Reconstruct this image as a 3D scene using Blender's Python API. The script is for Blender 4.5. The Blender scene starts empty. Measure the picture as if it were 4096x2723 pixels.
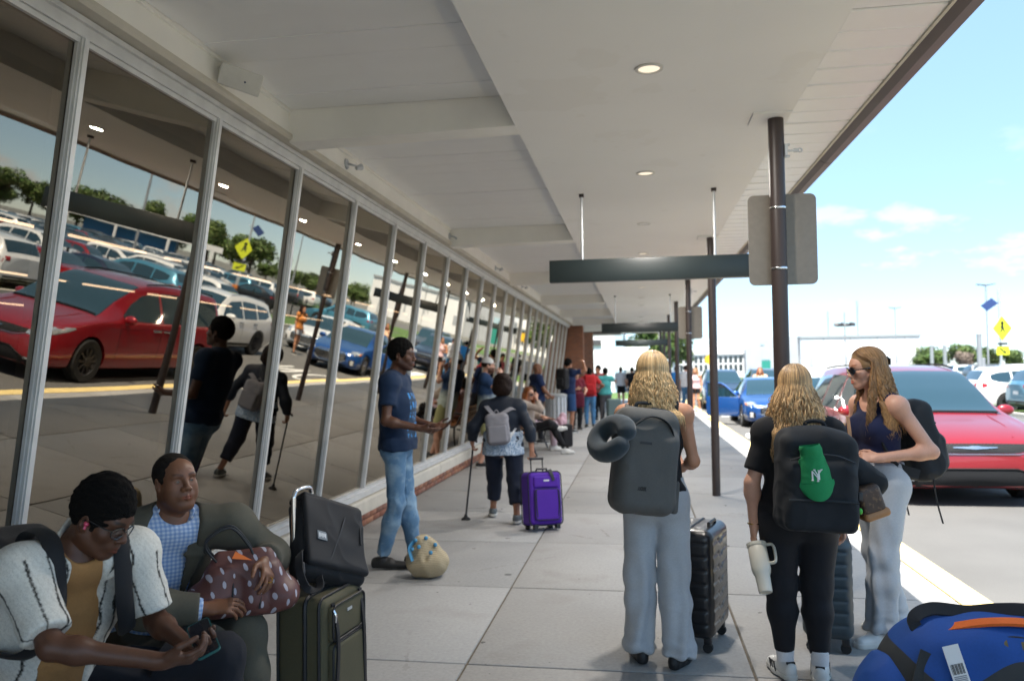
import bpy, bmesh, math, random
import numpy as np
from mathutils import Vector, Matrix
R = math.radians
PI = math.pi
random.seed(7)
rng = np.random.default_rng(7)
SC = bpy.context.scene
COL = SC.collection

# ------------------------------------------------------------------ camera, sky, sun, exposure
cam_d = bpy.data.cameras.new('camera')
cam = bpy.data.objects.new('camera', cam_d)
COL.objects.link(cam)
cam_d.sensor_width = 23.5
cam_d.lens = 3163.6 / 4096 * 23.5
YAW, PITCH, ROLL, CH = 0.1588, 0.0378, -0.0127, 1.5925
fw = Vector((-math.sin(YAW) * math.cos(PITCH), math.cos(YAW) * math.cos(PITCH), math.sin(PITCH)))
rt0 = Vector((math.cos(YAW), math.sin(YAW), 0))
up0 = rt0.cross(fw)
rt = rt0 * math.cos(ROLL) + up0 * math.sin(ROLL)
up = -rt0 * math.sin(ROLL) + up0 * math.cos(ROLL)
cam.matrix_world = Matrix(((rt.x, up.x, -fw.x, 0), (rt.y, up.y, -fw.y, 0), (rt.z, up.z, -fw.z, CH), (0, 0, 0, 1)))
cam_d.clip_start = 0.05
cam_d.clip_end = 3000
cam_d.dof.use_dof = True
cam_d.dof.focus_distance = 3.4
cam_d.dof.aperture_fstop = 1.7
SC.camera = cam

SUN_DIR = Vector((-0.060, -0.43, 0.90)).normalized()
EXPO = 2.87
world = bpy.data.worlds.new('World')
SC.world = world
world.use_nodes = True
wn, wl = world.node_tree.nodes, world.node_tree.links
wn.clear()
sky = wn.new('ShaderNodeTexSky')
sky.sky_type = 'NISHITA'
sky.sun_disc = False
sky.sun_elevation = math.asin(SUN_DIR.z)
sky.sun_rotation = math.atan2(SUN_DIR.x, SUN_DIR.y)
sky.air_density = 0.7
sky.dust_density = 0.0
sky.ozone_density = 2.0
bg = wn.new('ShaderNodeBackground')
bg.inputs['Strength'].default_value = 0.066
wo = wn.new('ShaderNodeOutputWorld')
# small fair-weather clouds low over the horizon, all the way round
geo = wn.new('ShaderNodeTexCoord')
sep = wn.new('ShaderNodeSeparateXYZ')
wl.new(geo.outputs['Generated'], sep.inputs[0])
mp = wn.new('ShaderNodeMapping')
mp.inputs['Scale'].default_value = (1.0, 1.0, 2.3)
mp.inputs['Location'].default_value = (3.1, 0.4, 0.0)
wl.new(geo.outputs['Generated'], mp.inputs['Vector'])
nz = wn.new('ShaderNodeTexNoise')
nz.inputs['Scale'].default_value = 8.5
nz.inputs['Detail'].default_value = 7
nz.inputs['Roughness'].default_value = 0.52
wl.new(mp.outputs[0], nz.inputs['Vector'])
r1 = wn.new('ShaderNodeMapRange')
r1.interpolation_type = 'SMOOTHSTEP'
r1.inputs['From Min'].default_value = 0.565
r1.inputs['From Max'].default_value = 0.66
wl.new(nz.outputs['Fac'], r1.inputs['Value'])
r2 = wn.new('ShaderNodeMapRange')
r2.interpolation_type = 'SMOOTHSTEP'
r2.inputs['From Min'].default_value = 0.30
r2.inputs['From Max'].default_value = 0.066
wl.new(sep.outputs['Z'], r2.inputs['Value'])
mm = wn.new('ShaderNodeMath'); mm.operation = 'MULTIPLY'
wl.new(r1.outputs[0], mm.inputs[0]); wl.new(r2.outputs[0], mm.inputs[1])
mm2 = wn.new('ShaderNodeMath'); mm2.operation = 'MULTIPLY'; mm2.inputs[1].default_value = 0.75
wl.new(mm.outputs[0], mm2.inputs[0])
mx = wn.new('ShaderNodeMix'); mx.data_type = 'RGBA'
wl.new(mm2.outputs[0], mx.inputs[0])
# summer haze: the clear sky evened out by one pale blue, the same in every direction
hz_ = wn.new('ShaderNodeMix'); hz_.data_type = 'RGBA'; hz_.inputs[0].default_value = 0.68
wl.new(sky.outputs[0], hz_.inputs[6]); hz_.inputs[7].default_value = (1.06, 1.72, 2.30, 1)
wl.new(hz_.outputs[2], mx.inputs[6])
mx.inputs[7].default_value = (2.9, 2.95, 3.0, 1)
wl.new(mx.outputs[2], bg.inputs['Color'])
wl.new(bg.outputs[0], wo.inputs['Surface'])

sun_d = bpy.data.lights.new('sun', 'SUN')
sun_d.energy = 2.0
sun_d.angle = R(0.53)
sun_d.color = (1.0, 0.955, 0.88)
sun = bpy.data.objects.new('sun', sun_d)
COL.objects.link(sun)
sun.rotation_euler = SUN_DIR.to_track_quat('Z', 'Y').to_euler()
SC.view_settings.view_transform = 'Standard'
SC.view_settings.look = 'None'
SC.view_settings.exposure = EXPO
SC.view_settings.gamma = 1
SC.view_settings.use_curve_mapping = False
SC.cycles.max_bounces = 10
SC.cycles.diffuse_bounces = 8
SC.cycles.glossy_bounces = 4
SC.cycles.transparent_max_bounces = 8
SC.cycles.caustics_reflective = False
SC.cycles.caustics_refractive = False
SC.cycles.sample_clamp_indirect = 6
SC.cycles.use_denoising = True

# ------------------------------------------------------------------ object helpers
def setp(o, label=None, cat=None, group=None, kind=None):
    if label: o['label'] = label
    if cat: o['category'] = cat
    if group: o['group'] = group
    if kind: o['kind'] = kind
    return o

def thing(name, label, cat, loc=(0, 0, 0), rz=0.0, group=None):
    o = bpy.data.objects.new(name, None)
    COL.objects.link(o)
    o.location = loc
    o.rotation_euler = (0, 0, rz)
    o.empty_display_size = 0.1
    return setp(o, label, cat, group)

def mesh_np(name, V, faces=None, quads=None, smooth=False, mi=None):
    """a mesh from numpy arrays; faces: list of tuples, quads: (n,4) array"""
    me = bpy.data.meshes.new(name)
    V = np.asarray(V, dtype=np.float32).reshape(-1, 3)
    if quads is not None:
        q = np.asarray(quads, dtype=np.int32)
        me.vertices.add(len(V)); me.vertices.foreach_set('co', V.ravel())
        me.loops.add(q.size); me.loops.foreach_set('vertex_index', q.ravel())
        me.polygons.add(len(q))
        me.polygons.foreach_set('loop_start', np.arange(0, q.size, q.shape[1], dtype=np.int32))
        me.update(calc_edges=True)
    else:
        me.from_pydata([tuple(v) for v in V.tolist()], [], faces)
    if smooth:
        me.polygons.foreach_set('use_smooth', np.ones(len(me.polygons), dtype=bool))
    if mi is not None:
        me.polygons.foreach_set('material_index', np.asarray(mi, dtype=np.int32))
    me.update()
    return me

def link(name, me, mat=None, parent=None, loc=None, rot=None, label=None, cat=None, group=None, kind=None):
    o = bpy.data.objects.new(name, me)
    COL.objects.link(o)
    if parent is not None: o.parent = parent
    if loc is not None: o.location = loc
    if rot is not None: o.rotation_euler = rot
    if mat is not None and len(me.materials) == 0:
        for m in (mat if isinstance(mat, (list, tuple)) else [mat]): me.materials.append(m)
    return setp(o, label, cat, group, kind)

def copy_tree(o, parent=None):
    c = o.copy(); COL.objects.link(c)
    if parent is not None: c.parent = parent
    for ch in list(o.children): copy_tree(ch, c)
    return c

class MB:
    """collects simple solids into ONE mesh"""
    def __init__(s): s.v = []; s.f = []; s.m = []; s.cur = 0; s.sm = []
    def add(s, V, F, smooth=False):
        b = len(s.v); s.v.extend([tuple(map(float, p)) for p in V])
        for f in F:
            s.f.append(tuple(i + b for i in f)); s.m.append(s.cur); s.sm.append(smooth)
        return s
    def box(s, x0, x1, y0, y1, z0, z1):
        V = [(x, y, z) for z in (z0, z1) for y in (y0, y1) for x in (x0, x1)]
        return s.add(V, [(0, 2, 3, 1), (4, 5, 7, 6), (0, 1, 5, 4), (1, 3, 7, 5), (3, 2, 6, 7), (2, 0, 4, 6)])
    def obox(s, c, ax, ay, az, bev=0.0):
        """box centred c with half-axis vectors"""
        c, ax, ay, az = map(Vector, (c, ax, ay, az))
        V = [c + sx * ax + sy * ay + sz * az for sz in (-1, 1) for sy in (-1, 1) for sx in (-1, 1)]
        return s.add(V, [(0, 2, 3, 1), (4, 5, 7, 6), (0, 1, 5, 4), (1, 3, 7, 5), (3, 2, 6, 7), (2, 0, 4, 6)])
    def prism(s, poly, a, b, axis=2, smooth=False):
        """extrude 2D polygon (ccw) from a to b along axis"""
        n = len(poly)
        def P(u, v, w): return {0: (w, u, v), 1: (u, w, v), 2: (u, v, w)}[axis]
        V = [P(u, v, a) for u, v in poly] + [P(u, v, b) for u, v in poly]
        F = [tuple(range(n))[::-1], tuple(range(n, 2 * n))] + [(i, (i + 1) % n, (i + 1) % n + n, i + n) for i in range(n)]
        if axis == 1: F = [f[::-1] for f in F]
        return s.add(V, F, smooth)
    def tube(s, pts, r, n=8, caps=True, closed=False, sq=None):
        """tube along points; r number or list; sq: (fx, up) flatten"""
        pts = [Vector(p) for p in pts]; m = len(pts)
        rs = r if isinstance(r, (list, tuple)) else [r] * m
        V = []; prev = None
        for i, p in enumerate(pts):
            if closed: t = pts[(i + 1) % m] - pts[i - 1]
            else: t = pts[min(i + 1, m - 1)] - pts[max(i - 1, 0)]
            t.normalize()
            if prev is None:
                u = t.cross(Vector((0, 0, 1)))
                if u.length < 0.05: u = t.cross(Vector((0, 1, 0)))
            else: u = prev - t * prev.dot(t)
            u.normalize(); prev = u
            w = t.cross(u)
            for k in range(n):
                a = 2 * PI * k / n
                fu, fv = (1, 1) if sq is None else sq
                V.append(p + (u * math.cos(a) * fu + w * math.sin(a) * fv) * rs[i])
        F = []
        mm = m if closed else m - 1
        for i in range(mm):
            j = (i + 1) % m
            for k in range(n):
                F.append((i * n + k, i * n + (k + 1) % n, j * n + (k + 1) % n, j * n + k))
        if caps and not closed:
            F.append(tuple(range(n))[::-1]); F.append(tuple((m - 1) * n + k for k in range(n)))
        return s.add(V, F, True)
    def cyl(s, a, b, r, n=16, r2=None):
        return s.tube([a, b], [r, r if r2 is None else r2], n)
    def lathe(s, prof, c=(0, 0, 0), n=24, axis='z'):
        """prof: list (r,h); closed on the axis when r=0"""
        V = []; F = []
        for r, h in prof:
            for k in range(n):
                a = 2 * PI * k / n
                x, y = r * math.cos(a), r * math.sin(a)
                p = {'z': (x, y, h), 'y': (x, h, -y), 'x': (h, x, y)}[axis]
                V.append((p[0] + c[0], p[1] + c[1], p[2] + c[2]))
        for i in range(len(prof) - 1):
            for k in range(n):
                F.append((i * n + k, i * n + (k + 1) % n, (i + 1) * n + (k + 1) % n, (i + 1) * n + k))
        return s.add(V, F, True)
    def sphere(s, c, r, n=12, m=8):
        r = r if isinstance(r, (tuple, list)) else (r, r, r)
        V = []; F = []
        for i in range(m + 1):
            t = PI * i / m
            for k in range(n):
                a = 2 * PI * k / n
                V.append((c[0] + r[0] * math.sin(t) * math.cos(a), c[1] + r[1] * math.sin(t) * math.sin(a), c[2] - r[2] * math.cos(t)))
        for i in range(m):
            for k in range(n):
                F.append((i * n + k, i * n + (k + 1) % n, (i + 1) * n + (k + 1) % n, (i + 1) * n + k))
        return s.add(V, F, True)
    def build(s, name, mat=None, parent=None, bevel=0.0, bseg=2, loc=None, rot=None, **kw):
        me = bpy.data.meshes.new(name)
        me.from_pydata(s.v, [], s.f)
        me.polygons.foreach_set('material_index', s.m)
        me.polygons.foreach_set('use_smooth', s.sm)
        if bevel > 0:
            bm = bmesh.new(); bm.from_mesh(me)
            bmesh.ops.remove_doubles(bm, verts=bm.verts, dist=1e-5)
            ed = [e for e in bm.edges if len(e.link_faces) == 2 and e.calc_face_angle(0) > 0.5]
            bmesh.ops.bevel(bm, geom=ed, offset=bevel, segments=bseg, profile=0.5, affect='EDGES', clamp_overlap=True)
            for f in bm.faces: f.smooth = True
            bm.to_mesh(me); bm.free()
            try: me.set_sharp_from_angle(angle=R(50))
            except Exception: pass
        else:
            me.update()
            if any(s.sm):
                try: me.set_sharp_from_angle(angle=R(45))
                except Exception: pass
        return link(name, me, mat, parent, loc, rot, **kw)

def bez(pts, n=12):
    """Catmull-Rom through points"""
    P = [Vector(p) for p in pts]; P = [P[0] * 2 - P[1]] + P + [P[-1] * 2 - P[-2]]
    out = []
    for i in range(1, len(P) - 2):
        for k in range(n):
            t = k / n
            a, b, c, d = P[i - 1], P[i], P[i + 1], P[i + 2]
            out.append(0.5 * ((2 * b) + (c - a) * t + (2 * a - 5 * b + 4 * c - d) * t * t + (-a + 3 * b - 3 * c + d) * t ** 3))
    out.append(P[-2]); return out

def rrect(w, h, r, n=5, cx=0, cy=0):
    out = []
    for sx, sy, a0 in ((1, 1, 0), (-1, 1, 90), (-1, -1, 180), (1, -1, 270)):
        for k in range(n + 1):
            a = R(a0 + 90 * k / n)
            out.append((cx + sx * (w / 2 - r) + r * math.cos(a), cy + sy * (h / 2 - r) + r * math.sin(a)))
    return out

# ------------------------------------------------------------------ materials
MATS = {}
def pmat(name, col, rough=0.6, metal=0.0, var=0.0, vs=6.0, bump=0.0, bs=80.0, coat=0.0, spec=0.5, sheen=0.0, attr=None,
         var2=0.0, vs2=60.0, emis=None, bdist=0.004, coords='Object'):
    if name in MATS: return MATS[name]
    m = bpy.data.materials.new(name); MATS[name] = m
    m.use_nodes = True
    nt = m.node_tree; N, L = nt.nodes, nt.links
    b = N['Principled BSDF']
    c4 = (*col, 1)
    b.inputs['Base Color'].default_value = c4
    b.inputs['Roughness'].default_value = rough
    b.inputs['Metallic'].default_value = metal
    b.inputs['Specular IOR Level'].default_value = spec
    if coat: b.inputs['Coat Weight'].default_value = coat; b.inputs['Coat Roughness'].default_value = 0.04
    if sheen: b.inputs['Sheen Weight'].default_value = sheen; b.inputs['Sheen Roughness'].default_value = 0.6
    if emis: b.inputs['Emission Color'].default_value = (*emis[0], 1); b.inputs['Emission Strength'].default_value = emis[1]
    if coords == 'World':
        tc = N.new('ShaderNodeNewGeometry'); coords = 'Position'
    else: tc = N.new('ShaderNodeTexCoord')
    cur = None
    if attr:
        a = N.new('ShaderNodeAttribute'); a.attribute_name = attr
        mixa = N.new('ShaderNodeMix'); mixa.data_type = 'RGBA'; mixa.blend_type = 'MULTIPLY'; mixa.inputs[0].default_value = 1
        mixa.inputs[6].default_value = c4
        L.new(a.outputs['Color'], mixa.inputs[7]); cur = mixa.outputs[2]
    for vv, ss in ((var, vs), (var2, vs2)):
        if vv:
            n = N.new('ShaderNodeTexNoise'); n.inputs['Scale'].default_value = ss; n.inputs['Detail'].default_value = 4
            L.new(tc.outputs[coords], n.inputs['Vector'])
            r = N.new('ShaderNodeMapRange'); r.inputs['From Min'].default_value = 0.25; r.inputs['From Max'].default_value = 0.75
            r.inputs['To Min'].default_value = 1 - vv; r.inputs['To Max'].default_value = 1 + vv
            L.new(n.outputs['Fac'], r.inputs['Value'])
            x = N.new('ShaderNodeMix'); x.data_type = 'RGBA'; x.blend_type = 'MULTIPLY'; x.inputs[0].default_value = 1
            if cur is None: x.inputs[6].default_value = c4
            else: L.new(cur, x.inputs[6])
            L.new(r.outputs[0], x.inputs[7]); cur = x.outputs[2]
    if cur is not None: L.new(cur, b.inputs['Base Color'])
    if bump:
        n = N.new('ShaderNodeTexNoise'); n.inputs['Scale'].default_value = bs; n.inputs['Detail'].default_value = 3
        L.new(tc.outputs[coords], n.inputs['Vector'])
        bp = N.new('ShaderNodeBump'); bp.inputs['Strength'].default_value = bump; bp.inputs['Distance'].default_value = bdist
        L.new(n.outputs['Fac'], bp.inputs['Height']); L.new(bp.outputs[0], b.inputs['Normal'])
    return m

def nodes_of(m): return m.node_tree.nodes, m.node_tree.links, m.node_tree.nodes['Principled BSDF']

def base_socket(m):
    """the socket/colour feeding base colour, to layer more over it"""
    N, L, b = nodes_of(m)
    s = b.inputs['Base Color']
    return (s.links[0].from_socket if s.links else None), tuple(s.default_value)

def over(m, fac, col, mode='MIX'):
    """mix colour over the base colour with a factor socket"""
    N, L, b = nodes_of(m)
    src, c = base_socket(m)
    x = N.new('ShaderNodeMix'); x.data_type = 'RGBA'; x.blend_type = mode
    L.new(fac, x.inputs[0])
    if src is None: x.inputs[6].default_value = c
    else: L.new(src, x.inputs[6])
    if isinstance(col, tuple): x.inputs[7].default_value = (*col, 1)
    else: L.new(col, x.inputs[7])
    L.new(x.outputs[2], b.inputs['Base Color'])

def nmath(m, op, a, b=None, c=None):
    N, L = m.node_tree.nodes, m.node_tree.links
    n = N.new('ShaderNodeMath'); n.operation = op
    for i, v in enumerate((a, b, c)):
        if v is None: continue
        if isinstance(v, (int, float)): n.inputs[i].default_value = v
        else: L.new(v, n.inputs[i])
    return n.outputs[0]

def nxyz(m, coords='Object'):
    N, L = m.node_tree.nodes, m.node_tree.links
    t = N.new('ShaderNodeNewGeometry' if coords == 'Position' else 'ShaderNodeTexCoord'); s = N.new('ShaderNodeSeparateXYZ'); L.new(t.outputs[coords], s.inputs[0])
    return s.outputs[0], s.outputs[1], s.outputs[2], t.outputs[coords]

def nnoise(m, vec, scale, detail=3, lo=0.4, hi=0.6):
    N, L = m.node_tree.nodes, m.node_tree.links
    n = N.new('ShaderNodeTexNoise'); n.inputs['Scale'].default_value = scale; n.inputs['Detail'].default_value = detail
    L.new(vec, n.inputs['Vector'])
    r = N.new('ShaderNodeMapRange'); r.inputs['From Min'].default_value = lo; r.inputs['From Max'].default_value = hi
    L.new(n.outputs['Fac'], r.inputs['Value']); return r.outputs[0]

# ------------------------------------------------------------------ distance fields and surface nets
def _n(v): v = np.asarray(v, float); return v / (np.linalg.norm(v) + 1e-12)

class Field:
    def __init__(s, lo, hi, h):
        s.lo = np.asarray(lo, float); s.h = h
        s.n = np.maximum(np.ceil((np.asarray(hi) - s.lo) / h).astype(int) + 1, 4)
        s.d = np.full(s.n, 9.0, np.float32)
        s.ax = [(s.lo[i] + h * np.arange(s.n[i])).astype(np.float32) for i in range(3)]
    def like(s):
        g = Field.__new__(Field); g.lo, g.h, g.n, g.ax = s.lo, s.h, s.n, s.ax; g.d = np.full(s.n, 9.0, np.float32); return g
    def sub(s, lo, hi, m):
        sl = []
        for i in range(3):
            a = int(np.floor((lo[i] - m - s.lo[i]) / s.h)); b = int(np.ceil((hi[i] + m - s.lo[i]) / s.h)) + 1
            a, b = max(a, 0), min(b, s.n[i])
            if b <= a: return None
            sl.append(slice(a, b))
        sl = tuple(sl)
        return sl, s.ax[0][sl[0]][:, None, None], s.ax[1][sl[1]][None, :, None], s.ax[2][sl[2]][None, None, :]
    def op(s, sl, d, k, sub):
        a = s.d[sl]
        if sub:
            if k <= 0: s.d[sl] = np.maximum(a, -d)
            else:
                h = np.clip(0.5 - 0.5 * (a + d) / k, 0, 1)
                s.d[sl] = a * (1 - h) + (-d) * h + k * h * (1 - h)
        elif k <= 0: s.d[sl] = np.minimum(a, d)
        else:
            h = np.clip(0.5 + 0.5 * (a - d) / k, 0, 1)
            s.d[sl] = a * (1 - h) + d * h - k * h * (1 - h)
        return s
    def ell(s, c, r, k=0.02, M=None, sub=False):
        c = np.asarray(c, float); r = np.asarray(r if np.ndim(r) else (r, r, r), float)
        R_ = r if M is None else np.full(3, r.max())
        g = s.sub(c - R_, c + R_, k + 3 * s.h)
        if g is None: return s
        sl, X, Y, Z = g
        X, Y, Z = X - c[0], Y - c[1], Z - c[2]
        if M is not None:
            M = np.asarray(M)
            X, Y, Z = (X * M[0, i] + Y * M[1, i] + Z * M[2, i] for i in range(3))
        q = np.sqrt((X / r[0]) ** 2 + (Y / r[1]) ** 2 + (Z / r[2]) ** 2)
        g2 = np.sqrt((X / r[0] ** 2) ** 2 + (Y / r[1] ** 2) ** 2 + (Z / r[2] ** 2) ** 2) + 1e-6
        return s.op(sl, q * (q - 1) / g2, k, sub)
    def cone(s, a, b, ra, rb, k=0.02, sub=False):
        a, b = np.asarray(a, float), np.asarray(b, float); rm = max(ra, rb)
        g = s.sub(np.minimum(a, b) - rm, np.maximum(a, b) + rm, k + 3 * s.h)
        if g is None: return s
        sl, X, Y, Z = g; v = b - a; L2 = v @ v + 1e-12
        X, Y, Z = X - a[0], Y - a[1], Z - a[2]
        t = np.clip((X * v[0] + Y * v[1] + Z * v[2]) / L2, 0, 1)
        d = np.sqrt((X - t * v[0]) ** 2 + (Y - t * v[1]) ** 2 + (Z - t * v[2]) ** 2) - (ra + (rb - ra) * t)
        return s.op(sl, d, k, sub)
    def econe(s, a, b, ra, rb, right, k=0.03, flat=False, sub=False):
        """elliptic cone: ra=(rx,ry) at a, rb at b; rx along `right`; flat: flat ends"""
        a, b = np.asarray(a, float), np.asarray(b, float); v = b - a; Ln = np.linalg.norm(v) + 1e-9; w = v / Ln
        u = np.asarray(right, float); u = _n(u - w * (u @ w)); f = np.cross(w, u)
        rm = max(*ra, *rb)
        g = s.sub(np.minimum(a, b) - rm, np.maximum(a, b) + rm, k + 3 * s.h)
        if g is None: return s
        sl, X, Y, Z = g; X, Y, Z = X - a[0], Y - a[1], Z - a[2]
        tl = X * w[0] + Y * w[1] + Z * w[2]
        t = np.clip(tl / Ln, 0, 1)
        rx = ra[0] + (rb[0] - ra[0]) * t; ry = ra[1] + (rb[1] - ra[1]) * t
        pu = (X * u[0] + Y * u[1] + Z * u[2]) / rx; pv = (X * f[0] + Y * f[1] + Z * f[2]) / ry
        ov = np.maximum(np.maximum(-tl, tl - Ln), 0)
        if flat:
            d = np.maximum((np.sqrt(pu * pu + pv * pv) - 1) * np.minimum(rx, ry), np.maximum(-tl, tl - Ln))
        else:
            mr = np.minimum(rx, ry)
            d = (np.sqrt(pu * pu + pv * pv + (ov / mr) ** 2) - 1) * mr
        return s.op(sl, d, k, sub)
    def rbox(s, c, hs, r, k=0.02, M=None, sub=False):
        c = np.asarray(c, float); hs = np.asarray(hs, float)
        R_ = hs if M is None else np.full(3, np.linalg.norm(hs))
        g = s.sub(c - R_, c + R_, k + 3 * s.h)
        if g is None: return s
        sl, X, Y, Z = g; X, Y, Z = X - c[0], Y - c[1], Z - c[2]
        if M is not None:
            M = np.asarray(M); X, Y, Z = (X * M[0, i] + Y * M[1, i] + Z * M[2, i] for i in range(3))
        qx, qy, qz = abs(X) - hs[0] + r, abs(Y) - hs[1] + r, abs(Z) - hs[2] + r
        d = np.sqrt(np.maximum(qx, 0) ** 2 + np.maximum(qy, 0) ** 2 + np.maximum(qz, 0) ** 2) + np.minimum(np.maximum(np.maximum(qx, qy), qz), 0) - r
        return s.op(sl, d, k, sub)
    def cut(s, p, n, box=None):
        """remove everything on the side of plane (p,n) that n points to; box=(lo,hi) limits it"""
        n = _n(n); p = np.asarray(p, float)
        if box is None: sl = (slice(None),) * 3; X, Y, Z = s.ax[0][:, None, None], s.ax[1][None, :, None], s.ax[2][None, None, :]
        else:
            g = s.sub(np.asarray(box[0]), np.asarray(box[1]), 0)
            if g is None: return s
            sl, X, Y, Z = g
        s.d[sl] = np.maximum(s.d[sl], ((X - p[0]) * n[0] + (Y - p[1]) * n[1] + (Z - p[2]) * n[2]).astype(np.float32))
        return s
    def mesh(s):
        return nets(s.d, s.lo, s.h)

def nets(d, lo, h):
    ins = d < 0
    nx, ny, nz = d.shape
    c = None
    anyv = np.zeros((nx - 1, ny - 1, nz - 1), bool); allv = np.ones_like(anyv)
    for i in (0, 1):
        for j in (0, 1):
            for k in (0, 1):
                b = ins[i:nx - 1 + i, j:ny - 1 + j, k:nz - 1 + k]
                anyv |= b; allv &= b
    act = np.argwhere(anyv & ~allv)
    if len(act) == 0: return np.zeros((0, 3)), np.zeros((0, 4), int)
    A = act.T
    pos = np.zeros((len(act), 3), np.float32); cnt = np.zeros(len(act), np.float32)
    def val(o): return d[A[0] + o[0], A[1] + o[1], A[2] + o[2]]
    corners = [(i, j, k) for i in (0, 1) for j in (0, 1) for k in (0, 1)]
    vals = {o: val(o) for o in corners}
    for o in corners:
        for ax in range(3):
            if o[ax] == 0:
                q = list(o); q[ax] = 1; q = tuple(q)
                va, vb = vals[o], vals[q]
                m = (va < 0) != (vb < 0)
                t = np.where(m, va / (va - vb + 1e-12), 0)
                e = np.array(o, np.float32)[None, :].repeat(len(act), 0); e[:, ax] = t
                pos += e * m[:, None]; cnt += m
    V = lo + h * (act + pos / cnt[:, None])
    lin = (act[:, 0] * (ny - 1) + act[:, 1]) * (nz - 1) + act[:, 2]
    Q = []
    for ax in range(3):
        b, c2 = (ax + 1) % 3, (ax + 2) % 3
        s0 = [slice(None)] * 3; s1 = [slice(None)] * 3
        s0[ax] = slice(0, -1); s1[ax] = slice(1, None)
        for t in (b, c2):
            s0[t] = slice(1, -1); s1[t] = slice(1, -1)
        m0, m1 = ins[tuple(s0)], ins[tuple(s1)]
        e = np.argwhere(m0 != m1)
        if len(e) == 0: continue
        sg = m0[tuple(e.T)]
        e = e.copy(); e[:, b] += 1; e[:, c2] += 1
        cells = []
        for db, dc in ((-1, -1), (0, -1), (0, 0), (-1, 0)):
            q = e.copy(); q[:, b] += db; q[:, c2] += dc
            cells.append(np.searchsorted(lin, (q[:, 0] * (ny - 1) + q[:, 1]) * (nz - 1) + q[:, 2]))
        q = np.stack(cells, 1)
        q[~sg] = q[~sg][:, ::-1]
        Q.append(q)
    return V, np.concatenate(Q)

def vnormals(V, Q):
    n = np.zeros_like(V)
    fn = np.cross(V[Q[:, 2]] - V[Q[:, 0]], V[Q[:, 3]] - V[Q[:, 1]])
    for i in range(4): np.add.at(n, Q[:, i], fn)
    return n / (np.linalg.norm(n, axis=1, keepdims=True) + 1e-9)

def relax(V, Q, it=2, lam=0.5):
    E = np.concatenate([Q[:, [0, 1]], Q[:, [1, 2]], Q[:, [2, 3]], Q[:, [3, 0]]])
    deg = np.bincount(E.ravel(), minlength=len(V)).astype(float)[:, None] + 1e-9
    for _ in range(it):
        S = np.zeros_like(V)
        for c in range(3):
            S[:, c] = np.bincount(E[:, 0], V[E[:, 1], c], len(V)) + np.bincount(E[:, 1], V[E[:, 0], c], len(V))
        V = V + lam * (S / deg - V)
    return V

def snoise(P, freq, seed=0, octs=3):
    """cheap smooth noise in about [-1,1]; freq may be a 3-vector"""
    r = np.random.default_rng(seed); out = np.zeros(len(P)); amp = 1.0; tot = 0
    f = np.ones(3) * np.asarray(freq, float)
    for o in range(octs):
        acc = np.zeros(len(P))
        for _ in range(4):
            dvec = r.normal(size=3); dvec /= np.linalg.norm(dvec)
            ph = r.uniform(0, 6.28); w = 0.6 * np.sin((P * f) @ np.roll(dvec, 1) * 0.7 + ph * 2)
            acc += np.sin((P * f) @ dvec * 1.0 + ph + w)
        out += amp * acc / 2.5; tot += amp; amp *= 0.5; f = f * 2.1
    return out / tot

def wrinkle(V, Q, amp, freq, seed=0, pts=None, octs=3, sharp=True):
    """displace along normals; pts: [(point, radius, gain)] where folds gather"""
    nz_ = snoise(V, freq, seed, octs)
    if sharp: nz_ = 1 - 2 * np.abs(nz_) ** 0.8
    w = np.full(len(V), 1.0)
    if pts:
        w[:] = 0.35
        for p, rad, g in pts:
            w += g * np.exp(-((V - np.asarray(p)) ** 2).sum(1) / rad ** 2)
    return V + vnormals(V, Q) * (amp * nz_ * w)[:, None]

def join_np(parts):
    V = []; Q = []; b = 0
    for v, q in parts:
        V.append(v); Q.append(q + b); b += len(v)
    return np.concatenate(V), np.concatenate(Q)

def set_col(me, rgb):
    """per-vertex colour attribute 'tint' (n,3)"""
    a = me.color_attributes.new('tint', 'FLOAT_COLOR', 'POINT')
    c = np.ones((len(rgb), 4), np.float32); c[:, :3] = rgb
    a.data.foreach_set('color', c.ravel())
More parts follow.
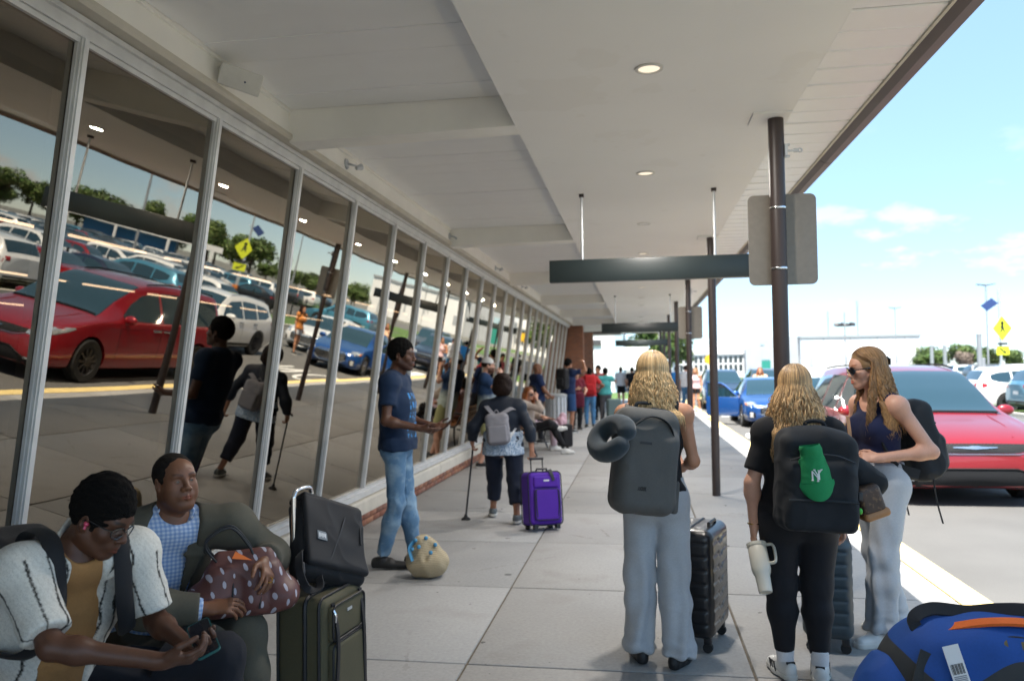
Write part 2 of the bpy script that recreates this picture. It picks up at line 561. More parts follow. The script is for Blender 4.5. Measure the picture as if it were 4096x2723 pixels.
# ================================================================== SETTING
def asphalt():
    m = pmat('asphalt', (0.118, 0.115, 0.110), 0.88, var=0.16, vs=0.7, var2=0.30, vs2=140, bump=0.5, bs=160, bdist=0.004)
    x, y, z, v = nxyz(m)
    over(m, nmath(m, 'MULTIPLY', nnoise(m, v, 1.3, 5, 0.55, 0.75), 0.35), (0.10, 0.098, 0.095))
    return m
M_CONC = pmat('sidewalk_concrete', (0.332, 0.326, 0.315), 0.85, var=0.10, vs=1.1, var2=0.10, vs2=45, bump=0.35, bs=120, bdist=0.002, coords='World')
def _dirt():
    m = M_CONC; x, y, z, v = nxyz(m, 'Position')
    oi = m.node_tree.nodes.new('ShaderNodeObjectInfo'); mr = m.node_tree.nodes.new('ShaderNodeMapRange'); mr.inputs['To Min'].default_value = .90; mr.inputs['To Max'].default_value = 1.08; m.node_tree.links.new(oi.outputs['Random'], mr.inputs['Value']); over(m, nmath(m, 'ADD', 1.0, 0.0), mr.outputs[0], 'MULTIPLY')
    over(m, nmath(m, 'MULTIPLY', nnoise(m, v, 2.2, 6, 0.56, 0.72), 0.45), (0.24, 0.22, 0.20))
    over(m, nmath(m, 'MULTIPLY', nnoise(m, v, 9.0, 2, 0.735, 0.75), 0.8), (0.07, 0.068, 0.065))
    over(m, nmath(m, 'MULTIPLY', nnoise(m, v, 42.0, 4, 0.60, 0.70), 0.28), (0.20, 0.19, 0.18))
    N, L, b = nodes_of(m)
    vo = N.new('ShaderNodeTexVoronoi'); vo.feature = 'DISTANCE_TO_EDGE'; vo.inputs['Scale'].default_value = .42; L.new(v, vo.inputs['Vector'])
    ck = nmath(m, 'MULTIPLY', nmath(m, 'LESS_THAN', nmath(m, 'ADD', vo.outputs['Distance'], nmath(m, 'MULTIPLY', nnoise(m, v, 14, 4, .3, .7), .012)), .0085), nnoise(m, v, .6, 2, .52, .60)); over(m, nmath(m, 'MULTIPLY', ck, .6), (.15, .135, .12))
    v1 = N.new('ShaderNodeTexVoronoi'); v1.inputs['Scale'].default_value = 1.5; L.new(v, v1.inputs['Vector']); over(m, nmath(m, 'MULTIPLY', nmath(m, 'LESS_THAN', v1.outputs['Distance'], .045), .75), (.06, .058, .055))
_dirt()
M_JOINT = pmat('joint_dirt', (0.13, 0.11, 0.085), 0.95, var=0.3, vs=20)
M_YEL = pmat('yellow_kerb_paint', (0.78, 0.60, 0.25), 0.75, var=0.12, vs=5, var2=0.12, vs2=50)
def _wear():
    x, y, z, v = nxyz(M_YEL); over(M_YEL, nmath(M_YEL, 'MULTIPLY', nnoise(M_YEL, v, 14, 5, 0.58, 0.68), 0.55), (0.42, 0.38, 0.32))
_wear()
M_ASPH = asphalt()
M_WHITE = pmat('road_paint', (0.72, 0.72, 0.70), 0.7, var=0.08, vs=12)
M_GRASS = pmat('grass_green', (0.075, 0.135, 0.028), 0.9, var=0.35, vs=3, var2=0.3, vs2=30, bump=0.6, bs=50, bdist=0.03)
M_GROUND = pmat('far_ground', (0.14, 0.14, 0.125), 0.95, var=0.2, vs=0.05)
M_PAINT = pmat('canopy_paint', (0.88, 0.87, 0.845), 0.7, var=0.02, vs=1.5, bump=0.25, bs=70, bdist=0.002)
def _patch():
    x, y, z, v = nxyz(M_PAINT); over(M_PAINT, nmath(M_PAINT, 'MULTIPLY', nnoise(M_PAINT, v, 1.4, 5, 0.60, 0.615), 0.12), (0.70, 0.665, 0.585))
    over(M_PAINT, nmath(M_PAINT, 'MULTIPLY', nnoise(M_PAINT, v, 6, 6, 0.66, 0.76), 0.12), (0.45, 0.40, 0.30))
_patch()
M_BEAM = pmat('beam_paint', (0.86, 0.84, 0.79), 0.75, var=0.05, vs=3, bump=0.3, bs=90, bdist=0.002)
M_PANEL = pmat('soffit_metal', (0.84, 0.84, 0.835), 0.42, var=0.03, vs=2.5)
M_STRIP = pmat('soffit_white', (0.86, 0.86, 0.85), 0.30, var=0.03, vs=4)
M_BROWN = pmat('brown_metal', (0.048, 0.035, 0.032), 0.42, var=0.10, vs=4, spec=0.4)
M_FASCIA = pmat('fascia_brown', (0.115, 0.09, 0.085), 0.45, var=0.12, vs=3)
M_ALU = pmat('mullion_aluminium', (0.62, 0.62, 0.61), 0.42, metal=0.15, var=0.10, vs=8, bump=0.1, bs=200)
M_SILLC = pmat('coping_stone', (0.58, 0.54, 0.46), 0.85, var=0.10, vs=6, bump=0.3, bs=120)
M_DGREEN = pmat('sign_dark', (0.012, 0.019, 0.020), 0.38, var=0.08, vs=5)
M_SIGNALU = pmat('sign_back_aluminium', (0.20, 0.175, 0.145), 0.42, metal=0.55, var=0.07, vs=30)
M_GALV = pmat('galvanised', (0.52, 0.54, 0.56), 0.45, metal=0.4, var=0.12, vs=8)
M_CHROME = pmat('chrome', (0.75, 0.76, 0.78), 0.15, metal=1.0)
M_BLACKMET = pmat('black_metal', (0.014, 0.014, 0.016), 0.4, var=0.1, vs=30)
M_BLACKRUB = pmat('black_rubber', (0.016, 0.016, 0.017), 0.75)
M_OFFWHITE = pmat('off_white_plastic', (0.62, 0.605, 0.56), 0.5, var=0.04, vs=20)
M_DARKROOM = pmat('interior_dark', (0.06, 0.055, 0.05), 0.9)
M_LAMPINT = pmat('interior_tube', (1, 0.85, 0.7), 0.5, emis=((1.0, 0.80, 0.62), 2.2))

def brick_mats():
    out = []
    for i, c in enumerate(((0.29, 0.125, 0.075), (0.24, 0.10, 0.065), (0.33, 0.155, 0.09), (0.21, 0.105, 0.075), (0.27, 0.14, 0.10))):
        out.append(pmat('brick_clay_%d' % i, c, 0.9, var=0.22, vs=25, bump=0.5, bs=90))
    return out
M_BRICKS = brick_mats()

# ---- ground, road, sidewalk
def sheet(name, x0, x1, y0, y1, z, m, kind='structure', nx=1, ny=1, parent=None):
    V = [(x0 + (x1 - x0) * i / nx, y0 + (y1 - y0) * j / ny, z) for j in range(ny + 1) for i in range(nx + 1)]
    F = [(j * (nx + 1) + i, j * (nx + 1) + i + 1, (j + 1) * (nx + 1) + i + 1, (j + 1) * (nx + 1) + i) for j in range(ny) for i in range(nx)]
    return link(name, mesh_np(name, V, F), m, parent, kind=kind if parent is None else None)
ZR = -0.15
sheet('ground', -400, 900, -400, 1500, -0.20, M_GROUND)
sheet('road', 2.30, 12.2, -60, 140, ZR, M_ASPH)
sheet('parking_lot', 16.5, 95, -40, 118, ZR, M_ASPH)
VERGE = sheet('grass_verge', 12.42, 16.5, -60, 140, -0.06, M_GRASS)
kb = MB(); kb.box(12.2, 12.42, -60, 140, -0.25, -0.02); kb.build('far_kerb', M_SILLC, kind='structure')
sheet('lawn', -30, 2.0, 41.5, 57, -0.10, M_GRASS)
sheet('lawn', 3.5, 40, 74, 92, -0.13, M_GRASS)
sheet('cross_road', -30, 2.3, 57, 66, ZR, M_ASPH)

sw = MB(); sw.box(-2.86, 2.09, -3.6, 41.5, -0.18, -0.012); SWALK = sw.build('sidewalk', M_JOINT, kind='structure')
slab_mesh = {}
for xi, (x0, x1) in enumerate(((-2.86, -0.960), (-0.960, 0.564), (0.564, 2.088))):
    w = x1 - x0 - 0.013
    mb = MB(); mb.box(-w / 2, w / 2, -0.7555, 0.7555, -0.05, 0)
    first = mb.build('concrete_slab', M_CONC, SWALK, bevel=0.006, bseg=2)
    me = first.data; bpy.data.objects.remove(first)
    for j in range(-5, 25):
        o = link('concrete_slab', me, None, SWALK, ((x0 + x1) / 2, 4.279 + 1.524 * (j + 0.5), random.uniform(-0.002, 0.002)))
kerb = MB(); kerb.box(2.10, 2.30, -60, 41.5, -0.25, -0.014); KERB = kerb.build('kerb', M_JOINT, kind='structure')
mb = MB()
mb.prism([(2.095, -0.2), (2.335, -0.2), (2.335, -0.03), (2.32, -0.006), (2.30, -0.001), (2.095, -0.001)], -1.52, 1.52, axis=1)
first = mb.build('kerb_stone', M_YEL, KERB); me = first.data; bpy.data.objects.remove(first)
for j in range(-8, 14): link('kerb_stone', me, None, KERB, (0, 1.2 + 3.05 * j, 0))
# painted road marks by the kerb (a stretched O and bars as one reads them in the windows) and lane line
mk = MB()
def flat_poly(mb, pts): mb.add([(x, y, ZR + 0.004) for x, y in pts], [tuple(range(len(pts)))])
def ring_poly(mb, cx, cy, rx, ry, t, n=28):
    V = []; F = []
    for k in range(n):
        a = 2 * PI * k / n
        V += [(cx + rx * math.cos(a), cy + ry * math.sin(a), ZR + 0.004), (cx + (rx - t) * math.cos(a), cy + (ry - t * 1.6) * math.sin(a), ZR + 0.004)]
    for k in range(n): F.append((2 * k, 2 * ((k + 1) % n), 2 * ((k + 1) % n) + 1, 2 * k + 1))
    mb.add(V, F)
ring_poly(mk, 3.0, 20.6, 0.36, 1.25, 0.13); 
for bx in (3.62, 4.16): flat_poly(mk, [(bx, 19.35), (bx + 0.13, 19.35), (bx + 0.13, 21.85), (bx, 21.85)])
flat_poly(mk, [(3.64, 21.85), (3.80, 21.85), (4.28, 19.35), (4.12, 19.35)][::-1])
for k in range(5): flat_poly(mk, [(2.9 + k * 1.1, 29.2), (3.45 + k * 1.1, 29.2), (3.45 + k * 1.1, 32.2), (2.9 + k * 1.1, 32.2)])
mk.build('road_markings', M_WHITE, kind='structure')
lm = MB()
for k in range(30): flat_poly(lm, [(8.1, -40 + 5 * k), (8.22, -40 + 5 * k), (8.22, -37.5 + 5 * k), (8.1, -37.5 + 5 * k)])
lm.build('lane_line', M_YEL, kind='structure')
pl = MB()
for row in (19.2, 35.2, 51.2, 67.2):
    for k in range(44): flat_poly(pl, [(row - 2.5, -30 + 2.75 * k), (row + 2.5, -30 + 2.75 * k), (row + 2.5, -29.9 + 2.75 * k), (row - 2.5, -29.9 + 2.75 * k)])
pl.build('parking_lines', M_WHITE, kind='structure')

# ---- terminal building: brick base, sloping curtain wall, beam over it, dark hall behind
TB = thing('terminal_building', 'terminal building with sloping glass wall over a low brick base', 'building', (-2.9, 14, 0))
def tb(mb, name, m, parent=None, **k):
    o = mb.build(name, m, parent or TB, **k)
    if parent is None: o.location = (2.9, -14, 0)
    return o
YW0, YW1 = -3.6, 29.3
mb = MB(); mb.box(-3.3, -2.862, YW0, YW1, -0.1, 0.128); BW = tb(mb, 'base_wall', M_JOINT)
mb = MB(); mb.box(-0.099, 0.099, -0.03, 0.03, -0.028, 0.028)
bms = []
for m_ in M_BRICKS:
    f = mb.build('brick', m_, BW, bevel=0.003, bseg=1); bms.append(f.data); bpy.data.objects.remove(f)
for row in range(2):
    for k in range(132):
        y = 1.2 + 0.209 * k + (0.105 if row else 0)
        if y > YW1 - 0.1: continue
        link('brick', random.choice(bms), None, BW, (-2.872 + random.uniform(0, 0.004), y, 0.034 + 0.064 * row), (0, 0, PI / 2))
for k in range(16):
    y0 = YW0 + 2.1 * k
    mb = MB(); mb.prism([(-3.3, 0.128), (-2.835, 0.128), (-2.835, 0.25), (-2.845, 0.275), (-3.3, 0.292)], y0 + 0.006, min(y0 + 2.1, YW1) - 0.006, axis=1)
    tb(mb, 'coping', M_SILLC)
# glazing plane
GB, GT = Vector((-2.93, 0, 0.36)), Vector((-2.545, 0, 3.17))
tv = (GT - GB).normalized(); nv = Vector((tv.z, 0, -tv.x))
mb = MB()
def fbox(mb, s0, s1, d0, d1, y0, y1):
    """box in the tilted frame: s along the slope, d out along the normal"""
    P = [(GB + tv * s + nv * d) for s in (s0, s1) for d in (d0, d1)]
    V = [(P[i].x, y, P[i].z) for y in (y0, y1) for i in range(4)]
    mb.add(V, [(0, 1, 3, 2), (4, 6, 7, 5), (0, 4, 5, 1), (2, 3, 7, 6), (0, 2, 6, 4), (1, 5, 7, 3)])
GL = (GT - GB).length
mb.box(-3.1, -2.872, YW0, YW1, 0.285, 0.335); fbox(mb, -0.03, 0.012, -0.08, 0.024, YW0, YW1); tb(mb, 'sill_frame', M_ALU)
mb = MB(); fbox(mb, GL - 0.005, GL + 0.05, -0.10, 0.03, YW0, YW1); fbox(mb, GL + 0.0501, GL + 0.075, -0.10, 0.055, YW0, YW1)
fbox(mb, GL - 0.03, GL - 0.0051, -0.10, 0.012, YW0, YW1); tb(mb, 'head_frame', M_ALU)
mb = MB(); fbox(mb, 0.012, GL - 0.005, -0.10, 0.022, -0.025, 0.025); fbox(mb, 0.012, GL - 0.005, 0.0221, 0.030, -0.015, 0.015)
fbox(mb, 0.012, GL - 0.03, -0.010, 0.007, -0.033, -0.0251); fbox(mb, 0.012, GL - 0.03, -0.010, 0.007, 0.0251, 0.033)
f = tb(mb, 'mullion', M_ALU); mme = f.data; bpy.data.objects.remove(f)

def glass_mat():
    m = bpy.data.materials.new('tinted_glass'); m.use_nodes = True
    N, L = m.node_tree.nodes, m.node_tree.links
    N.clear()
    out = N.new('ShaderNodeOutputMaterial'); mix = N.new('ShaderNodeMixShader')
    gl = N.new('ShaderNodeBsdfGlossy'); gl.inputs['Roughness'].default_value = 0.0; gl.inputs['Color'].default_value = (0.95, 0.86, 0.72, 1)
    tr = N.new('ShaderNodeBsdfTransparent'); tr.inputs['Color'].default_value = (0.34, 0.31, 0.27, 1)
    lw = N.new('ShaderNodeLayerWeight'); lw.inputs['Blend'].default_value = 0.5
    mr = N.new('ShaderNodeMapRange'); mr.inputs['To Min'].default_value = 0.185; mr.inputs['To Max'].default_value = 0.92
    pw = N.new('ShaderNodeMath'); pw.operation = 'POWER'; pw.inputs[1].default_value = 2.6
    L.new(lw.outputs['Facing'], pw.inputs[0]); L.new(pw.outputs[0], mr.inputs['Value'])
    tc = N.new('ShaderNodeTexCoord'); n = N.new('ShaderNodeTexNoise'); n.inputs['Scale'].default_value = 0.9; n.inputs['Detail'].default_value = 1
    mpp = N.new('ShaderNodeMapping'); mpp.inputs['Scale'].default_value = (1, 1.4, 0.5)
    L.new(tc.outputs['Object'], mpp.inputs[0]); L.new(mpp.outputs[0], n.inputs['Vector'])
    bp = N.new('ShaderNodeBump'); bp.inputs['Strength'].default_value = 0.6; bp.inputs['Distance'].default_value = 0.004
    L.new(n.outputs['Fac'], bp.inputs['Height']); L.new(bp.outputs[0], gl.inputs['Normal'])
    L.new(mr.outputs[0], mix.inputs[0]); L.new(tr.outputs[0], mix.inputs[1]); L.new(gl.outputs[0], mix.inputs[2])
    L.new(mix.outputs[0], out.inputs['Surface'])
    return m
M_GLASS = glass_mat()
mb = MB(); fbox(mb, 0.0, GL, -0.016, -0.012, -0.576, 0.576)
f = tb(mb, 'glass_pane', M_GLASS); gme = f.data; bpy.data.objects.remove(f)
for k in range(-7, 20):
    ym = 5.685 + 1.2 * k
    if YW0 + 0.1 < ym < YW1:
        link('mullion', mme, None, TB, (2.9, ym - 14, 0))
        o = link('glass_pane', gme, None, TB, (2.9, ym + 0.6 - 14, 0), (0, random.uniform(-0.001, 0.001), random.uniform(-0.0012, 0.0012)))
mb = MB(); mb.box(-3.2, -2.425, YW0, 30.2, 3.275, 3.60); tb(mb, 'header_beam', M_BEAM)
mb = MB(); mb.prism([(-2.66, 3.245), (-2.415, 3.245), (-2.40, 3.262), (-2.40, 3.285), (-2.423, 3.295), (-2.66, 3.295)], YW0, YW1, axis=1); tb(mb, 'drip_lip', M_SILLC)
# hall behind the glass
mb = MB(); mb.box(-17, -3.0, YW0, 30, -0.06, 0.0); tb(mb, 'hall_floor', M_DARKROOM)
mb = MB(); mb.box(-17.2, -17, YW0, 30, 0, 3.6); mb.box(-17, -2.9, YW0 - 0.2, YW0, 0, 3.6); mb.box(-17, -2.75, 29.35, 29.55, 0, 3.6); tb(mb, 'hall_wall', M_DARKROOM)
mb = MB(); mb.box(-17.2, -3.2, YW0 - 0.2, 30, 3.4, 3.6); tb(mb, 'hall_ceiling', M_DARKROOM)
LORD2 = ['first', 'second', 'third', 'fourth', 'fifth', 'sixth', 'seventh', 'eighth', 'ninth', 'tenth', 'eleventh', 'twelfth', 'thirteenth', 'fourteenth']
def lampnames(k): return ['nearest to the street', 'in the middle of the hall', 'deepest in the hall'][k]
for r_, X in enumerate((-5.6, -8.4, -12.0)):
    for k in range(14 if r_ < 2 else 8):
        y = 1.2 + r_ * 0.6 + 1.62 * k
        mb = MB(); mb.box(-0.013, 0.013, -0.62, 0.62, -0.012, 0.012)
        if k == 0:
            f = mb.build('tube_light', M_LAMPINT); lme = f.data; bpy.data.objects.remove(f)
        o = link('tube_light', lme, None, None, (X, y, 3.0), label=LORD2[k] + ' warm tube light behind the glass, in the row ' + lampnames(r_), cat='tube light', group='tube lights in the hall, row ' + lampnames(r_))

# ---- brick piers at the far end
def brickwall_mat():
    m = pmat('pier_brick', (0.25, 0.105, 0.06), 0.9, bump=0.3, bs=60)
    N, L, b = nodes_of(m)
    t = N.new('ShaderNodeTexBrick'); t.inputs['Scale'].default_value = 1; t.inputs['Brick Width'].default_value = 0.21; t.inputs['Row Height'].default_value = 0.066
    t.inputs['Mortar Size'].default_value = 0.005
    t.inputs['Color1'].default_value = (0.30, 0.115, 0.055, 1); t.inputs['Color2'].default_value = (0.21, 0.085, 0.05, 1); t.inputs['Mortar'].default_value = (0.27, 0.19, 0.15, 1)
    x, y, z, v = nxyz(m); c = N.new('ShaderNodeCombineXYZ')
    L.new(nmath(m, 'ADD', x, y), c.inputs[0]); L.new(z, c.inputs[1]); L.new(c.outputs[0], t.inputs['Vector']); L.new(t.outputs['Color'], b.inputs['Base Color'])
    return m
M_PIER = brickwall_mat()
for nm, lab, y, xa, xb in (('brick_pier', 'red brown brick pier at the end of the glass wall', 29.85, -2.62, -2.06), ('brick_pier', 'second, farther brick pier beyond the glass wall', 36.0, -2.5, -2.05)):
    mb = MB(); mb.prism([(xa - 0.35, -0.01), (xb + 0.03, -0.01), (xb, 3.25), (xa, 3.25)], y - 0.3, y + 0.3, axis=1)
    o = mb.build(nm, M_PIER); o.location = (0, 0, 0); setp(o, lab, 'pier', 'brick piers')

# ---- canopy
YC0, YC1 = -4.0, 37.0
CN = thing('entrance_canopy', 'long white canopy with recessed bays over the sidewalk', 'canopy', (0, 14, 3.25))
def cn(mb, name, m, **k):
    o = mb.build(name, m, CN, **k); o.location = (0, -14, -3.25); return o
mb = MB(); mb.box(-0.80, 1.01, YC0, YC1, 3.25, 3.475); cn(mb, 'soffit_slab', M_PAINT)
mb = MB(); mb.box(-3.2, 1.52, YC0, YC1, 3.512, 3.62); cn(mb, 'roof_deck', M_BEAM)
mb = MB()
ys_beam = [5.35 + 4.84 * k for k in range(-2, 8)]
for y in ys_beam:
    b_ = MB(); b_.prism([(-2.424, 3.228), (-0.801, 3.2497), (-0.801, 3.50), (-2.424, 3.50)], y - 0.105, y + 0.105, axis=1); cn(b_, 'cross_beam', M_BEAM)
# recessed bay boards run across the canopy
for i, y in enumerate(ys_beam[:-1]):
    a, b = y + 0.107, ys_beam[i + 1] - 0.107
    n = 16; w = (b - a) / n
    for k in range(n):
        mb = MB(); mb.prism([(-2.40, 3.462), (-0.803, 3.462), (-0.803, 3.478), (-2.40, 3.478)], a + w * k + 0.0015, a + w * (k + 1) - 0.0015, axis=1)
        if i == 0 and k == 0:
            f = cn(mb, 'bay_board', M_PANEL); bme = f.data; bpy.data.objects.remove(f); y_ref = a + w * k
        if y > -4: link('bay_board', bme, None, CN, (0, -14 + a + w * k - y_ref, -3.25 + random.uniform(-0.0015, 0.0015)), (random.uniform(-0.001, 0.001), 0, 0))
    mb = MB(); mb.box(-2.424, -2.405, a, b, 3.44, 3.48); cn(mb, 'bay_trim', M_BEAM)
# outer strip of folded metal boards
mb = MB(); mb.prism([(-0.127, 3.256), (-0.12, 3.249), (0.085, 3.249), (0.108, 3.251), (0.122, 3.257), (0.122, 3.276), (-0.127, 3.276)], 1.0102, 1.45, axis=0)
f = cn(mb, 'strip_board', M_STRIP); sme = f.data; bpy.data.objects.remove(f)
y = YC0 + 0.2
while y < YC1 - 0.15:
    link('strip_board', sme, None, CN, (0, y - 14, -3.25), (random.uniform(-0.003, 0.003), 0, 0)); y += 0.2505
mb = MB(); mb.box(1.435, 1.452, YC0, YC1, 3.238, 3.30); cn(mb, 'edge_trim', M_SILLC)
for k in range(8):
    y0 = YC0 + 5.3 * k; y1 = min(y0 + 5.29, YC1)
    mb = MB(); mb.prism([(1.4522, 3.244), (1.50, 3.215), (1.555, 3.215), (1.60, 3.285), (1.615, 3.46), (1.615, 3.58), (1.4522, 3.58)], y0, y1, axis=1)
    cn(mb, 'gutter', M_FASCIA)
mb = MB(); mb.box(-3.2, 1.6, YC1 + 0.002, YC1 + 0.06, 3.22, 3.62); cn(mb, 'end_fascia', M_FASCIA)

# downlights
lens = pmat('downlight_lens', (0.8, 0.72, 0.6), 0.3, emis=((1.0, 0.84, 0.64), 0.12))
LORD = ['nearest', 'second', 'third', 'fourth', 'fifth', 'sixth', 'seventh', 'eighth', 'ninth', 'tenth', 'eleventh', 'twelfth']
for i in range(11):
    lit = i in (0, 1, 3, 5, 8)
    t = thing('downlight', '%s round %s downlight along the flat canopy soffit' % (LORD[i], 'lit' if lit else 'unlit'), 'downlight', (0.085, 4.38 + 2.37 * i, 3.25), 0, 'downlights in the canopy soffit')
    mb = MB(); mb.lathe([(0.080, -0.001), (0.078, -0.007), (0.062, -0.009), (0.058, 0.0), (0.05, 0.02)], n=24); mb.build('trim_ring', M_OFFWHITE, t)
    mb = MB(); mb.lathe([(0.060, -0.003), (0.04, -0.0045), (0.0, -0.005)], n=20); mb.build('lens', lens if lit else M_PANEL, t)
    ld = bpy.data.lights.new('downlight_fill', 'AREA'); ld.shape = 'DISK'; ld.size = 0.11; ld.energy = 7.4; ld.color = (1.0, 0.94, 0.87); ld.spread = PI  # fill light added under every downlight, unlit ones too, to lift the shade
    lo = bpy.data.objects.new('downlight_fill', ld); COL.objects.link(lo); lo.parent = t; lo.location = (0, 0, -0.012)

# columns
for i in range(7):
    y = 5.41 + 4.815 * i
    t = thing('canopy_column', '%s brown steel pipe column at the canopy edge' % LORD[i], 'column', (0.925, y, 0), 0, 'brown pipe columns along the canopy')
    mb = MB(); mb.cyl((0, 0, -0.005), (0, 0, 3.242), 0.051, 24); mb.build('pole', M_BROWN, t)
    mb = MB(); mb.box(-0.16, 0.085, -0.13, 0.13, 3.236, 3.2495); mb.build('head_plate', M_PAINT, t)
    if i in (0, 2):
        mb = MB(); mb.box(0.050, 0.068, -0.03, 0.03, 2.985, 3.055); mb.box(0.05, 0.085, -0.012, 0.012, 2.975, 2.987); mb.box(0.05, 0.085, -0.012, 0.012, 3.053, 3.065)
        mb.cyl((0.068, 0, 3.02), (0.11, 0, 3.02), 0.008, 8); mb.cyl((0.11, 0, 3.02), (0.135, 0, 3.02), 0.014, 10); mb.tube([(0.15 + 0.012 * math.cos(a), 0, 3.02 + 0.012 * math.sin(a)) for a in np.linspace(0, 2 * PI, 11)[:-1]], 0.005, 6, closed=True)
        mb.build('bracket', M_GALV, t)
# backs of road signs strapped to the first and third columns
for y, lab in ((5.41, 'large grey rounded road sign seen from behind on the nearest column'), (15.04, 'smaller looking far road sign back on the third column')):
    t = thing('road_sign', lab, 'road sign', (0.93, y, 2.44), 0, 'road signs strapped to columns')
    mb = MB(); mb.prism(rrect(0.44, 0.605, 0.04, 6, cx=0.03), 0.056, 0.060, axis=1); mb.build('panel', M_SIGNALU, t)
    for z in (0.20, -0.20):
        mb = MB(); mb.tube([(-0.005 + 0.0535 * math.cos(a), 0.0535 * math.sin(a), z) for a in np.linspace(0, 2 * PI, 25)[:-1]], 0.005, 6, closed=True, sq=(1, 1.6)); mb.box(-0.03, 0.03, 0.05, 0.056, z - 0.012, z + 0.012)
        mb.build('strap', M_CHROME, t)
# hanging dark signs
for i, y in enumerate((7.457, 18.0, 28.6)):
    t = thing('hanging_sign', ['nearest, largest looking', 'middle', 'farthest, smallest looking'][i] + ' blank dark green sign bar hung across the walkway', 'sign', (0.1, y, 2.52), 0, 'dark sign bars hung from the canopy')
    mb = MB(); mb.box(-0.92, 0.92, -0.05, 0.05, -0.104, 0.104); mb.build('sign_box', M_DGREEN, t, bevel=0.003)
    for x in (-0.61, 0.61):
        mb = MB(); mb.cyl((x, 0, 0.104), (x, 0, 0.73), 0.011, 10); r = mb.build('rod', M_GALV, t)
        mb = MB(); mb.box(x - 0.022, x + 0.022, -0.022, 0.022, 0.702, 0.7295); mb.build('rod_plate', M_BROWN, r)

# wall speaker and spot fixtures on the header beam
t = thing('wall_speaker', 'off white box loudspeaker bracketed to the beam above the windows', 'speaker', (-2.425, 4.33, 3.365)); t.scale = (.88, .88, .88)
mb = MB(); mb.box(0, 0.012, -0.05, 0.05, -0.05, 0.05); mb.box(0.012, 0.075, -0.022, 0.022, -0.02, 0.02); mb.cyl((0.065, 0, -0.045), (0.065, 0, 0.035), 0.03, 14); mb.build('bracket', M_OFFWHITE, t)
mb = MB()
W = [(-0.115, -0.10), (0.115, -0.10), (0.085, 0.10), (-0.085, 0.10)]
mb.add([(x, -0.06, z) for x, z in ((-0.14, -0.075), (0.14, -0.075), (0.14, 0.075), (-0.14, 0.075))] + [(x, 0.11, z) for x, z in ((-0.085, -0.05), (0.085, -0.05), (0.085, 0.05), (-0.085, 0.05))],
       [(0, 1, 2, 3)[::-1], (4, 5, 6, 7), (0, 1, 5, 4), (1, 2, 6, 5), (2, 3, 7, 6), (3, 0, 4, 7)])
o = mb.build('cabinet', M_OFFWHITE, t, bevel=0.012, bseg=3, loc=(0.14, -0.02, -0.03), rot=(R(28), R(12), R(38)))
mb = MB(); mb.cyl((0.03, -0.0615, -0.005), (0.03, -0.064, -0.005), 0.007, 10); mb.build('logo_badge', pmat('badge_blue', (0.02, 0.03, 0.09), 0.4), o)
for i, y in enumerate((6.35, 10.05, 13.4, 16.5, 20.0)):
    t = thing('spot_lamp', '%s small grey twin spot lamp on the beam above the windows' % LORD[i], 'spot lamp', (-2.424, y, 3.36), 0, 'spot lamps on the beam')
    mb = MB(); mb.lathe([(0.045, 0.0), (0.042, 0.012), (0.0, 0.016)], axis='x', n=16); mb.build('base', M_GALV, t)
    mb = MB(); mb.cyl((0.014, 0, 0), (0.05, 0.0, -0.01), 0.009, 8); mb.cyl((0.05, 0, -0.01), (0.075, 0.03, -0.012), 0.009, 8); mb.build('arm', M_GALV, t)
    mb = MB(); mb.lathe([(0.0, -0.035), (0.018, -0.03), (0.022, 0.0), (0.028, 0.03), (0.0, 0.025)], axis='x', n=14); mb.build('lamp_head', M_GALV, t, loc=(0.09, 0.06, -0.02), rot=(0, R(-20), R(60)))
# ================================================================== VEHICLES
from mathutils.bvhtree import BVHTree
def pchip(xs, ys, x):
    xs, ys = np.asarray(xs, float), np.asarray(ys, float); h = np.diff(xs); d = np.diff(ys) / h
    m = np.zeros(len(xs)); m[0], m[-1] = d[0], d[-1]
    for i in range(1, len(xs) - 1):
        m[i] = 0 if d[i - 1] * d[i] <= 0 else 3 * (h[i - 1] + h[i]) / ((2 * h[i] + h[i - 1]) / d[i - 1] + (h[i] + 2 * h[i - 1]) / d[i])
    i = np.clip(np.searchsorted(xs, x, side='right') - 1, 0, len(xs) - 2); t = (x - xs[i]) / h[i]
    return (1 + 2 * t) * (1 - t) ** 2 * ys[i] + t * (1 - t) ** 2 * h[i] * m[i] + t * t * (3 - 2 * t) * ys[i + 1] + t * t * (t - 1) * h[i] * m[i + 1]

M_CARGLASS = pmat('car_glass', (0.012, 0.034, 0.046), 0.03, spec=1.0, coat=1.0)
M_TYRE = pmat('tyre', (0.018, 0.018, 0.018), 0.85, bump=0.3, bs=60)
M_RIM = pmat('alloy_rim', (0.42, 0.43, 0.45), 0.3, metal=0.9)
M_RIMD = pmat('dark_rim', (0.06, 0.06, 0.065), 0.35, metal=0.7)
M_WELL = pmat('wheel_well', (0.008, 0.008, 0.008), 0.95)
M_CLADDING = pmat('car_plastic', (0.010, 0.010, 0.011), 0.6, spec=.25)
M_LAMPGL = pmat('headlamp', (0.55, 0.58, 0.62), 0.12, metal=0.6, coat=1.0, var=0.5, vs=40)
M_TAIL = pmat('tail_lamp', (0.33, 0.008, 0.008), 0.15, coat=1.0)
M_AMBER = pmat('amber_lamp', (0.75, 0.22, 0.02), 0.2, coat=0.6)
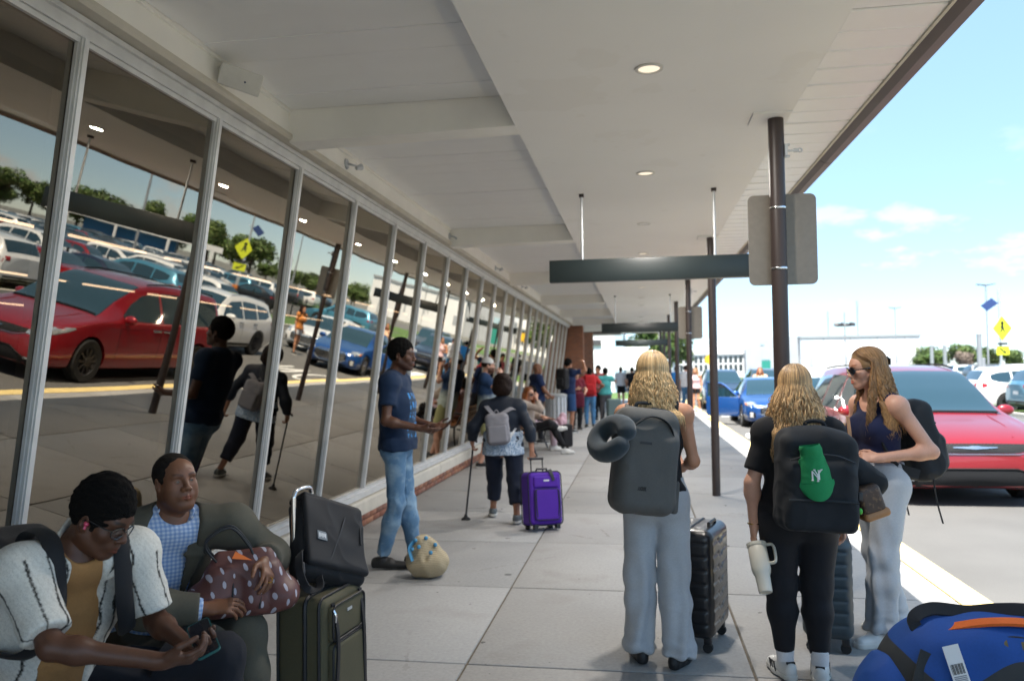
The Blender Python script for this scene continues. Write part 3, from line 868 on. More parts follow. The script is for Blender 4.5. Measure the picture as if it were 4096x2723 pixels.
def meshgrille():
    m = pmat('grille_mesh', (0.006, 0.006, 0.007), 0.7, spec=.15)
    N, L, b = nodes_of(m); x, y, z, v = nxyz(m)
    def tri(u, f):
        a = nmath(m, 'MULTIPLY', u, f); fr = nmath(m, 'FRACT', a); return nmath(m, 'ABSOLUTE', nmath(m, 'SUBTRACT', fr, 0.5))
    p = nmath(m, 'ADD', x, nmath(m, 'MULTIPLY', z, 1.7)); q = nmath(m, 'SUBTRACT', x, nmath(m, 'MULTIPLY', z, 1.7))
    k = nmath(m, 'MINIMUM', tri(p, 24), tri(q, 24)); f = nmath(m, 'LESS_THAN', k, 0.13)
    over(m, f, (0.03, 0.031, 0.033)); return m
M_GRILLE = meshgrille()
def carpaint(n, c, metal=0.35, rough=0.32): return pmat('car_paint_' + n, c, rough, metal=metal, coat=1.0)

class CarBody:
    T = np.array([0, .10, .20, .28, .38, .50, .535, .74, .79, .86, 1.0])
    def __init__(s, st, crown=0.05):
        s.st = np.array(st, float); s.crown = crown; s.L = s.st[-1, 0]
    def sec(s, y):
        S = s.st; f = lambda c: pchip(S[:, 0], S[:, c], y)
        zb, zs, zt, wl, wb, wt = (f(c) for c in range(1, 7))
        g = np.clip((zt - zs - 0.06) / 0.3, 0, 1)      # greenhouse amount
        zc = zt - s.crown * 0.55
        X = np.stack([0 * zb, wl * .80, wl * .955, wl * 1.0, wl * 1.005, wb * 1.0, wb * .985, wt + (wb - wt) * (0.06 + .10 * (1 - g)), wt * (1 - 0.02) , wt * .86, 0 * zb], -1)
        zm = zb + (zs - zb) * .55
        Z = np.stack([zb + .02, zb, zb + .06, zb + (zs - zb) * .30, zm, zs - .02 * 1, zs + .012, zc - .05 * g - .004, zc - 0.005, zc + s.crown * .22, zt + 0 * zb], -1)
        return X, Z
    def pt(s, y, t):
        y = np.atleast_1d(np.asarray(y, float)); t = np.atleast_1d(np.asarray(t, float))
        X, Z = s.sec(y)
        out = np.zeros((len(y), 3)); out[:, 1] = -y
        for k in range(len(y)):
            out[k, 0] = pchip(s.T, X[k], np.array([t[k]]))[0]; out[k, 2] = pchip(s.T, Z[k], np.array([t[k]]))[0]
        return out
    def mesh(s, wheels, rw, ns=70):
        ys = np.unique(np.concatenate([s.L * (0.5 - 0.5 * np.cos(np.linspace(0, PI, ns))) * .5 + np.linspace(0, s.L, ns) * .5, [s.L]]))
        ts = np.concatenate([np.linspace(0, .2, 4)[:-1], np.linspace(.2, .5, 9)[:-1], np.linspace(.5, .535, 3)[:-1], np.linspace(.535, .79, 8)[:-1], np.linspace(.79, 1, 7)])
        X, Z = s.sec(ys); n, m = len(ys), len(ts)
        V = []
        for i in range(n):
            x = pchip(s.T, X[i], ts); z = pchip(s.T, Z[i], ts)
            ring = [(x[k], -ys[i], z[k]) for k in range(m)] + [(-x[k], -ys[i], z[k]) for k in range(m - 2, 0, -1)]
            V += ring
        r = 2 * m - 2
        F = [(i * r + k, i * r + (k + 1) % r, (i + 1) * r + (k + 1) % r, (i + 1) * r + k) for i in range(n - 1) for k in range(r)]
        F += [tuple(range(r))[::-1], tuple((n - 1) * r + k for k in range(r))]
        me = mesh_np('body', V, [f for f in F])
        bm = bmesh.new(); bm.from_mesh(me); bmesh.ops.recalc_face_normals(bm, faces=bm.faces); bm.to_mesh(me); bm.free()
        s.bvh = BVHTree.FromPolygons([v.co[:] for v in me.vertices], [p.vertices[:] for p in me.polygons])
        o = bpy.data.objects.new('tmp', me); COL.objects.link(o)
        cut = MB()
        for yw in wheels:
            for sx in (-1, 1): cut.cyl((sx * .62, -yw, rw), (sx * 1.4, -yw, rw), rw * 1.14, 28)
        co = cut.build('cut')
        md = o.modifiers.new('b', 'BOOLEAN'); md.object = co; md.operation = 'DIFFERENCE'; md.solver = 'EXACT'
        dg = bpy.context.evaluated_depsgraph_get()
        me2 = bpy.data.meshes.new_from_object(o.evaluated_get(dg))
        for oo in (o, co): bpy.data.objects.remove(oo)
        for p in me2.polygons: p.use_smooth = True
        try: me2.set_sharp_from_angle(angle=R(32))
        except Exception: pass
        me2.materials.clear()
        return me2
    def cast(s, p, d):
        h = s.bvh.ray_cast(Vector(p), Vector(d).normalized())
        return h[0], h[1]
    def patch(s, mb, cols, d, rows=4, off=0.004):
        """cols: list of (u,v0,v1). d: 'f','b' (u=x) or 'l','r' (u=y from front); cast onto the body"""
        V = []; n = len(cols)
        dv = {'f': (0, -1, 0), 'b': (0, 1, 0), 'l': (1, 0, 0), 'r': (-1, 0, 0)}[d]
        for u, a, b in cols:
            for k in range(rows + 1):
                v = a + (b - a) * k / rows
                if d in 'fb': o = (u, 3 if d == 'f' else -9, v)
                else: o = (-3 if d == 'l' else 3, -u, v)
                h, nn = s.cast(o, dv)
                if h is None: h = Vector((u, -.1 if d == 'f' else -s.L + .1, v)) if d in 'fb' else Vector(((-.8 if d == 'l' else .8), -u, v)); nn = -Vector(dv)
                nn = nn if nn.dot(Vector(dv)) < 0 else -nn
                V.append(h + nn * off)
        F = [(i * (rows + 1) + k, (i + 1) * (rows + 1) + k, (i + 1) * (rows + 1) + k + 1, i * (rows + 1) + k + 1) for i in range(n - 1) for k in range(rows)]
        if d in 'br': F = [f[::-1] for f in F]
        return mb.add(V, F, True)
    def band(s, mb, y0, y1, t0, t1, ny=8, nt=8, off=0.004):
        """patch of the loft itself over both sides, for windscreens"""
        V = []
        tt = np.concatenate([np.linspace(t0, t1, nt), np.linspace(t1, t0, nt)[1:]])
        for y in np.linspace(y0, y1, ny):
            P = s.pt(np.full(len(tt), y), tt); P[nt:, 0] *= -1
            P2 = s.pt(np.full(len(tt), y + .02), tt)
            for p, q in zip(P, P2):
                nrm = Vector((0, (q[2] - p[2]), .02)).normalized()
                if nrm.z < 0: nrm = -nrm
                V.append(Vector(p) + nrm * off)
        r = len(tt)
        return mb.add(V, [(i * r + k, i * r + k + 1, (i + 1) * r + k + 1, (i + 1) * r + k) for i in range(ny - 1) for k in range(r - 1)], True)

def arc_cols(x0, x1, f0, f1, n=12):
    return [(x, f0(x), f1(x)) for x in np.linspace(x0, x1, n)]

def wheel(parent, x, y, r, w, rim):
    sx = 1 if x > 0 else -1
    mb = MB(); mb.lathe([(r * .64, -w / 2), (r * .93, -w / 2), (r, -w / 2 + .03), (r, w / 2 - .03), (r * .93, w / 2), (r * .64, w / 2 - .01), (r * .62, w / 2 - .03)], axis='x', n=32)
    t = mb.build('tyre', M_TYRE, parent, loc=(x, y, r)); t.rotation_euler = (0, 0, 0 if sx > 0 else PI)
    mb = MB(); mb.lathe([(r * .66, w / 2 - .012), (r * .60, w / 2 - .02), (r * .56, w / 2 - .05), (0, w / 2 - .07)], axis='x', n=32)
    for k in range(10):
        a = 2 * PI * k / 10; c, s_ = math.cos(a), math.sin(a)
        mb.obox((w / 2 - .03, c * r * .34, s_ * r * .34), (.014, 0, 0), (0, -s_ * .018, c * .018), (0, c * r * .28, s_ * r * .28))
    mb.lathe([(r * .16, w / 2 - .045), (r * .14, w / 2 - .012), (0, w / 2 - .01)], axis='x', n=16)
    mb.build('rim', rim, t)

def make_car(kind, name, label, cat, paint, loc, rz, opts=()):
    K = CARS[kind]; B = K['B']
    t = thing(name, label, cat, loc, rz)
    link('body', K['me'], None, t).data = K['me'].copy()
    body = t.children[0]; body.data.materials.clear(); body.data.materials.append(paint)
    for yw in K['wheels']:
        for sx in (-1, 1): wheel(t, sx * K['track'], -yw, K['rw'], .22, K['rim'])
    mb = MB(); mb.box(-.78, .78, -B.L + .35, -.35, .20, .5); mb.build('underbody', M_WELL, t)
    K['detail'](B, t, paint, opts)
    return t

def part_patch(B, t, name, m, cols, d, off=.004, rows=4):
    mb = MB(); B.patch(mb, cols, d, rows, off); return mb.build(name, m, t)

def side_windows(B, t, wins, zlo, zhi, m=None):
    """wins: list of list of (y, z0, z1) columns"""
    for w in wins:
        for d in 'lr': part_patch(B, t, 'window', m or M_CARGLASS, w, d, .003, 4)

def mirror_pair(t, x, y, z, paint):
    for sx in (-1, 1):
        F_ = Field((-.16, -.12, -.12), (.16, .12, .12), .014); F_.ell((0, 0, 0), (.12, .055, .078), .01); F_.cut((0, -.02, 0), (0, -1, 0))
        V, Q = F_.mesh(); o = link('mirror', mesh_np('mirror', V, quads=Q, smooth=True), paint, t, (sx * x, y, z))
        mb = MB(); mb.tube([(0, 0, -.03), (-sx * .14, -.02, -.06)], .022, 8); mb.build('mirror_arm', M_CLADDING, o)

def handle_pair(t, B, ys, z):
    for y in ys:
        for sx in (-1, 1):
            h, n = B.cast((sx * 3, -y, z), (-sx, 0, 0))
            mb = MB(); mb.obox((h.x + sx * .012, -y, z), (.012, 0, 0), (0, .10, 0), (0, 0, .016)); mb.build('handle', M_CHROME, t, bevel=.006)

def det_van(B, t, paint, opts):
    # hood seam darker line, grilles, lights
    up_ = lambda x: .775 - .05 * abs(x) ** 2 * .3 + .012 * (x * x)
    part_patch(B, t, 'upper_grille', M_GRILLE, [(x, (.67 if abs(x) < .5 else .67 + (abs(x) - .5) * .28), .775 - .02 * x * x) for x in np.linspace(-.70, .70, 21)], 'f', .006)
    mb = MB(); mb.tube([B.cast((x, 3, .655 + .28 * max(0, abs(x) - .5) ** 1.0), (0, -1, 0))[0] + Vector((0, .008, 0)) for x in np.linspace(-.72, .72, 25)], .005, 6); mb.build('grille_trim', M_CHROME, t)
    for sx in (-1, 1):
        part_patch(B, t, 'headlight', M_LAMPGL, [(sx * x, a, b) for x, a, b in ((.66, .70, .755), (.72, .695, .775), (.80, .70, .80), (.87, .725, .815), (.915, .76, .82))], 'f' if True else 'l', .007)
        part_patch(B, t, 'headlight_corner', M_LAMPGL, [(y, a, b) for y, a, b in ((.14, .70, .80), (.28, .74, .835), (.45, .80, .86), (.58, .845, .87))], 'r' if sx > 0 else 'l', .006)
    # winged emblem
    mb = MB(); c = [(x, .722 - .0 * x, .722 + (.022 if abs(x) < .06 else .016 * (1 - abs(x) / .27)) + .01 * (abs(x) / .26)) for x in np.linspace(-.25, .25, 15)]
    B.patch(mb, [(x, .722 - .018 * (1 - abs(x) / .26), b) for x, a, b in c], 'f', 2, .016); mb.build('winged_emblem', M_CHROME, t)
    lo = lambda x: .26 + .02 * abs(x); hi = lambda x: .45 - (max(0, abs(x) - .48) * .55)
    part_patch(B, t, 'lower_surround', M_CLADDING, [(x, lo(x) - .03, hi(x) + .035) for x in np.linspace(-.80, .80, 25)], 'f', .005)
    part_patch(B, t, 'lower_grille', M_GRILLE, [(x, lo(x) + .005, hi(x)) for x in np.linspace(-.66, .66, 25)], 'f', .012)
    mb = MB(); mb.tube([B.cast((x, 3, hi(x) + .028), (0, -1, 0))[0] + Vector((0, .012, 0)) for x in np.linspace(-.78, .78, 25)], .009, 6); mb.build('lower_trim', M_CLADDING, t)
    for sx in (-1, 1):
        part_patch(B, t, 'fog_lamp', M_LAMPGL, [(sx * x, .325, .36) for x in (.70, .74, .78)], 'f', .012, 2)
    mb = MB(); B.band(mb, 1.20, 2.26, .805, 1.0, 14, 10, .006); ws = mb.build('windscreen', M_CARGLASS, t)
    mb = MB(); mb.tube([B.pt([1.22 + .02 * abs(x)], [1 - .17 * abs(x) / .6])[0] * np.array([1 if x > 0 else -1, 1, 1]) + np.array([0, .0, .018]) for x in np.linspace(-.60, .60, 13)], .012, 6); mb.build('wiper', M_CLADDING, t)
    side_windows(B, t, [[(1.72, 1.08, 1.15), (1.95, 1.075, 1.33), (2.25, 1.07, 1.49), (2.60, 1.07, 1.57), (2.78, 1.07, 1.585)],
                        [(2.84, 1.07, 1.587), (3.2, 1.08, 1.60), (3.75, 1.085, 1.60)], [(3.81, 1.09, 1.598), (4.3, 1.10, 1.585), (4.62, 1.12, 1.56), (4.78, 1.22, 1.52)]], 0, 0)
    mb = MB(); B.band(mb, 4.86, 5.09, .82, 1.0, 5, 8, .006); mb.build('rear_window', M_CARGLASS, t)
    for sx in (-1, 1):
        mb = MB(); mb.tube([B.pt([y], [.815])[0] * np.array([sx, 1, 1]) + np.array([0, 0, .03]) for y in np.linspace(2.5, 4.7, 12)], .014, 6); mb.build('roof_rail', M_CLADDING, t)
        part_patch(B, t, 'tail_light', M_TAIL, [(y, a, b) for y, a, b in ((4.88, .95, 1.08), (5.0, .93, 1.10), (5.08, .93, 1.10))], 'r' if sx > 0 else 'l', .006)
        mb = MB(); mb.tube([B.cast((sx * 3, -y, z), (-sx, 0, 0))[0] for y, z in ((1.35, .93), (2.4, .96), (3.6, .99), (4.8, 1.0))], .006, 5); mb.build('door_crease', paint, t)
        for y in (1.62, 2.80, 3.85):
            mb = MB(); mb.tube([B.cast((sx * 3, -y, z), (-sx, 0, 0))[0] for z in np.linspace(.30, 1.02, 9)], .004, 4); mb.build('door_seam', M_WELL, t)
    mirror_pair(t, 1.06, -1.72, 1.10, paint); handle_pair(t, B, (2.66, 2.95), .93)
    for sx in (-1, 1):
        mb = MB(); mb.tube([B.pt([y], [a])[0] * np.array([sx, 1, 1]) for y, a in ((.20, .90), (.6, .895), (1.1, .90))], .008, 5); mb.build('hood_crease', paint, t)

def det_sedan(B, t, paint, opts):
    hexg = [(x, .30 + max(0, abs(x) - .26) * .55, .655 - max(0, abs(x) - .34) * .6) for x in np.linspace(-.47, .47, 19)]
    part_patch(B, t, 'grille', M_CLADDING, hexg, 'f', .006)
    for z in (.36, .42, .48, .54, .60):
        w = .30 + .12 * min(1, (z - .30) / .12)
        part_patch(B, t, 'grille_bar', M_CHROME, [(x, z - .011, z + .011) for x in np.linspace(-w, w, 9)], 'f', .018, 1)
    mb = MB(); mb.tube([B.cast((x, 3, b), (0, -1, 0))[0] + Vector((0, .012, 0)) for x, a, b in hexg], .012, 6); mb.tube([B.cast((x, 3, a), (0, -1, 0))[0] + Vector((0, .012, 0)) for x, a, b in hexg], .012, 6); mb.build('grille_trim', M_CHROME, t)
    mb = MB(); mb.tube([(.05 * math.cos(a), B.cast((0, 3, .61), (0, -1, 0))[0].y + .02, .61 + .032 * math.sin(a)) for a in np.linspace(0, 2 * PI, 17)[:-1]], .006, 6, closed=True)
    for sx in (-.022, .022): mb.tube([(sx - .006, B.cast((0, 3, .61), (0, -1, 0))[0].y + .02, .585), (sx + .006, B.cast((0, 3, .61), (0, -1, 0))[0].y + .02, .635)], .006, 6)
    mb.tube([(-.024, B.cast((0, 3, .61), (0, -1, 0))[0].y + .02, .606), (.024, B.cast((0, 3, .61), (0, -1, 0))[0].y + .02, .614)], .006, 6); mb.build('badge', M_CHROME, t)
    for sx in (-1, 1):
        part_patch(B, t, 'headlight', M_LAMPGL, [(sx * x, a, b) for x, a, b in ((.50, .60, .66), (.60, .605, .69), (.72, .62, .715), (.80, .65, .725))], 'f', .006)
        part_patch(B, t, 'headlight_corner', M_LAMPGL, [(y, a, b) for y, a, b in ((.20, .62, .72), (.36, .66, .75), (.55, .715, .765))], 'r' if sx > 0 else 'l', .006)
        part_patch(B, t, 'indicator', M_AMBER, [(y, a, b) for y, a, b in ((.30, .645, .68), (.42, .67, .72))], 'r' if sx > 0 else 'l', .009, 2)
        part_patch(B, t, 'fog_surround', M_CLADDING, [(sx * x, a, b) for x, a, b in ((.60, .30, .45), (.68, .29, .50), (.76, .31, .50))], 'f', .005)
        for k in range(4): part_patch(B, t, 'running_lamp', M_WHITE, [(sx * x, .325 + .035 * k, .345 + .035 * k) for x in (.66, .74)], 'f', .012, 1)
        part_patch(B, t, 'tail_light', M_TAIL, [(y, a, b) for y, a, b in ((4.1, .78, .86), (4.3, .74, .90), (4.48, .74, .88))], 'r' if sx > 0 else 'l', .006)
        for y in ((1.42, 2.45, 3.35) if 'open' not in opts or sx < 0 else (2.45, 3.35)):
            mb = MB(); mb.tube([B.cast((sx * 3, -y, z), (-sx, 0, 0))[0] for z in np.linspace(.28, .86, 8)], .004, 4); mb.build('door_seam', M_WELL, t)
    part_patch(B, t, 'air_intake', M_CLADDING, [(x, .235, .275) for x in np.linspace(-.5, .5, 11)], 'f', .006, 2)
    mb = MB(); B.band(mb, 1.16, 1.92, .805, 1.0, 10, 9, .006); mb.build('windscreen', M_CARGLASS, t)
    mb = MB(); B.band(mb, 3.22, 3.86, .81, 1.0, 8, 9, .006); mb.build('rear_window', M_CARGLASS, t)
    fw_ = [(1.50, .90, .96), (1.75, .90, 1.12), (2.0, .90, 1.25), (2.42, .90, 1.31)]
    side_windows(B, t, [fw_, [(2.48, .90, 1.312), (2.9, .905, 1.30), (3.25, .91, 1.22), (3.45, .93, 1.10)]], 0, 0)
    mirror_pair(t, .97, -1.55, .96, paint); handle_pair(t, B, (2.25, 3.2), .80)
    if 'open' in opts:
        # open front door on the kerb side, hinged at its front edge
        d = bpy.data.objects.new('door', None); COL.objects.link(d); d.parent = t; d.location = (.89, -1.42, 0); d.rotation_euler = (0, 0, R(62))
        mb = MB(); mb.prism([(0.0, .30), (.02, .27), (1.0, .27), (1.04, .34), (1.04, .86), (0.0, .84)], -.035, .035, axis=0); mb2 = MB()
        mb2.v = [(x, -y, z) for x, y, z in mb.v]; mb2.f = [f[::-1] for f in mb.f]; mb2.m = mb.m; mb2.sm = mb.sm
        mb2.build('door_skin', paint, d, bevel=.015)
        mb = MB(); mb.tube([(0, -.02, .85), (0, -.42, 1.20), (0, -.55, 1.27), (0, -1.02, 1.30), (0, -1.02, .86)], .022, 6); mb.build('window_frame', paint, d)
        mb = MB(); mb.add([(0, -.06, .86), (0, -.42, 1.18), (0, -.56, 1.25), (0, -1.0, 1.28), (0, -1.0, .86)], [(0, 1, 2, 3, 4)]); mb.build('door_glass', M_CARGLASS, d)

def det_suv(B, t, paint, opts):
    part_patch(B, t, 'grille', M_CLADDING, [(x, .56, .80 - .05 * abs(x)) for x in np.linspace(-.48, .48, 13)], 'f', .006)
    for z in (.61, .67, .73): part_patch(B, t, 'grille_bar', M_CHROME, [(x, z - .012, z + .012) for x in np.linspace(-.45, .45, 9)], 'f', .016, 1)
    part_patch(B, t, 'lower_bumper', M_CLADDING, [(x, .28, .42) for x in np.linspace(-.70, .70, 13)], 'f', .006)
    for sx in (-1, 1):
        dd = 'r' if sx > 0 else 'l'
        part_patch(B, t, 'headlight', M_LAMPGL, [(sx * x, a, b) for x, a, b in ((.52, .70, .79), (.64, .70, .81), (.76, .71, .83), (.83, .74, .83))], 'f', .006)
        part_patch(B, t, 'tail_light', M_TAIL, [(y, a, b) for y, a, b in ((4.30, .95, 1.04), (4.45, .90, 1.08), (4.60, .88, 1.08))], dd, .006)
        part_patch(B, t, 'sill_cladding', M_CLADDING, [(y, .22, .36) for y in np.linspace(1.45, 3.2, 8)], dd, .006, 2)
        for y in (1.55, 2.55, 3.45):
            mb = MB(); mb.tube([B.cast((sx * 3, -y, z), (-sx, 0, 0))[0] for z in np.linspace(.32, 1.0, 8)], .004, 4); mb.build('door_seam', M_WELL, t)
        mb = MB(); mb.tube([B.pt([y], [.82])[0] * np.array([sx, 1, 1]) + np.array([0, 0, .03]) for y in np.linspace(2.2, 4.1, 10)], .014, 6); mb.build('roof_rail', M_RIM, t)
    part_patch(B, t, 'tail_light', M_TAIL, [(x, .93, 1.06) for x in (-.85, -.72, -.58)], 'b', .006)
    part_patch(B, t, 'tail_light', M_TAIL, [(x, .93, 1.06) for x in (.58, .72, .85)], 'b', .006)
    part_patch(B, t, 'rear_plate', M_WHITE, [(x, .72, .84) for x in (-.2, 0, .2)], 'b', .008)
    part_patch(B, t, 'rear_bumper', M_CLADDING, [(x, .30, .50) for x in np.linspace(-.7, .7, 9)], 'b', .006)
    mb = MB(); B.band(mb, 1.22, 2.0, .805, 1.0, 10, 9, .006); mb.build('windscreen', M_CARGLASS, t)
    mb = MB(); B.band(mb, 4.28, 4.52, .82, 1.0, 6, 9, .006); mb.build('rear_window', M_CARGLASS, t)
    side_windows(B, t, [[(1.62, 1.04, 1.09), (1.85, 1.04, 1.30), (2.1, 1.04, 1.45), (2.52, 1.04, 1.51)], [(2.58, 1.04, 1.51), (3.1, 1.05, 1.51), (3.42, 1.06, 1.49)], [(3.48, 1.07, 1.485), (3.9, 1.10, 1.44), (4.15, 1.18, 1.36)]], 0, 0)
    mirror_pair(t, 1.02, -1.68, 1.08, paint); handle_pair(t, B, (2.4, 3.3), .93)

CARS = {}
def defcar(kind, st, wheels, track, rw, rim, detail, crown=.05):
    B = CarBody(st, crown); me = B.mesh(wheels, rw)
    CARS[kind] = dict(B=B, me=me, wheels=wheels, track=track, rw=rw, rim=rim, detail=detail)
defcar('van', [(0, .34, .60, .70, .62, .60, .45), (.05, .25, .66, .765, .80, .76, .62), (.22, .20, .76, .86, .93, .88, .74), (.55, .19, .87, .96, .985, .95, .80), (1.0, .19, .97, 1.045, 1.0, .98, .85), (1.22, .19, 1.0, 1.10, 1.0, .985, .83), (1.8, .19, 1.03, 1.44, 1.005, .985, .75),
               (2.3, .19, 1.045, 1.665, 1.01, .985, .70), (3.2, .19, 1.06, 1.75, 1.01, .985, .70), (4.5, .20, 1.09, 1.72, 1.0, .965, .68), (4.88, .24, 1.09, 1.66, .975, .94, .68), (5.10, .30, 1.05, 1.28, .93, .90, .72), (5.17, .42, .95, 1.05, .85, .80, .70)],
       (.98, 4.07), .90, .36, M_RIMD, det_van)
defcar('sedan', [(0, .32, .52, .60, .55, .52, .40), (.05, .22, .58, .67, .70, .66, .52), (.25, .18, .67, .755, .83, .78, .64), (.6, .17, .76, .83, .885, .85, .70), (1.0, .17, .82, .90, .895, .87, .74), (1.18, .17, .845, .94, .90, .875, .73), (1.6, .17, .87, 1.20, .90, .88, .66),
                 (2.0, .17, .885, 1.385, .90, .88, .60), (2.6, .17, .895, 1.435, .90, .88, .59), (3.2, .17, .905, 1.385, .90, .875, .59), (3.6, .18, .915, 1.17, .89, .865, .66), (3.9, .20, .925, 1.03, .88, .855, .72), (4.3, .24, .93, 1.0, .86, .83, .70), (4.48, .28, .88, .97, .80, .78, .62), (4.57, .38, .80, .88, .72, .70, .58)],
       (.90, 3.60), .79, .325, M_RIM, det_sedan)
defcar('suv', [(0, .34, .62, .72, .62, .58, .46), (.05, .26, .70, .80, .76, .72, .58), (.22, .22, .80, .88, .87, .84, .68), (.6, .21, .89, .97, .915, .89, .74), (1.05, .21, .96, 1.03, .925, .90, .78), (1.25, .21, .99, 1.09, .93, .905, .77), (1.7, .21, 1.01, 1.38, .93, .905, .70),
               (2.1, .21, 1.025, 1.60, .93, .905, .65), (2.8, .21, 1.04, 1.675, .93, .905, .64), (3.8, .22, 1.07, 1.63, .925, .895, .64), (4.25, .25, 1.09, 1.54, .91, .88, .64), (4.50, .30, 1.06, 1.22, .88, .85, .68), (4.62, .42, .95, 1.06, .80, .77, .62)],
       (.92, 3.62), .82, .36, M_RIMD, det_suv)

P_RED = carpaint('red', (0.27, 0.008, 0.016), .3, .3)
P_BLUE = carpaint('blue', (0.008, 0.065, 0.25), .35, .3)
P_WHITE = carpaint('white', (0.72, 0.72, 0.71), 0, .35)
P_SILVER = carpaint('silver', (0.42, 0.43, 0.44), .6, .35)
P_BLACK = carpaint('black', (0.010, 0.011, 0.013), 0, .3)
P_NAVY = carpaint('navy', (0.012, 0.02, 0.05), .2, .3)
P_GREY = carpaint('grey', (0.09, 0.095, 0.10), .5, .35)
P_TEAL = carpaint('teal', (0.06, 0.22, 0.32), .3, .35)
# cars at the kerb; +y of a car is its front, all of them face the viewer
make_car('van', 'red_minivan', 'shiny red minivan with mesh grilles stopped at the yellow kerb', 'minivan', P_RED, (4.02, 10.42, ZR), PI)
make_car('suv', 'white_suv', 'white suv stopped in the second lane behind the red minivan', 'suv', P_WHITE, (6.5, 18.3, ZR), PI + R(1))
make_car('sedan', 'blue_sedan', 'blue sedan at the kerb with its front passenger door open', 'sedan', P_BLUE, (3.86, 23.4, ZR), PI, ('open',))
make_car('suv', 'blue_suv', 'dark blue suv at the kerb behind the blue sedan', 'suv', P_NAVY, (3.55, 33.5, ZR), PI)
make_car('sedan', 'white_sedan', 'white sedan in the second lane beside the blue sedan', 'sedan', P_WHITE, (6.5, 27.0, ZR), PI + R(3))
make_car('suv', 'grey_suv', 'grey suv farther along the second lane beyond the white sedan', 'suv', P_GREY, (6.9, 44.0, ZR), PI)

# the car park beyond the fence: one joined mesh per kind and paint, one object per car
def joined(kind, paint):
    t = make_car(kind, 'tmp_car', 'x', 'car', paint, (0, 0, 0), 0)
    mats = []; V = []; F = []; MI = []
    def walk(o, M):
        for ch in o.children:
            MM = M @ Matrix.LocRotScale(ch.location, ch.rotation_euler, None)
            if ch.type == 'MESH':
                b = len(V); V.extend([MM @ v.co for v in ch.data.vertices]); F.extend([tuple(i + b for i in p.vertices) for p in ch.data.polygons])
                mm = [m for m in ch.data.materials]
                for m in mm:
                    if m not in mats: mats.append(m)
                MI.extend([mats.index(mm[p.material_index]) if mm else 0 for p in ch.data.polygons])
            walk(ch, MM)
    walk(t, Matrix.Identity(4))
    me = bpy.data.meshes.new('car'); me.from_pydata([v[:] for v in V], [], F); me.polygons.foreach_set('material_index', MI)
    me.polygons.foreach_set('use_smooth', [True] * len(F)); me.update()
    try: me.set_sharp_from_angle(angle=R(35))
    except Exception: pass
    for m in mats: me.materials.append(m)
    def rm(o):
        for ch in list(o.children): rm(ch)
        bpy.data.objects.remove(o)
    rm(t); return me
COLS = {'white': P_WHITE, 'silver': P_SILVER, 'black': P_BLACK, 'navy blue': P_NAVY, 'grey': P_GREY, 'red': P_RED, 'teal blue': P_TEAL}
POOL = [(k, c) for k, c in (('suv', 'white'), ('sedan', 'silver'), ('suv', 'black'), ('sedan', 'navy blue'), ('suv', 'grey'), ('sedan', 'red'), ('van', 'white'), ('suv', 'teal blue'), ('sedan', 'black'), ('van', 'grey'))]
JM = {kc: joined(kc[0], COLS[kc[1]]) for kc in POOL}
ORD = ['first', 'second', 'third', 'fourth', 'fifth', 'sixth', 'seventh', 'eighth', 'ninth', 'tenth', 'eleventh', 'twelfth', 'thirteenth', 'fourteenth', 'fifteenth', 'sixteenth', 'seventeenth', 'eighteenth', 'nineteenth', 'twentieth', 'twenty first', 'twenty second', 'twenty third', 'twenty fourth', 'twenty fifth']
rc = random.Random(3)
ROWS = [(19.2, 'front row by the fence', -2, 21), (27.0, 'second row of the car park', -2, 27), (35.2, 'third row of the car park', 2, 32), (51.2, 'fourth row of the car park', 9, 40), (59.0, 'fifth row of the car park', 12, 41), (67.2, 'sixth row of the car park', 14, 41), (75.2, 'seventh row of the car park', 16, 42), (84.0, 'last row of the car park', 18, 42)]
KW = {'suv': 'suv', 'sedan': 'sedan', 'van': 'minivan'}
for ri, (x, rn, k0, k1) in enumerate(ROWS):
    cnt = {}
    for k in range(k0, k1):
        if rc.random() < 0.10: continue
        kc = rc.choice(POOL)
        if ri == 0 and k in (0, 1, 2, 3): kc = ('suv', 'white') if k != 2 else ('van', 'white')
        if ri == 0 and k in (12, 13): kc = ('suv', 'white')
        cnt[kc] = cnt.get(kc, 0) + 1
        L_ = CARS[kc[0]]['B'].L; back = rc.random() < .6
        o = link('parked_car', JM[kc], None, None, (x + (L_ / 2 if back else -L_ / 2) + rc.uniform(-.25, .25), -1.35 + 2.75 * k + 2.72 - 2.7, ZR), (0, 0, (PI / 2 if not back else -PI / 2) + PI + R(rc.uniform(-2, 2))))
        setp(o, '%s %s %s from the near end, %s' % (ORD[cnt[kc] - 1], kc[1], KW[kc[0]], rn), KW[kc[0]], 'cars in the ' + rn)
        if back: pass
# ================================================================== BACKGROUND
M_BWHITE = pmat('white_cladding', (0.74, 0.74, 0.73), 0.7, var=0.04, vs=0.4)
M_BGREY = pmat('grey_cladding', (0.36, 0.38, 0.40), 0.7, var=0.06, vs=0.4)
M_BBLUE = pmat('pale_blue_panel', (0.36, 0.50, 0.56), 0.6, var=0.05, vs=0.6)
M_WIN = pmat('far_window', (0.04, 0.05, 0.055), 0.08, spec=0.7)
M_TRIMG = pmat('roof_trim', (0.30, 0.32, 0.33), 0.6)
M_TRUNK = pmat('bark', (0.10, 0.075, 0.055), 0.95, var=0.3, vs=6)
M_LEAF = pmat('leaves', (0.075, 0.125, 0.030), 0.65, attr='tint', var=0.25, vs=0.8)
M_LEAF.node_tree.nodes['Principled BSDF'].inputs['Subsurface Weight'].default_value = 0.0
M_TWIG = pmat('bare_twigs', (0.22, 0.17, 0.135), 0.9, var=0.2, vs=1)
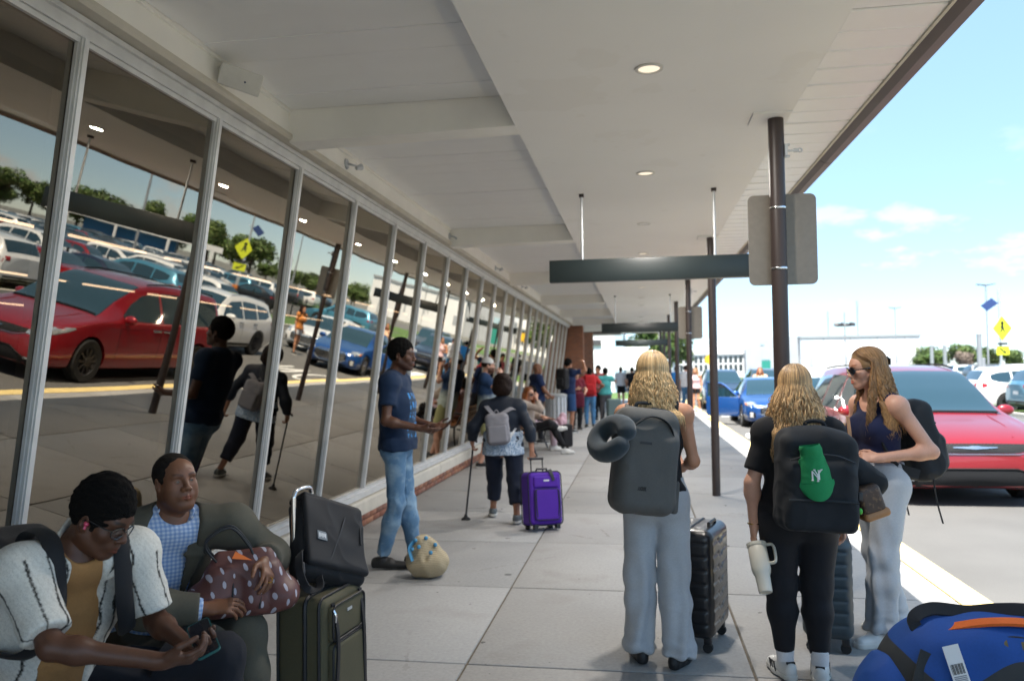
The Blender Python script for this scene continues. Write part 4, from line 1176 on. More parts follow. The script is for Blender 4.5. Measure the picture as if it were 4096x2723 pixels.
M_POLE = pmat('pole_grey', (0.33, 0.34, 0.35), 0.5, metal=0.3, var=0.1, vs=3)
M_DPOLE = pmat('pole_dark', (0.06, 0.055, 0.055), 0.5)
M_SIGNY = pmat('sign_yellow_green', (0.66, 0.72, 0.03), 0.5)
M_SIGNB = pmat('sign_black', (0.015, 0.015, 0.015), 0.5)
M_SIGNG = pmat('sign_green', (0.01, 0.24, 0.13), 0.5)
M_ORANGE = pmat('orange_plastic', (0.75, 0.22, 0.03), 0.6)
M_SOLAR = pmat('solar_cell', (0.02, 0.035, 0.11), 0.15, coat=1.0)
M_FENCE = pmat('black_fence', (0.012, 0.012, 0.013), 0.5)

def leaf_mesh(seed, n, rad, hz, leaf):
    r = np.random.default_rng(seed)
    # clumps
    nc = 16; C = r.normal(size=(nc, 3)); C /= np.linalg.norm(C, axis=1)[:, None]; C *= r.uniform(.35, .95, nc)[:, None] * np.array([rad, rad, hz]) * .72
    idx = r.integers(0, nc, n); d = r.normal(size=(n, 3)); d /= np.linalg.norm(d, axis=1)[:, None]
    rr = r.uniform(.25, 1, n) ** .45
    P = C[idx] + d * rr[:, None] * np.array([rad, rad, hz]) * r.uniform(.30, .46, nc)[idx][:, None]
    u = r.normal(size=(n, 3)); u /= np.linalg.norm(u, axis=1)[:, None]
    w = np.cross(u, d + .3 * r.normal(size=(n, 3))); w /= np.linalg.norm(w, axis=1)[:, None] + 1e-9
    s = leaf * r.uniform(.6, 1.3, n)[:, None]
    V = np.stack([P - u * s, P + w * s * .55, P + u * s, P - w * s * .55], 1).reshape(-1, 3)
    Q = np.arange(4 * n).reshape(-1, 4)
    me = mesh_np('crown', V, quads=Q)
    tint = (r.uniform(.65, 1.35, nc)[idx] * r.uniform(.75, 1.25, n))
    col = np.stack([tint * r.uniform(.85, 1.25, n), tint, tint * .9], 1).repeat(4, 0)
    set_col(me, col); return me
LM = [leaf_mesh(s, 2600, 1, 1, .075) for s in range(4)]
def tree(loc, h, rad, label, seed=0, mat=None, group=None, hz=None, name='tree'):
    t = thing(name, label, 'tree', loc, seed * 1.3, group)
    hz = hz or h * .40
    mb = MB(); mb.tube([(0, 0, -.3), (.05, 0, h * .25), (-.05, .08, h * .5), (0, 0, h * .75)], [.035 * h, .026 * h, .018 * h, .006 * h], 8)
    rr = random.Random(seed)
    for k in range(6):
        a = rr.uniform(0, 6.28); z0 = h * rr.uniform(.28, .55); e = rad * rr.uniform(.5, .85)
        mb.tube([(0, 0, z0), (math.cos(a) * e * .5, math.sin(a) * e * .5, z0 + h * .13), (math.cos(a) * e, math.sin(a) * e, z0 + h * .24)], [.014 * h, .009 * h, .003 * h], 6)
    mb.build('trunk', M_TRUNK, t)
    o = link('crown', LM[seed % 4], M_LEAF if mat is None else None, t, (0, 0, h - hz * .95)); o.scale = (rad, rad, hz)
    if mat is not None:
        o.data = LM[seed % 4].copy(); o.data.materials.clear(); o.data.materials.append(mat)
    return t

def bld(name, label, loc, cat='building'): return thing(name, label, cat, loc)
# white hangar on the right, across the car park
b = bld('white_hangar', 'long low white hangar with flat roof beyond the car park', (39, 150, -.2))
mb = MB(); mb.box(-9.9, 10.3, 0, 45, 0, 6.95); mb.build('wall', M_BWHITE, b)
mb = MB(); mb.box(-10.1, 10.5, -.2, 45.2, 6.951, 7.35); mb.build('roof', M_TRIMG, b)
for k in range(4): mb = MB(); mb.box(-6 + 4.6 * k - .06, -6 + 4.6 * k + .06, -.08, -.005, 0, 6.9); mb.build('seam', M_BGREY, b)
for k, (x, w) in enumerate(((-8.2, .8), (-2.0, .4), (2.2, .5), (6.4, .4))):
    mb = MB(); mb.box(x - w / 2, x + w / 2, -.06, -.003, 1.8 + .5 * (k % 2), 3.6); mb.build('vent', M_BGREY, b)
b = bld('grey_hangar', 'grey gabled hangar wall left of the long white hangar', (23, 152, -.2))
mb = MB(); mb.prism([(-3.4, 0), (6.0, 0), (6.0, 7.3), (3.0, 7.6), (-.2, 6.9), (-3.4, 5.2)], 0, 40, axis=1); mb.build('wall', M_BGREY, b)
mb = MB(); mb.box(-.6, 1.0, -.08, -.004, 0, 3.0); mb.build('door', pmat('green_door', (0.02, .22, .17), .6), b)
mb = MB(); mb.box(-.5, .9, -.08, -.004, 3.2, 5.2); mb.build('window', M_BBLUE, b)
mb = MB(); mb.box(3.2, 4.6, -.08, -.004, 0, 4.8); mb.build('bay_door', M_TRIMG, b)
mb = MB(); mb.box(-.7, -.1, -.1, -.004, 5.9, 6.6); mb.build('panel', M_BBLUE, b)
b = bld('long_white_building', 'white building with two rows of windows and a broad white roof', (14, 155, -.2))
mb = MB(); mb.box(-6.5, 5.6, 0, 30, 0, 4.35); mb.build('wall', M_BWHITE, b)
mb = MB(); mb.prism([(-7.2, 4.352), (5.8, 4.352), (5.4, 7.6), (.5, 6.6)], -.4, 30, axis=1); mb.build('roof', M_BWHITE, b)
for r_ in range(2):
    for k in range(13):
        mb = MB(); mb.box(-.33, .33, -.05, -.003, -.62, .62)
        mb.build('window', M_WIN, b, loc=(-6.0 + .92 * k, 0, 3.35 - 1.55 * r_))
# white building, sign board and trees seen under the canopy
b = bld('white_annexe', 'white annexe wall with pale blue end panel beyond the canopy', (-3.6, 60, -.2))
mb = MB(); mb.box(-6, 1.75, 0, 12, 0, 6.5); mb.build('wall', M_BWHITE, b)
mb = MB(); mb.box(1.752, 2.45, -.1, 12, 0, 6.5); mb.build('end_panel', M_BBLUE, b)
mb = MB(); mb.box(.2, .8, -.15, -.003, 3.6, 4.0); mb.build('wall_lamp', M_DPOLE, b)
b = thing('white_board_sign', 'white slatted notice board on two posts at the end of the sidewalk', 'sign', (-.45, 52, -.1))
for k in range(6): mb = MB(); mb.box(-1.0, 1.05, -.05, .05, -.115, .115); mb.build('slat', M_BWHITE, b, loc=(0, 0, 1.75 + .25 * k))
for x in (-.78, .80): mb = MB(); mb.cyl((x, .1, -.1), (x, .1, 3.1), .07, 10); mb.build('post', M_BWHITE, b)
tree((1.6, 62, -.1), 6.6, 2.2, 'leafy green tree seen under the canopy right of the white board', 1, group='trees beyond the canopy end')
tree((3.1, 66, -.1), 5.6, 1.8, 'smaller leafy tree close to the canopy columns', 2, group='trees beyond the canopy end')
tree((-.3, 70, -.1), 5.0, 2.2, 'tree partly hidden behind the white notice board', 3, group='trees beyond the canopy end')
# dark trees to the right of the hangar
for i, (x, y, h, r_, s) in enumerate(((39.5, 118, 3.9, 2.6, 0), (42.0, 122, 5.0, 2.9, 1), (45.0, 120, 5.1, 2.8, 2), (47.5, 119, 4.5, 2.4, 3), (52, 130, 4.6, 2.6, 1), (56, 131, 4.4, 2.6, 2), (61, 130, 4.6, 3, 0))):
    tree((x, y, -.2), h, r_, '%s green tree in the row right of the white hangar' % ORD[i], s, group='trees right of the hangar')
tree((42.9, 114, -.2), 3.8, 1.7, 'bare brownish tree in front of the green tree row', 2, M_TWIG)
# trees and low buildings far beyond the car park, mirrored in the windows
for i in range(22):
    rr = random.Random(100 + i)
    tree((66 + 5.2 * i, 131 + rr.uniform(0, 12) + 1.2 * i, -.2), rr.uniform(7, 12), rr.uniform(4.0, 6.2), '%s tree of the row beyond the car park' % (ORD + ['twenty first', 'twenty second'])[i], i % 4, group='trees beyond the car park')
b = bld('filling_station', 'white and blue flat roofed station beyond the car park', (84, 126, -.2)); b.rotation_euler = (0, 0, R(60))
mb = MB(); mb.box(-5, 5, -14, 14, 3.6, 4.6); mb.build('canopy_roof', M_BWHITE, b)
mb = MB(); mb.box(-3, 3, -9, 6, 0, 3.5); mb.build('shop', pmat('station_blue', (.03, .16, .33), .6), b)
for y in (-11, -3, 5, 12): mb = MB(); mb.box(-5, -4.6, y - .2, y + .2, 0, 3.6); mb.build('pillar', M_BWHITE, b)
b = bld('white_warehouse', 'tall white warehouse at the far side of the car park', (62, 128, -.2))
mb = MB(); mb.box(-26, 20, -20, 20, 0, 11); mb.build('wall', M_BWHITE, b)
mb = MB(); mb.box(-26.2, 20.2, -20.2, 20.2, 11.002, 11.5); mb.build('roof', M_TRIMG, b)
mb = MB(); mb.box(-26.1, -26.004, -16, -8, 4, 7); mb.build('dark_panel', M_SIGNB, b)
bpy.data.objects.remove(b.children[2]); bpy.data.objects.remove(b.children[1]); bpy.data.objects.remove(b.children[0]); bpy.data.objects.remove(b)

def lamp_post(loc, h, label, arm=.75, r=.09, group=None, m=None):
    t = thing('lamp_post', label, 'lamp post', loc, 0, group)
    mb = MB(); mb.cyl((0, 0, 0), (0, 0, h), r, 10, r * .7); mb.build('pole', m or M_POLE, t)
    mb = MB(); mb.cyl((0, 0, 0), (0, 0, .7), .28, 14); mb.build('base', M_SILLC, t)
    for sx in (-1, 1):
        mb = MB(); mb.add([(sx * .05, -.14, h - .02), (sx * arm, -.16, h + .06), (sx * arm, .16, h + .06), (sx * .05, .14, h - .02), (sx * .05, -.14, h - .12), (sx * arm, -.16, h), (sx * arm, .16, h), (sx * .05, .14, h - .12)], [(0, 1, 2, 3), (7, 6, 5, 4), (0, 4, 5, 1), (1, 5, 6, 2), (2, 6, 7, 3), (3, 7, 4, 0)]); mb.build('lamp_head', M_DPOLE, t)
    return t
LPG = 'lamp posts in the car park'
lamp_post((30.2, 75, -.15), 8.75, 'tall twin arm lamp post just left of the solar panel', group=LPG)
lamp_post((33.2, 110, -.15), 9.3, 'twin arm lamp post rising in front of the white hangar', group=LPG, r=.10)
for i, (x, y) in enumerate(((43, 12), (43, 38), (59.5, 28), (27.5, 46), (75, 8), (27.6, -6))):
    lamp_post((x, y, -.15), 9.5, '%s lamp post among the parked cars' % ORD[i], group=LPG)
for i, (x, y, z) in enumerate(((27.3, 80, 3.6), (28.45, 80, 3.6), (23.6, 60, 3.9), (26.2, 66, 2.2))):
    t = thing('grey_post', ['plain grey post left of the bare tree', 'plain grey post in front of the bare tree', 'thicker grey post left of the yellow crossing sign', 'short pale post behind the yellow crossing sign'][i], 'post', (x, y, -.2))
    mb = MB(); mb.cyl((0, 0, 0), (0, 0, z), .17, 10); mb.build('pole', M_POLE, t)
    mb = MB(); mb.lathe([(.19, z), (.16, z + .07), (0, z + .09)], n=12); mb.build('cap', M_TRIMG, t)
# masts behind the hangars
for (x, y, h, lab) in ((44.6, 172, 15.2, 'taller lattice mast rising behind the white hangar'), (38.8, 172, 13.2, 'thinner lattice mast behind the white hangar')):
    t = thing('lattice_mast', lab, 'mast', (x, y, -.2)); mb = MB()
    for sx, sy in ((-.25, -.25), (.25, -.25), (0, .3)): mb.cyl((sx, sy, 0), (sx * .5, sy * .5, h), .07, 5)
    mb.build('legs_frame', M_POLE, t); mb = MB()
    for k in range(int(h / .8)): mb.cyl((-.25, -.25, k * .8), (.25, -.25, k * .8 + .8), .04, 4); mb.cyl((.25, -.25, k * .8), (0, .3, k * .8 + .8), .04, 4)
    mb.build('bracing', M_POLE, t)
t = thing('floodlight_pole', 'pole with a ring of floodlights in front of the white hangar', 'pole', (31.8, 130, -.2))
mb = MB(); mb.cyl((0, 0, 0), (0, 0, 10.2), .13, 8); mb.build('pole', M_POLE, t)
mb = MB(); mb.tube([(1.3 * math.cos(a), 1.3 * math.sin(a), 8.1) for a in np.linspace(0, 2 * PI, 17)[:-1]], .09, 6, closed=True); mb.cyl((-1.3, 0, 8.1), (1.3, 0, 8.1), .06, 6); mb.build('ring', M_DPOLE, t)
for k in range(6):
    a = k * PI / 3; mb = MB(); mb.box(-.26, .26, -.2, .2, -.22, .22); mb.build('floodlight', M_DPOLE, t, loc=(1.3 * math.cos(a), 1.3 * math.sin(a), 8.3), rot=(R(30), 0, a))
# solar crossing sign
t = thing('crossing_sign', 'yellow pedestrian crossing sign with solar panel on a white based pole', 'road sign', (17.1, 41, -.12))
mb = MB(); mb.cyl((0, .06, 0), (0, .06, 5.3), .055, 12); mb.build('pole', M_GALV, t)
mb = MB(); mb.lathe([(.26, 0), (.26, .42), (.22, .5), (.08, .54)], c=(0, .06, 0), n=18); mb.build('base', M_BWHITE, t)
dm = .60
mb = MB(); mb.prism([(0, -dm), (dm * .72, 0), (0, dm), (-dm * .72, 0)], -.012, 0, axis=1); d_ = mb.build('diamond_sign', M_SIGNY, t, loc=(.07, 0, 3.42))
mb = MB(); mb.lathe([(0, -.08), (.05, -.06), (.07, 0), (.05, .06), (0, .08)], c=(0, -.016, .27), n=12); mb.prism([(-.03, .18), (.05, .18), (.07, .02), (.13, -.18), (.09, -.2), (.02, -.04), (-.07, -.2), (-.11, -.17), (-.04, .0)], -.017, -.0125, axis=1)
mb.prism([(-.03, .17), (-.11, .02), (-.085, .0), (.0, .1)], -.0168, -.0127, axis=1); mb.build('walking_figure', M_SIGNB, d_)
mb = MB(); mb.prism(rrect(.56, .42, .04), -.012, 0, axis=1); d_ = mb.build('arrow_plate', M_SIGNY, t, loc=(.07, 0, 2.36))
mb = MB(); mb.prism([(-.16, .10), (-.11, .14), (.06, -.03), (.10, .02), (.14, -.13), (-.02, -.11), (.02, -.07)], -.017, -.0125, axis=1); mb.build('arrow', M_SIGNB, d_)
mb = MB(); mb.box(-.16, .26, -.06, .02, 2.64, 2.74); mb.build('flasher_bar', M_SIGNB, t)
mb = MB(); mb.obox((0, 0, 0), (.28, 0, .10), (0, .25, 0), (-.005, 0, .014)); mb.build('solar_panel', M_SOLAR, t, loc=(-.44, .06, 4.58), rot=(R(38), R(-22), 0))
mb = MB(); mb.cyl((0, .06, 4.5), (-.4, .06, 4.55), .02, 8); mb.cyl((0, .06, 4.75), (.22, .06, 4.75), .02, 8); mb.build('panel_arm', M_GALV, t)
mb = MB(); mb.box(-.11, .09, -.08, .0, .85, 1.35); mb.build('push_button_box', M_ORANGE, t)
t = thing('yellow_disc_sign', 'small round yellow sign far off above the car roofs', 'sign', (7.6, 88, -.2))
mb = MB(); mb.lathe([(0, -.02), (.55, -.02), (.55, .02), (0, .02)], c=(0, 0, 2.7), axis='y', n=20); mb.build('disc', pmat('sign_amber', (.75, .42, .02), .5), t); mb = MB(); mb.cyl((0, .05, 0), (0, .05, 2.7), .04, 8); mb.build('pole', M_POLE, t)
# green overhead road sign mirrored in the windows
t = thing('green_guide_sign', 'green road guide sign with yellow lower strip on a pole by the car park', 'road sign', (72, 55, -.2), PI / 2)
mb = MB(); mb.box(-2.4, 2.4, -.05, .05, 6.2, 9.0); mb.build('panel', M_SIGNG, t); mb = MB(); mb.box(-2.4, 2.4, -.06, .06, 5.4, 6.19); mb.build('lower_strip', M_ORANGE, t)
mb = MB(); mb.cyl((0, .2, 0), (0, .2, 8.6), .16, 10); mb.build('pole', M_POLE, t)
# picket fence between verge and car park: every bay its own thing, pickets as parts
mbp = MB(); mbp.box(-.009, .009, -.009, .009, .05, 1.28); f = mbp.build('picket', M_FENCE); pm = f.data; bpy.data.objects.remove(f)
mbr = MB(); mbr.box(-.012, .012, -.02, 2.42, 1.12, 1.16); mbr.box(-.012, .012, -.02, 2.42, .14, .18); f = mbr.build('rails', M_FENCE); rm_ = f.data; bpy.data.objects.remove(f)
mbo = MB(); mbo.box(-.03, .03, -.03, .03, -.1, 1.36); f = mbo.build('post', M_FENCE); pom = f.data; bpy.data.objects.remove(f)
FN = thing('picket_fence', 'black metal picket fence between the grass verge and the parked cars', 'fence', (15.9, -8, -.06))
for k in range(24):
    link('rail', rm_, None, FN, (0, 2.44 * k, 0)); link('post', pom, None, FN, (0, 2.44 * k, 0))
for k in range(300): link('picket', pm, None, FN, (0.014, .12 + .1905 * k, 0))
# ================================================================== PEOPLE: builder
A3 = lambda *p: np.array(p, float)
def sk(H=1.75, **o):
    s = H / 1.75
    J = dict(P=(0, 0, .955), C=(0, .0, 1.25), N=(0, -.02, 1.475), HD=(0, .02, 1.632),
             SL=(-.182, -.02, 1.425), SR=(.182, -.02, 1.425), EL=(-.225, -.05, 1.14), ER=(.225, -.05, 1.14), WL=(-.24, .02, .89), WR=(.24, .02, .89),
             hL=(-.088, 0, .93), hR=(.088, 0, .93), KL=(-.10, .02, .50), KR=(.10, .02, .50), AL=(-.105, -.03, .085), AR=(.105, -.03, .085),
             fL=(-.15, 1, 0), fR=(.15, 1, 0))
    J = {k: np.array(v, float) * (1 if k[0] == 'f' else s) for k, v in J.items()}
    J['s'] = s
    for k, v in o.items(): J[k] = np.array(v, float)
    return J

def ik(a, c, L1, L2, hint):
    """middle joint between a and c"""
    a, c = np.asarray(a, float), np.asarray(c, float); v = c - a; d = min(np.linalg.norm(v), (L1 + L2) * .999); u = _n(v)
    x = (L1 * L1 - L2 * L2 + d * d) / (2 * d); h = math.sqrt(max(L1 * L1 - x * x, 0)); hv = np.asarray(hint, float); hv = _n(hv - u * (hv @ u))
    return a + u * x + hv * h
def arm(J, side, wr, hint):
    s = J['s']; J['W' + side] = np.array(wr, float); J['E' + side] = ik(J['S' + side], wr, .295 * s, .26 * s, hint); return J
def basis(right, up):
    u = _n(up); r = np.asarray(right, float); r = _n(r - u * (r @ u)); f = np.cross(u, r); return np.stack([r, f, u], 1)
def rotm(yaw=0, pitch=0, roll=0):
    """head matrix: yaw + = to its left, pitch + = up"""
    return np.array(Matrix.Rotation(yaw, 3, 'Z') @ Matrix.Rotation(pitch, 3, 'X') @ Matrix.Rotation(roll, 3, 'Y'))

def torso(F, J, inf=0, fem=False, fat=1.0, low=True, bust=0, belly=0):
    s = J['s']; P, C, N = J['P'], J['C'], J['N']; rv = _n(J['SR'] - J['SL']); rh = _n(J['hR'] - J['hL'])
    i = inf; g = lambda a, b: (a * s * fat + i, b * s * fat + i)
    if fem: st = [g(.150, .105), g(.168, .118), g(.130, .098), g(.146, .105), g(.13, .08)]
    else: st = [g(.140, .10), g(.160, .112), g(.150, .105), g(.170, .118), g(.155, .09)]
    W = P * .52 + C * .48; U = C * .40 + N * .60; B = P - (C - P) * .28
    if low: F.econe(B, P, st[0], st[1], rh, .04)
    F.econe(P, W, st[1], st[2], rh, .05); F.econe(W, C, st[2], st[3], rv, .05); F.econe(C, U, st[3], st[4], rv, .05)
    F.cone(J['SL'], J['SR'], .050 * s + i, .050 * s + i, .05)
    up = _n(N - C); f = np.cross(up, rv)
    for S in (J['SL'], J['SR']): F.cone(N + up * .0 - f * .01, S, .045 * s + i * .8, .052 * s + i * .8, .04)
    if bust:
        for q in (-1, 1): F.ell(C + f * (.085 * s * fat + i * .6) + rv * q * .07 * s + up * .01, (.062 * s + i, .055 * s * bust + i, .06 * s + i), .05)
    if belly: F.ell(W + f * .05 * s - up * .02, (.13 * s * fat + i, .11 * s * belly + i, .15 * s + i), .06)

def armf(F, J, side, inf=0, upto=1.0, fat=1.0, k=.025, fore=1.0):
    s = J['s']; S, E, W = J['S' + side], J['E' + side], J['W' + side]
    a = fat * s
    F.ell(S, (.054 * a + inf,) * 3, .03)
    e = S + (E - S) * min(upto, 1); r2 = .046 - (.046 - .036) * min(upto, 1)
    F.cone(S, e, .047 * a + inf, r2 * a + inf, k)
    if upto >= 1:
        w = E + (W - E) * fore
        F.cone(E, w, .038 * a + inf, (.038 - .012 * fore) * a + inf, k)
        F.ell(E + (W - E) * .22, np.full(3, .041 * a + inf), .03)
def legf(F, J, side, inf=0, k=.03, r=(.086, .058, .05, .036), fore=1.0):
    s = J['s']; h, K, A = J['h' + side], J['K' + side], J['A' + side]
    F.cone(h, K, r[0] * s + inf, r[1] * s + inf, k); a = K + (A - K) * fore
    F.cone(K, K + (A - K) * .35, r[1] * s + inf, (r[2] + .004) * s + inf, k); F.cone(K + (A - K) * .35, a, (r[2] + .004) * s + inf, r[3] * s + inf, k)

def hand(F, W, f, n, side, s=1.0, curl=(.35, .5, .35), spread=.10, thumb=.5, k=.006):
    f = _n(f); n = np.asarray(n, float); n = _n(n - f * (n @ f)); l = np.cross(f, n) * (1 if side == 'R' else -1)
    W = np.asarray(W, float); P = lambda a, b, c=0: W + (f * a + l * b + n * c) * s
    F.econe(P(-.02, 0), P(.02, 0), (.026 * s, .020 * s), (.030 * s, .018 * s), l, .012)
    F.econe(P(.015, .002), P(.078, -.001), (.032 * s, .0165 * s), (.039 * s, .0135 * s), l, .012)
    F.ell(P(.035, .022, .008), (.017 * s,) * 3, .015)
    for i, (o, L, r) in enumerate(((.029, .072, .0088), (.0095, .080, .009), (-.010, .074, .0086), (-.028, .058, .0076))):
        b = P(.080 - abs(i - 1.2) * .004, o); a = 0; ds = spread * (1.3 - i)
        for j, (fr, c) in enumerate(zip((.44, .31, .25), curl)):
            a += c * (1 + .08 * i); d = f * math.cos(a) + n * math.sin(a) + l * ds * (1 if j == 0 else .5); d = _n(d); e = b + d * L * fr * s
            F.cone(b, e, r * s * (1 - .07 * j), r * s * (.93 - .08 * j), k if j == 0 else .003); b = e
    b = P(.022, .026, .006); d = _n(l * .75 + f * .62 + n * .35 * thumb); e = b + d * .042 * s; F.cone(b, e, .013 * s, .0105 * s, .01)
    d2 = _n(l * (.55 - .7 * thumb) + f * .8 + n * .45 * thumb); e2 = e + d2 * .032 * s; F.cone(e, e2, .0105 * s, .0088 * s, .004)
    e3 = e2 + _n(d2 + n * .3 * thumb - l * .2) * .022 * s; F.cone(e2, e3, .0092 * s, .0072 * s, .003)

def headf(F, c, M, s=1.0, fem=False, old=0, heavy=0, eyes=True, mouth_open=0, neck=None, neckr=.056, smile=0):
    T = lambda x, y, z: c + M @ (np.array((x, y, z)) * s)
    E = lambda p, r, k=.015, sub=False: F.ell(T(*p), np.array(r) * s, k, M, sub)
    Cn = lambda a, b, ra, rb, k=.01, sub=False: F.cone(T(*a), T(*b), ra * s, rb * s, k, sub)
    jw = 1.0 + .10 * heavy - (.06 if fem else 0)
    E((0, -.018, .035), (.0755, .096, .087)); E((0, .028, -.035), (.060 * jw, .063, .080), .03); E((0, .045, .035), (.058, .050, .055), .03)
    for q in (-1, 1):
        Cn((q * .054 * jw, -.008, -.052), (q * .020, .066, -.100 + .004 * fem), .020, .016, .03)
        E((q * .043, .056, -.022), (.024, .026, .022 + .004 * heavy), .022)
        if heavy: E((q * .045, .045, -.06), (.025, .03, .03), .03)
    E((0, .072, -.098), (.024 - .004 * fem, .020, .016), .02)
    if old:
        for q in (-1, 1): Cn((q * .021, .093, -.036), (q * .035, .079, -.068), .0022, .0022, .005, True); Cn((q * .018, .086, -.016), (q * .040, .076, -.020), .0014, .0012, .004, True)
        for z in (.052, .062): Cn((-.03, .089 - (z - .05) * .6, z), (.03, .089 - (z - .05) * .6, z), .001, .001, .003, True)
    if old or heavy: E((0, .04, -.112), (.045, .045, .022), .03)
    Cn((-.040, .078, .026), (.040, .078, .026), .011, .011, .016) if not fem else Cn((-.036, .077, .028), (.036, .077, .028), .009, .009, .016)
    for q in (-1, 1):
        E((q * .0315, .098, .006), (.020, .017, .013), .012, True)
        if eyes: E((q * .0315, .0735, .004), (.0150, .0150, .0135), .004); E((q * .0315, .0925, .0025), (.0125, .0105, .0036), .002, True)
        else: E((q * .0315, .0745, .004), (.0150, .0150, .0125), .004)
    nw = 1.15 if heavy or not fem else .9
    Cn((0, .088, .020), (0, .107, -.022), .0085, .0105, .010); E((0, .108, -.027), (.013 * nw, .013, .011), .007)
    for q in (-1, 1): E((q * .0135 * nw, .099, -.031), (.0088 * nw, .011, .0085), .006); E((q * .008 * nw, .104, -.040), (.0042, .006, .004), .003, True)
    E((0, .078, -.060), (.036, .026, .026), .016)
    z0 = -.064
    for q in (-1, 1):
        Cn((0, .1005, z0 + .003), (q * .021, .088, z0 - .001 + .006 * smile), .0062, .004, .004); Cn((0, .100, z0 - .009), (q * .019, .0885, z0 - .005 + .006 * smile), .0072, .004, .004)
        Cn((0, .109, z0 - .0027 + 0), (q * .024, .091, z0 - .003 + .008 * smile), .0016 + mouth_open, .0012 + mouth_open * .5, .002, True)
    for q in (-1, 1):
        Mr = M @ rotm(q * R(-22), R(-8)); F.ell(T(q * .0775, -.012, -.006), np.array((.010, .0195, .031)) * s, .006, Mr)
        F.ell(T(q * .0865, -.006, -.003), np.array((.007, .011, .018)) * s, .004, Mr, True); E((q * .0745, -.004, -.030), (.008, .010, .010), .006)
    if neck is not None:
        F.cone(T(0, -.026, -.055), neck, neckr * .94 * s, neckr * 1.08 * s, .03)
        if not fem: E((0, .022, -.135), (.014, .016, .02), .02)

def headtint(V, c, M, s=1.0, skin=(1, 1, 1), lip=(1.05, .62, .60), brow=(.25, .2, .2), beard=0, browz=.030, eyes_painted=False, blush=0, bald=0, gray=0):
    q = (V - c) @ M / s; x, y, z = q.T; t = np.ones((len(V), 3)) * np.array(skin)
    def blend(w, col): 
        nonlocal t
        w = np.clip(w, 0, 1)[:, None]; t = t * (1 - w) + np.array(col) * w
    front = y > .03
    n_ = snoise(q, 90, 5)
    if beard: blend(beard * np.clip(1.4 - np.maximum(abs(x) / .075, 0) * .6, 0, 1) * np.clip((-.030 - z - .010 * (abs(x) < .014)) / .012 + .25 * n_, 0, 1) * (y > -.01) * np.clip((z + .15) / .03, 0, 1), brow)
    if blush: blend(blush * np.exp(-(((abs(x) - .045) / .02) ** 2 + ((z + .028) / .02) ** 2)) * front, (1.05, .72, .68))
    lw = 1.25 - ((x / .0225) ** 2 + ((z + .0675) / .0105) ** 2); blend(lw * 2.5 * (y > .085), np.array(lip) * np.array(skin))
    bz = browz + .006 * np.sin(np.clip(abs(x) - .014, 0, .04) / .04 * 2.2)
    blend((1.15 - np.maximum(abs(z - bz) / .0055, abs(abs(x) - .032) / .021)) * 4 * (y > .06) * (.8 + .3 * n_), brow)
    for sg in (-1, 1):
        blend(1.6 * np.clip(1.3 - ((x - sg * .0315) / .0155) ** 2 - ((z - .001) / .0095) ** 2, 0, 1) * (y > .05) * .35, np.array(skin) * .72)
        if eyes_painted:
            blend((1.1 - ((x - sg * .0315) / .0125) ** 2 - ((z - .0022) / .0052) ** 2) * 4 * (y > .06), (.06, .045, .04))
    return t

M_EYEW = pmat('eye_white', (.36, .33, .30), .12, coat=.6); M_EYED = pmat('eye_iris', (.03, .016, .008), .08, coat=1)
def eyes(parent, c, M, s=1.0, look=(0, 1, 0)):
    for q in (-1, 1):
        mb = MB(); p = c + M @ (A3(q * .0315, .0735, .0035) * s); d = M @ _n(look)
        mb.sphere(p, .0126 * s, 16, 12); mb.cur = 1
        r_, f_, u_ = basis(np.cross(d, (0, 0, 1)), (0, 0, 1)).T
        a = _n(np.cross(d, (0, 0, 1))); b = np.cross(a, d)
        ring = [p + (d * .0118 + (a * math.cos(t) + b * math.sin(t)) * .0068) * s for t in np.linspace(0, 2 * PI, 17)[:-1]]
        mb.add(ring + [p + d * .0132 * s], [(k, (k + 1) % 16, 16) for k in range(16)], True)
        mb.build('eye', [M_EYEW, M_EYED], parent)

def fbounds(pts, m): 
    P = np.array(pts); return P.min(0) - m, P.max(0) + m
def fin(F, name, mat, parent, relax_it=2, wr=None, tint=None, **kw):
    V, Q = F.mesh()
    if len(V) == 0: return None
    if relax_it: V = relax(V, Q, relax_it)
    if wr: V = wrinkle(V, Q, *wr[:2], **wr[2]) if len(wr) > 2 else wrinkle(V, Q, *wr)
    me = mesh_np(name, V, quads=Q, smooth=True)
    if tint is not None: set_col(me, tint(V) if callable(tint) else np.ones((len(V), 3)) * np.array(tint))
    return link(name, me, mat, parent, **kw)

def skinmat(n, c, rough=.48):
    m = pmat('skin_' + n, c, rough, attr='tint', var=.06, vs=14, var2=.07, vs2=160, bump=.12, bs=420, bdist=.002, spec=.4); return m
SK_DARK = skinmat('dark', (.098, .042, .024), .42)
SK_BROWN = skinmat('brown', (.20, .088, .048), .45)
SK_TAN = skinmat('tan', (.50, .245, .145))
SK_FAIR = skinmat('fair', (.58, .315, .22))
SK_MED = skinmat('medium', (.36, .17, .10))

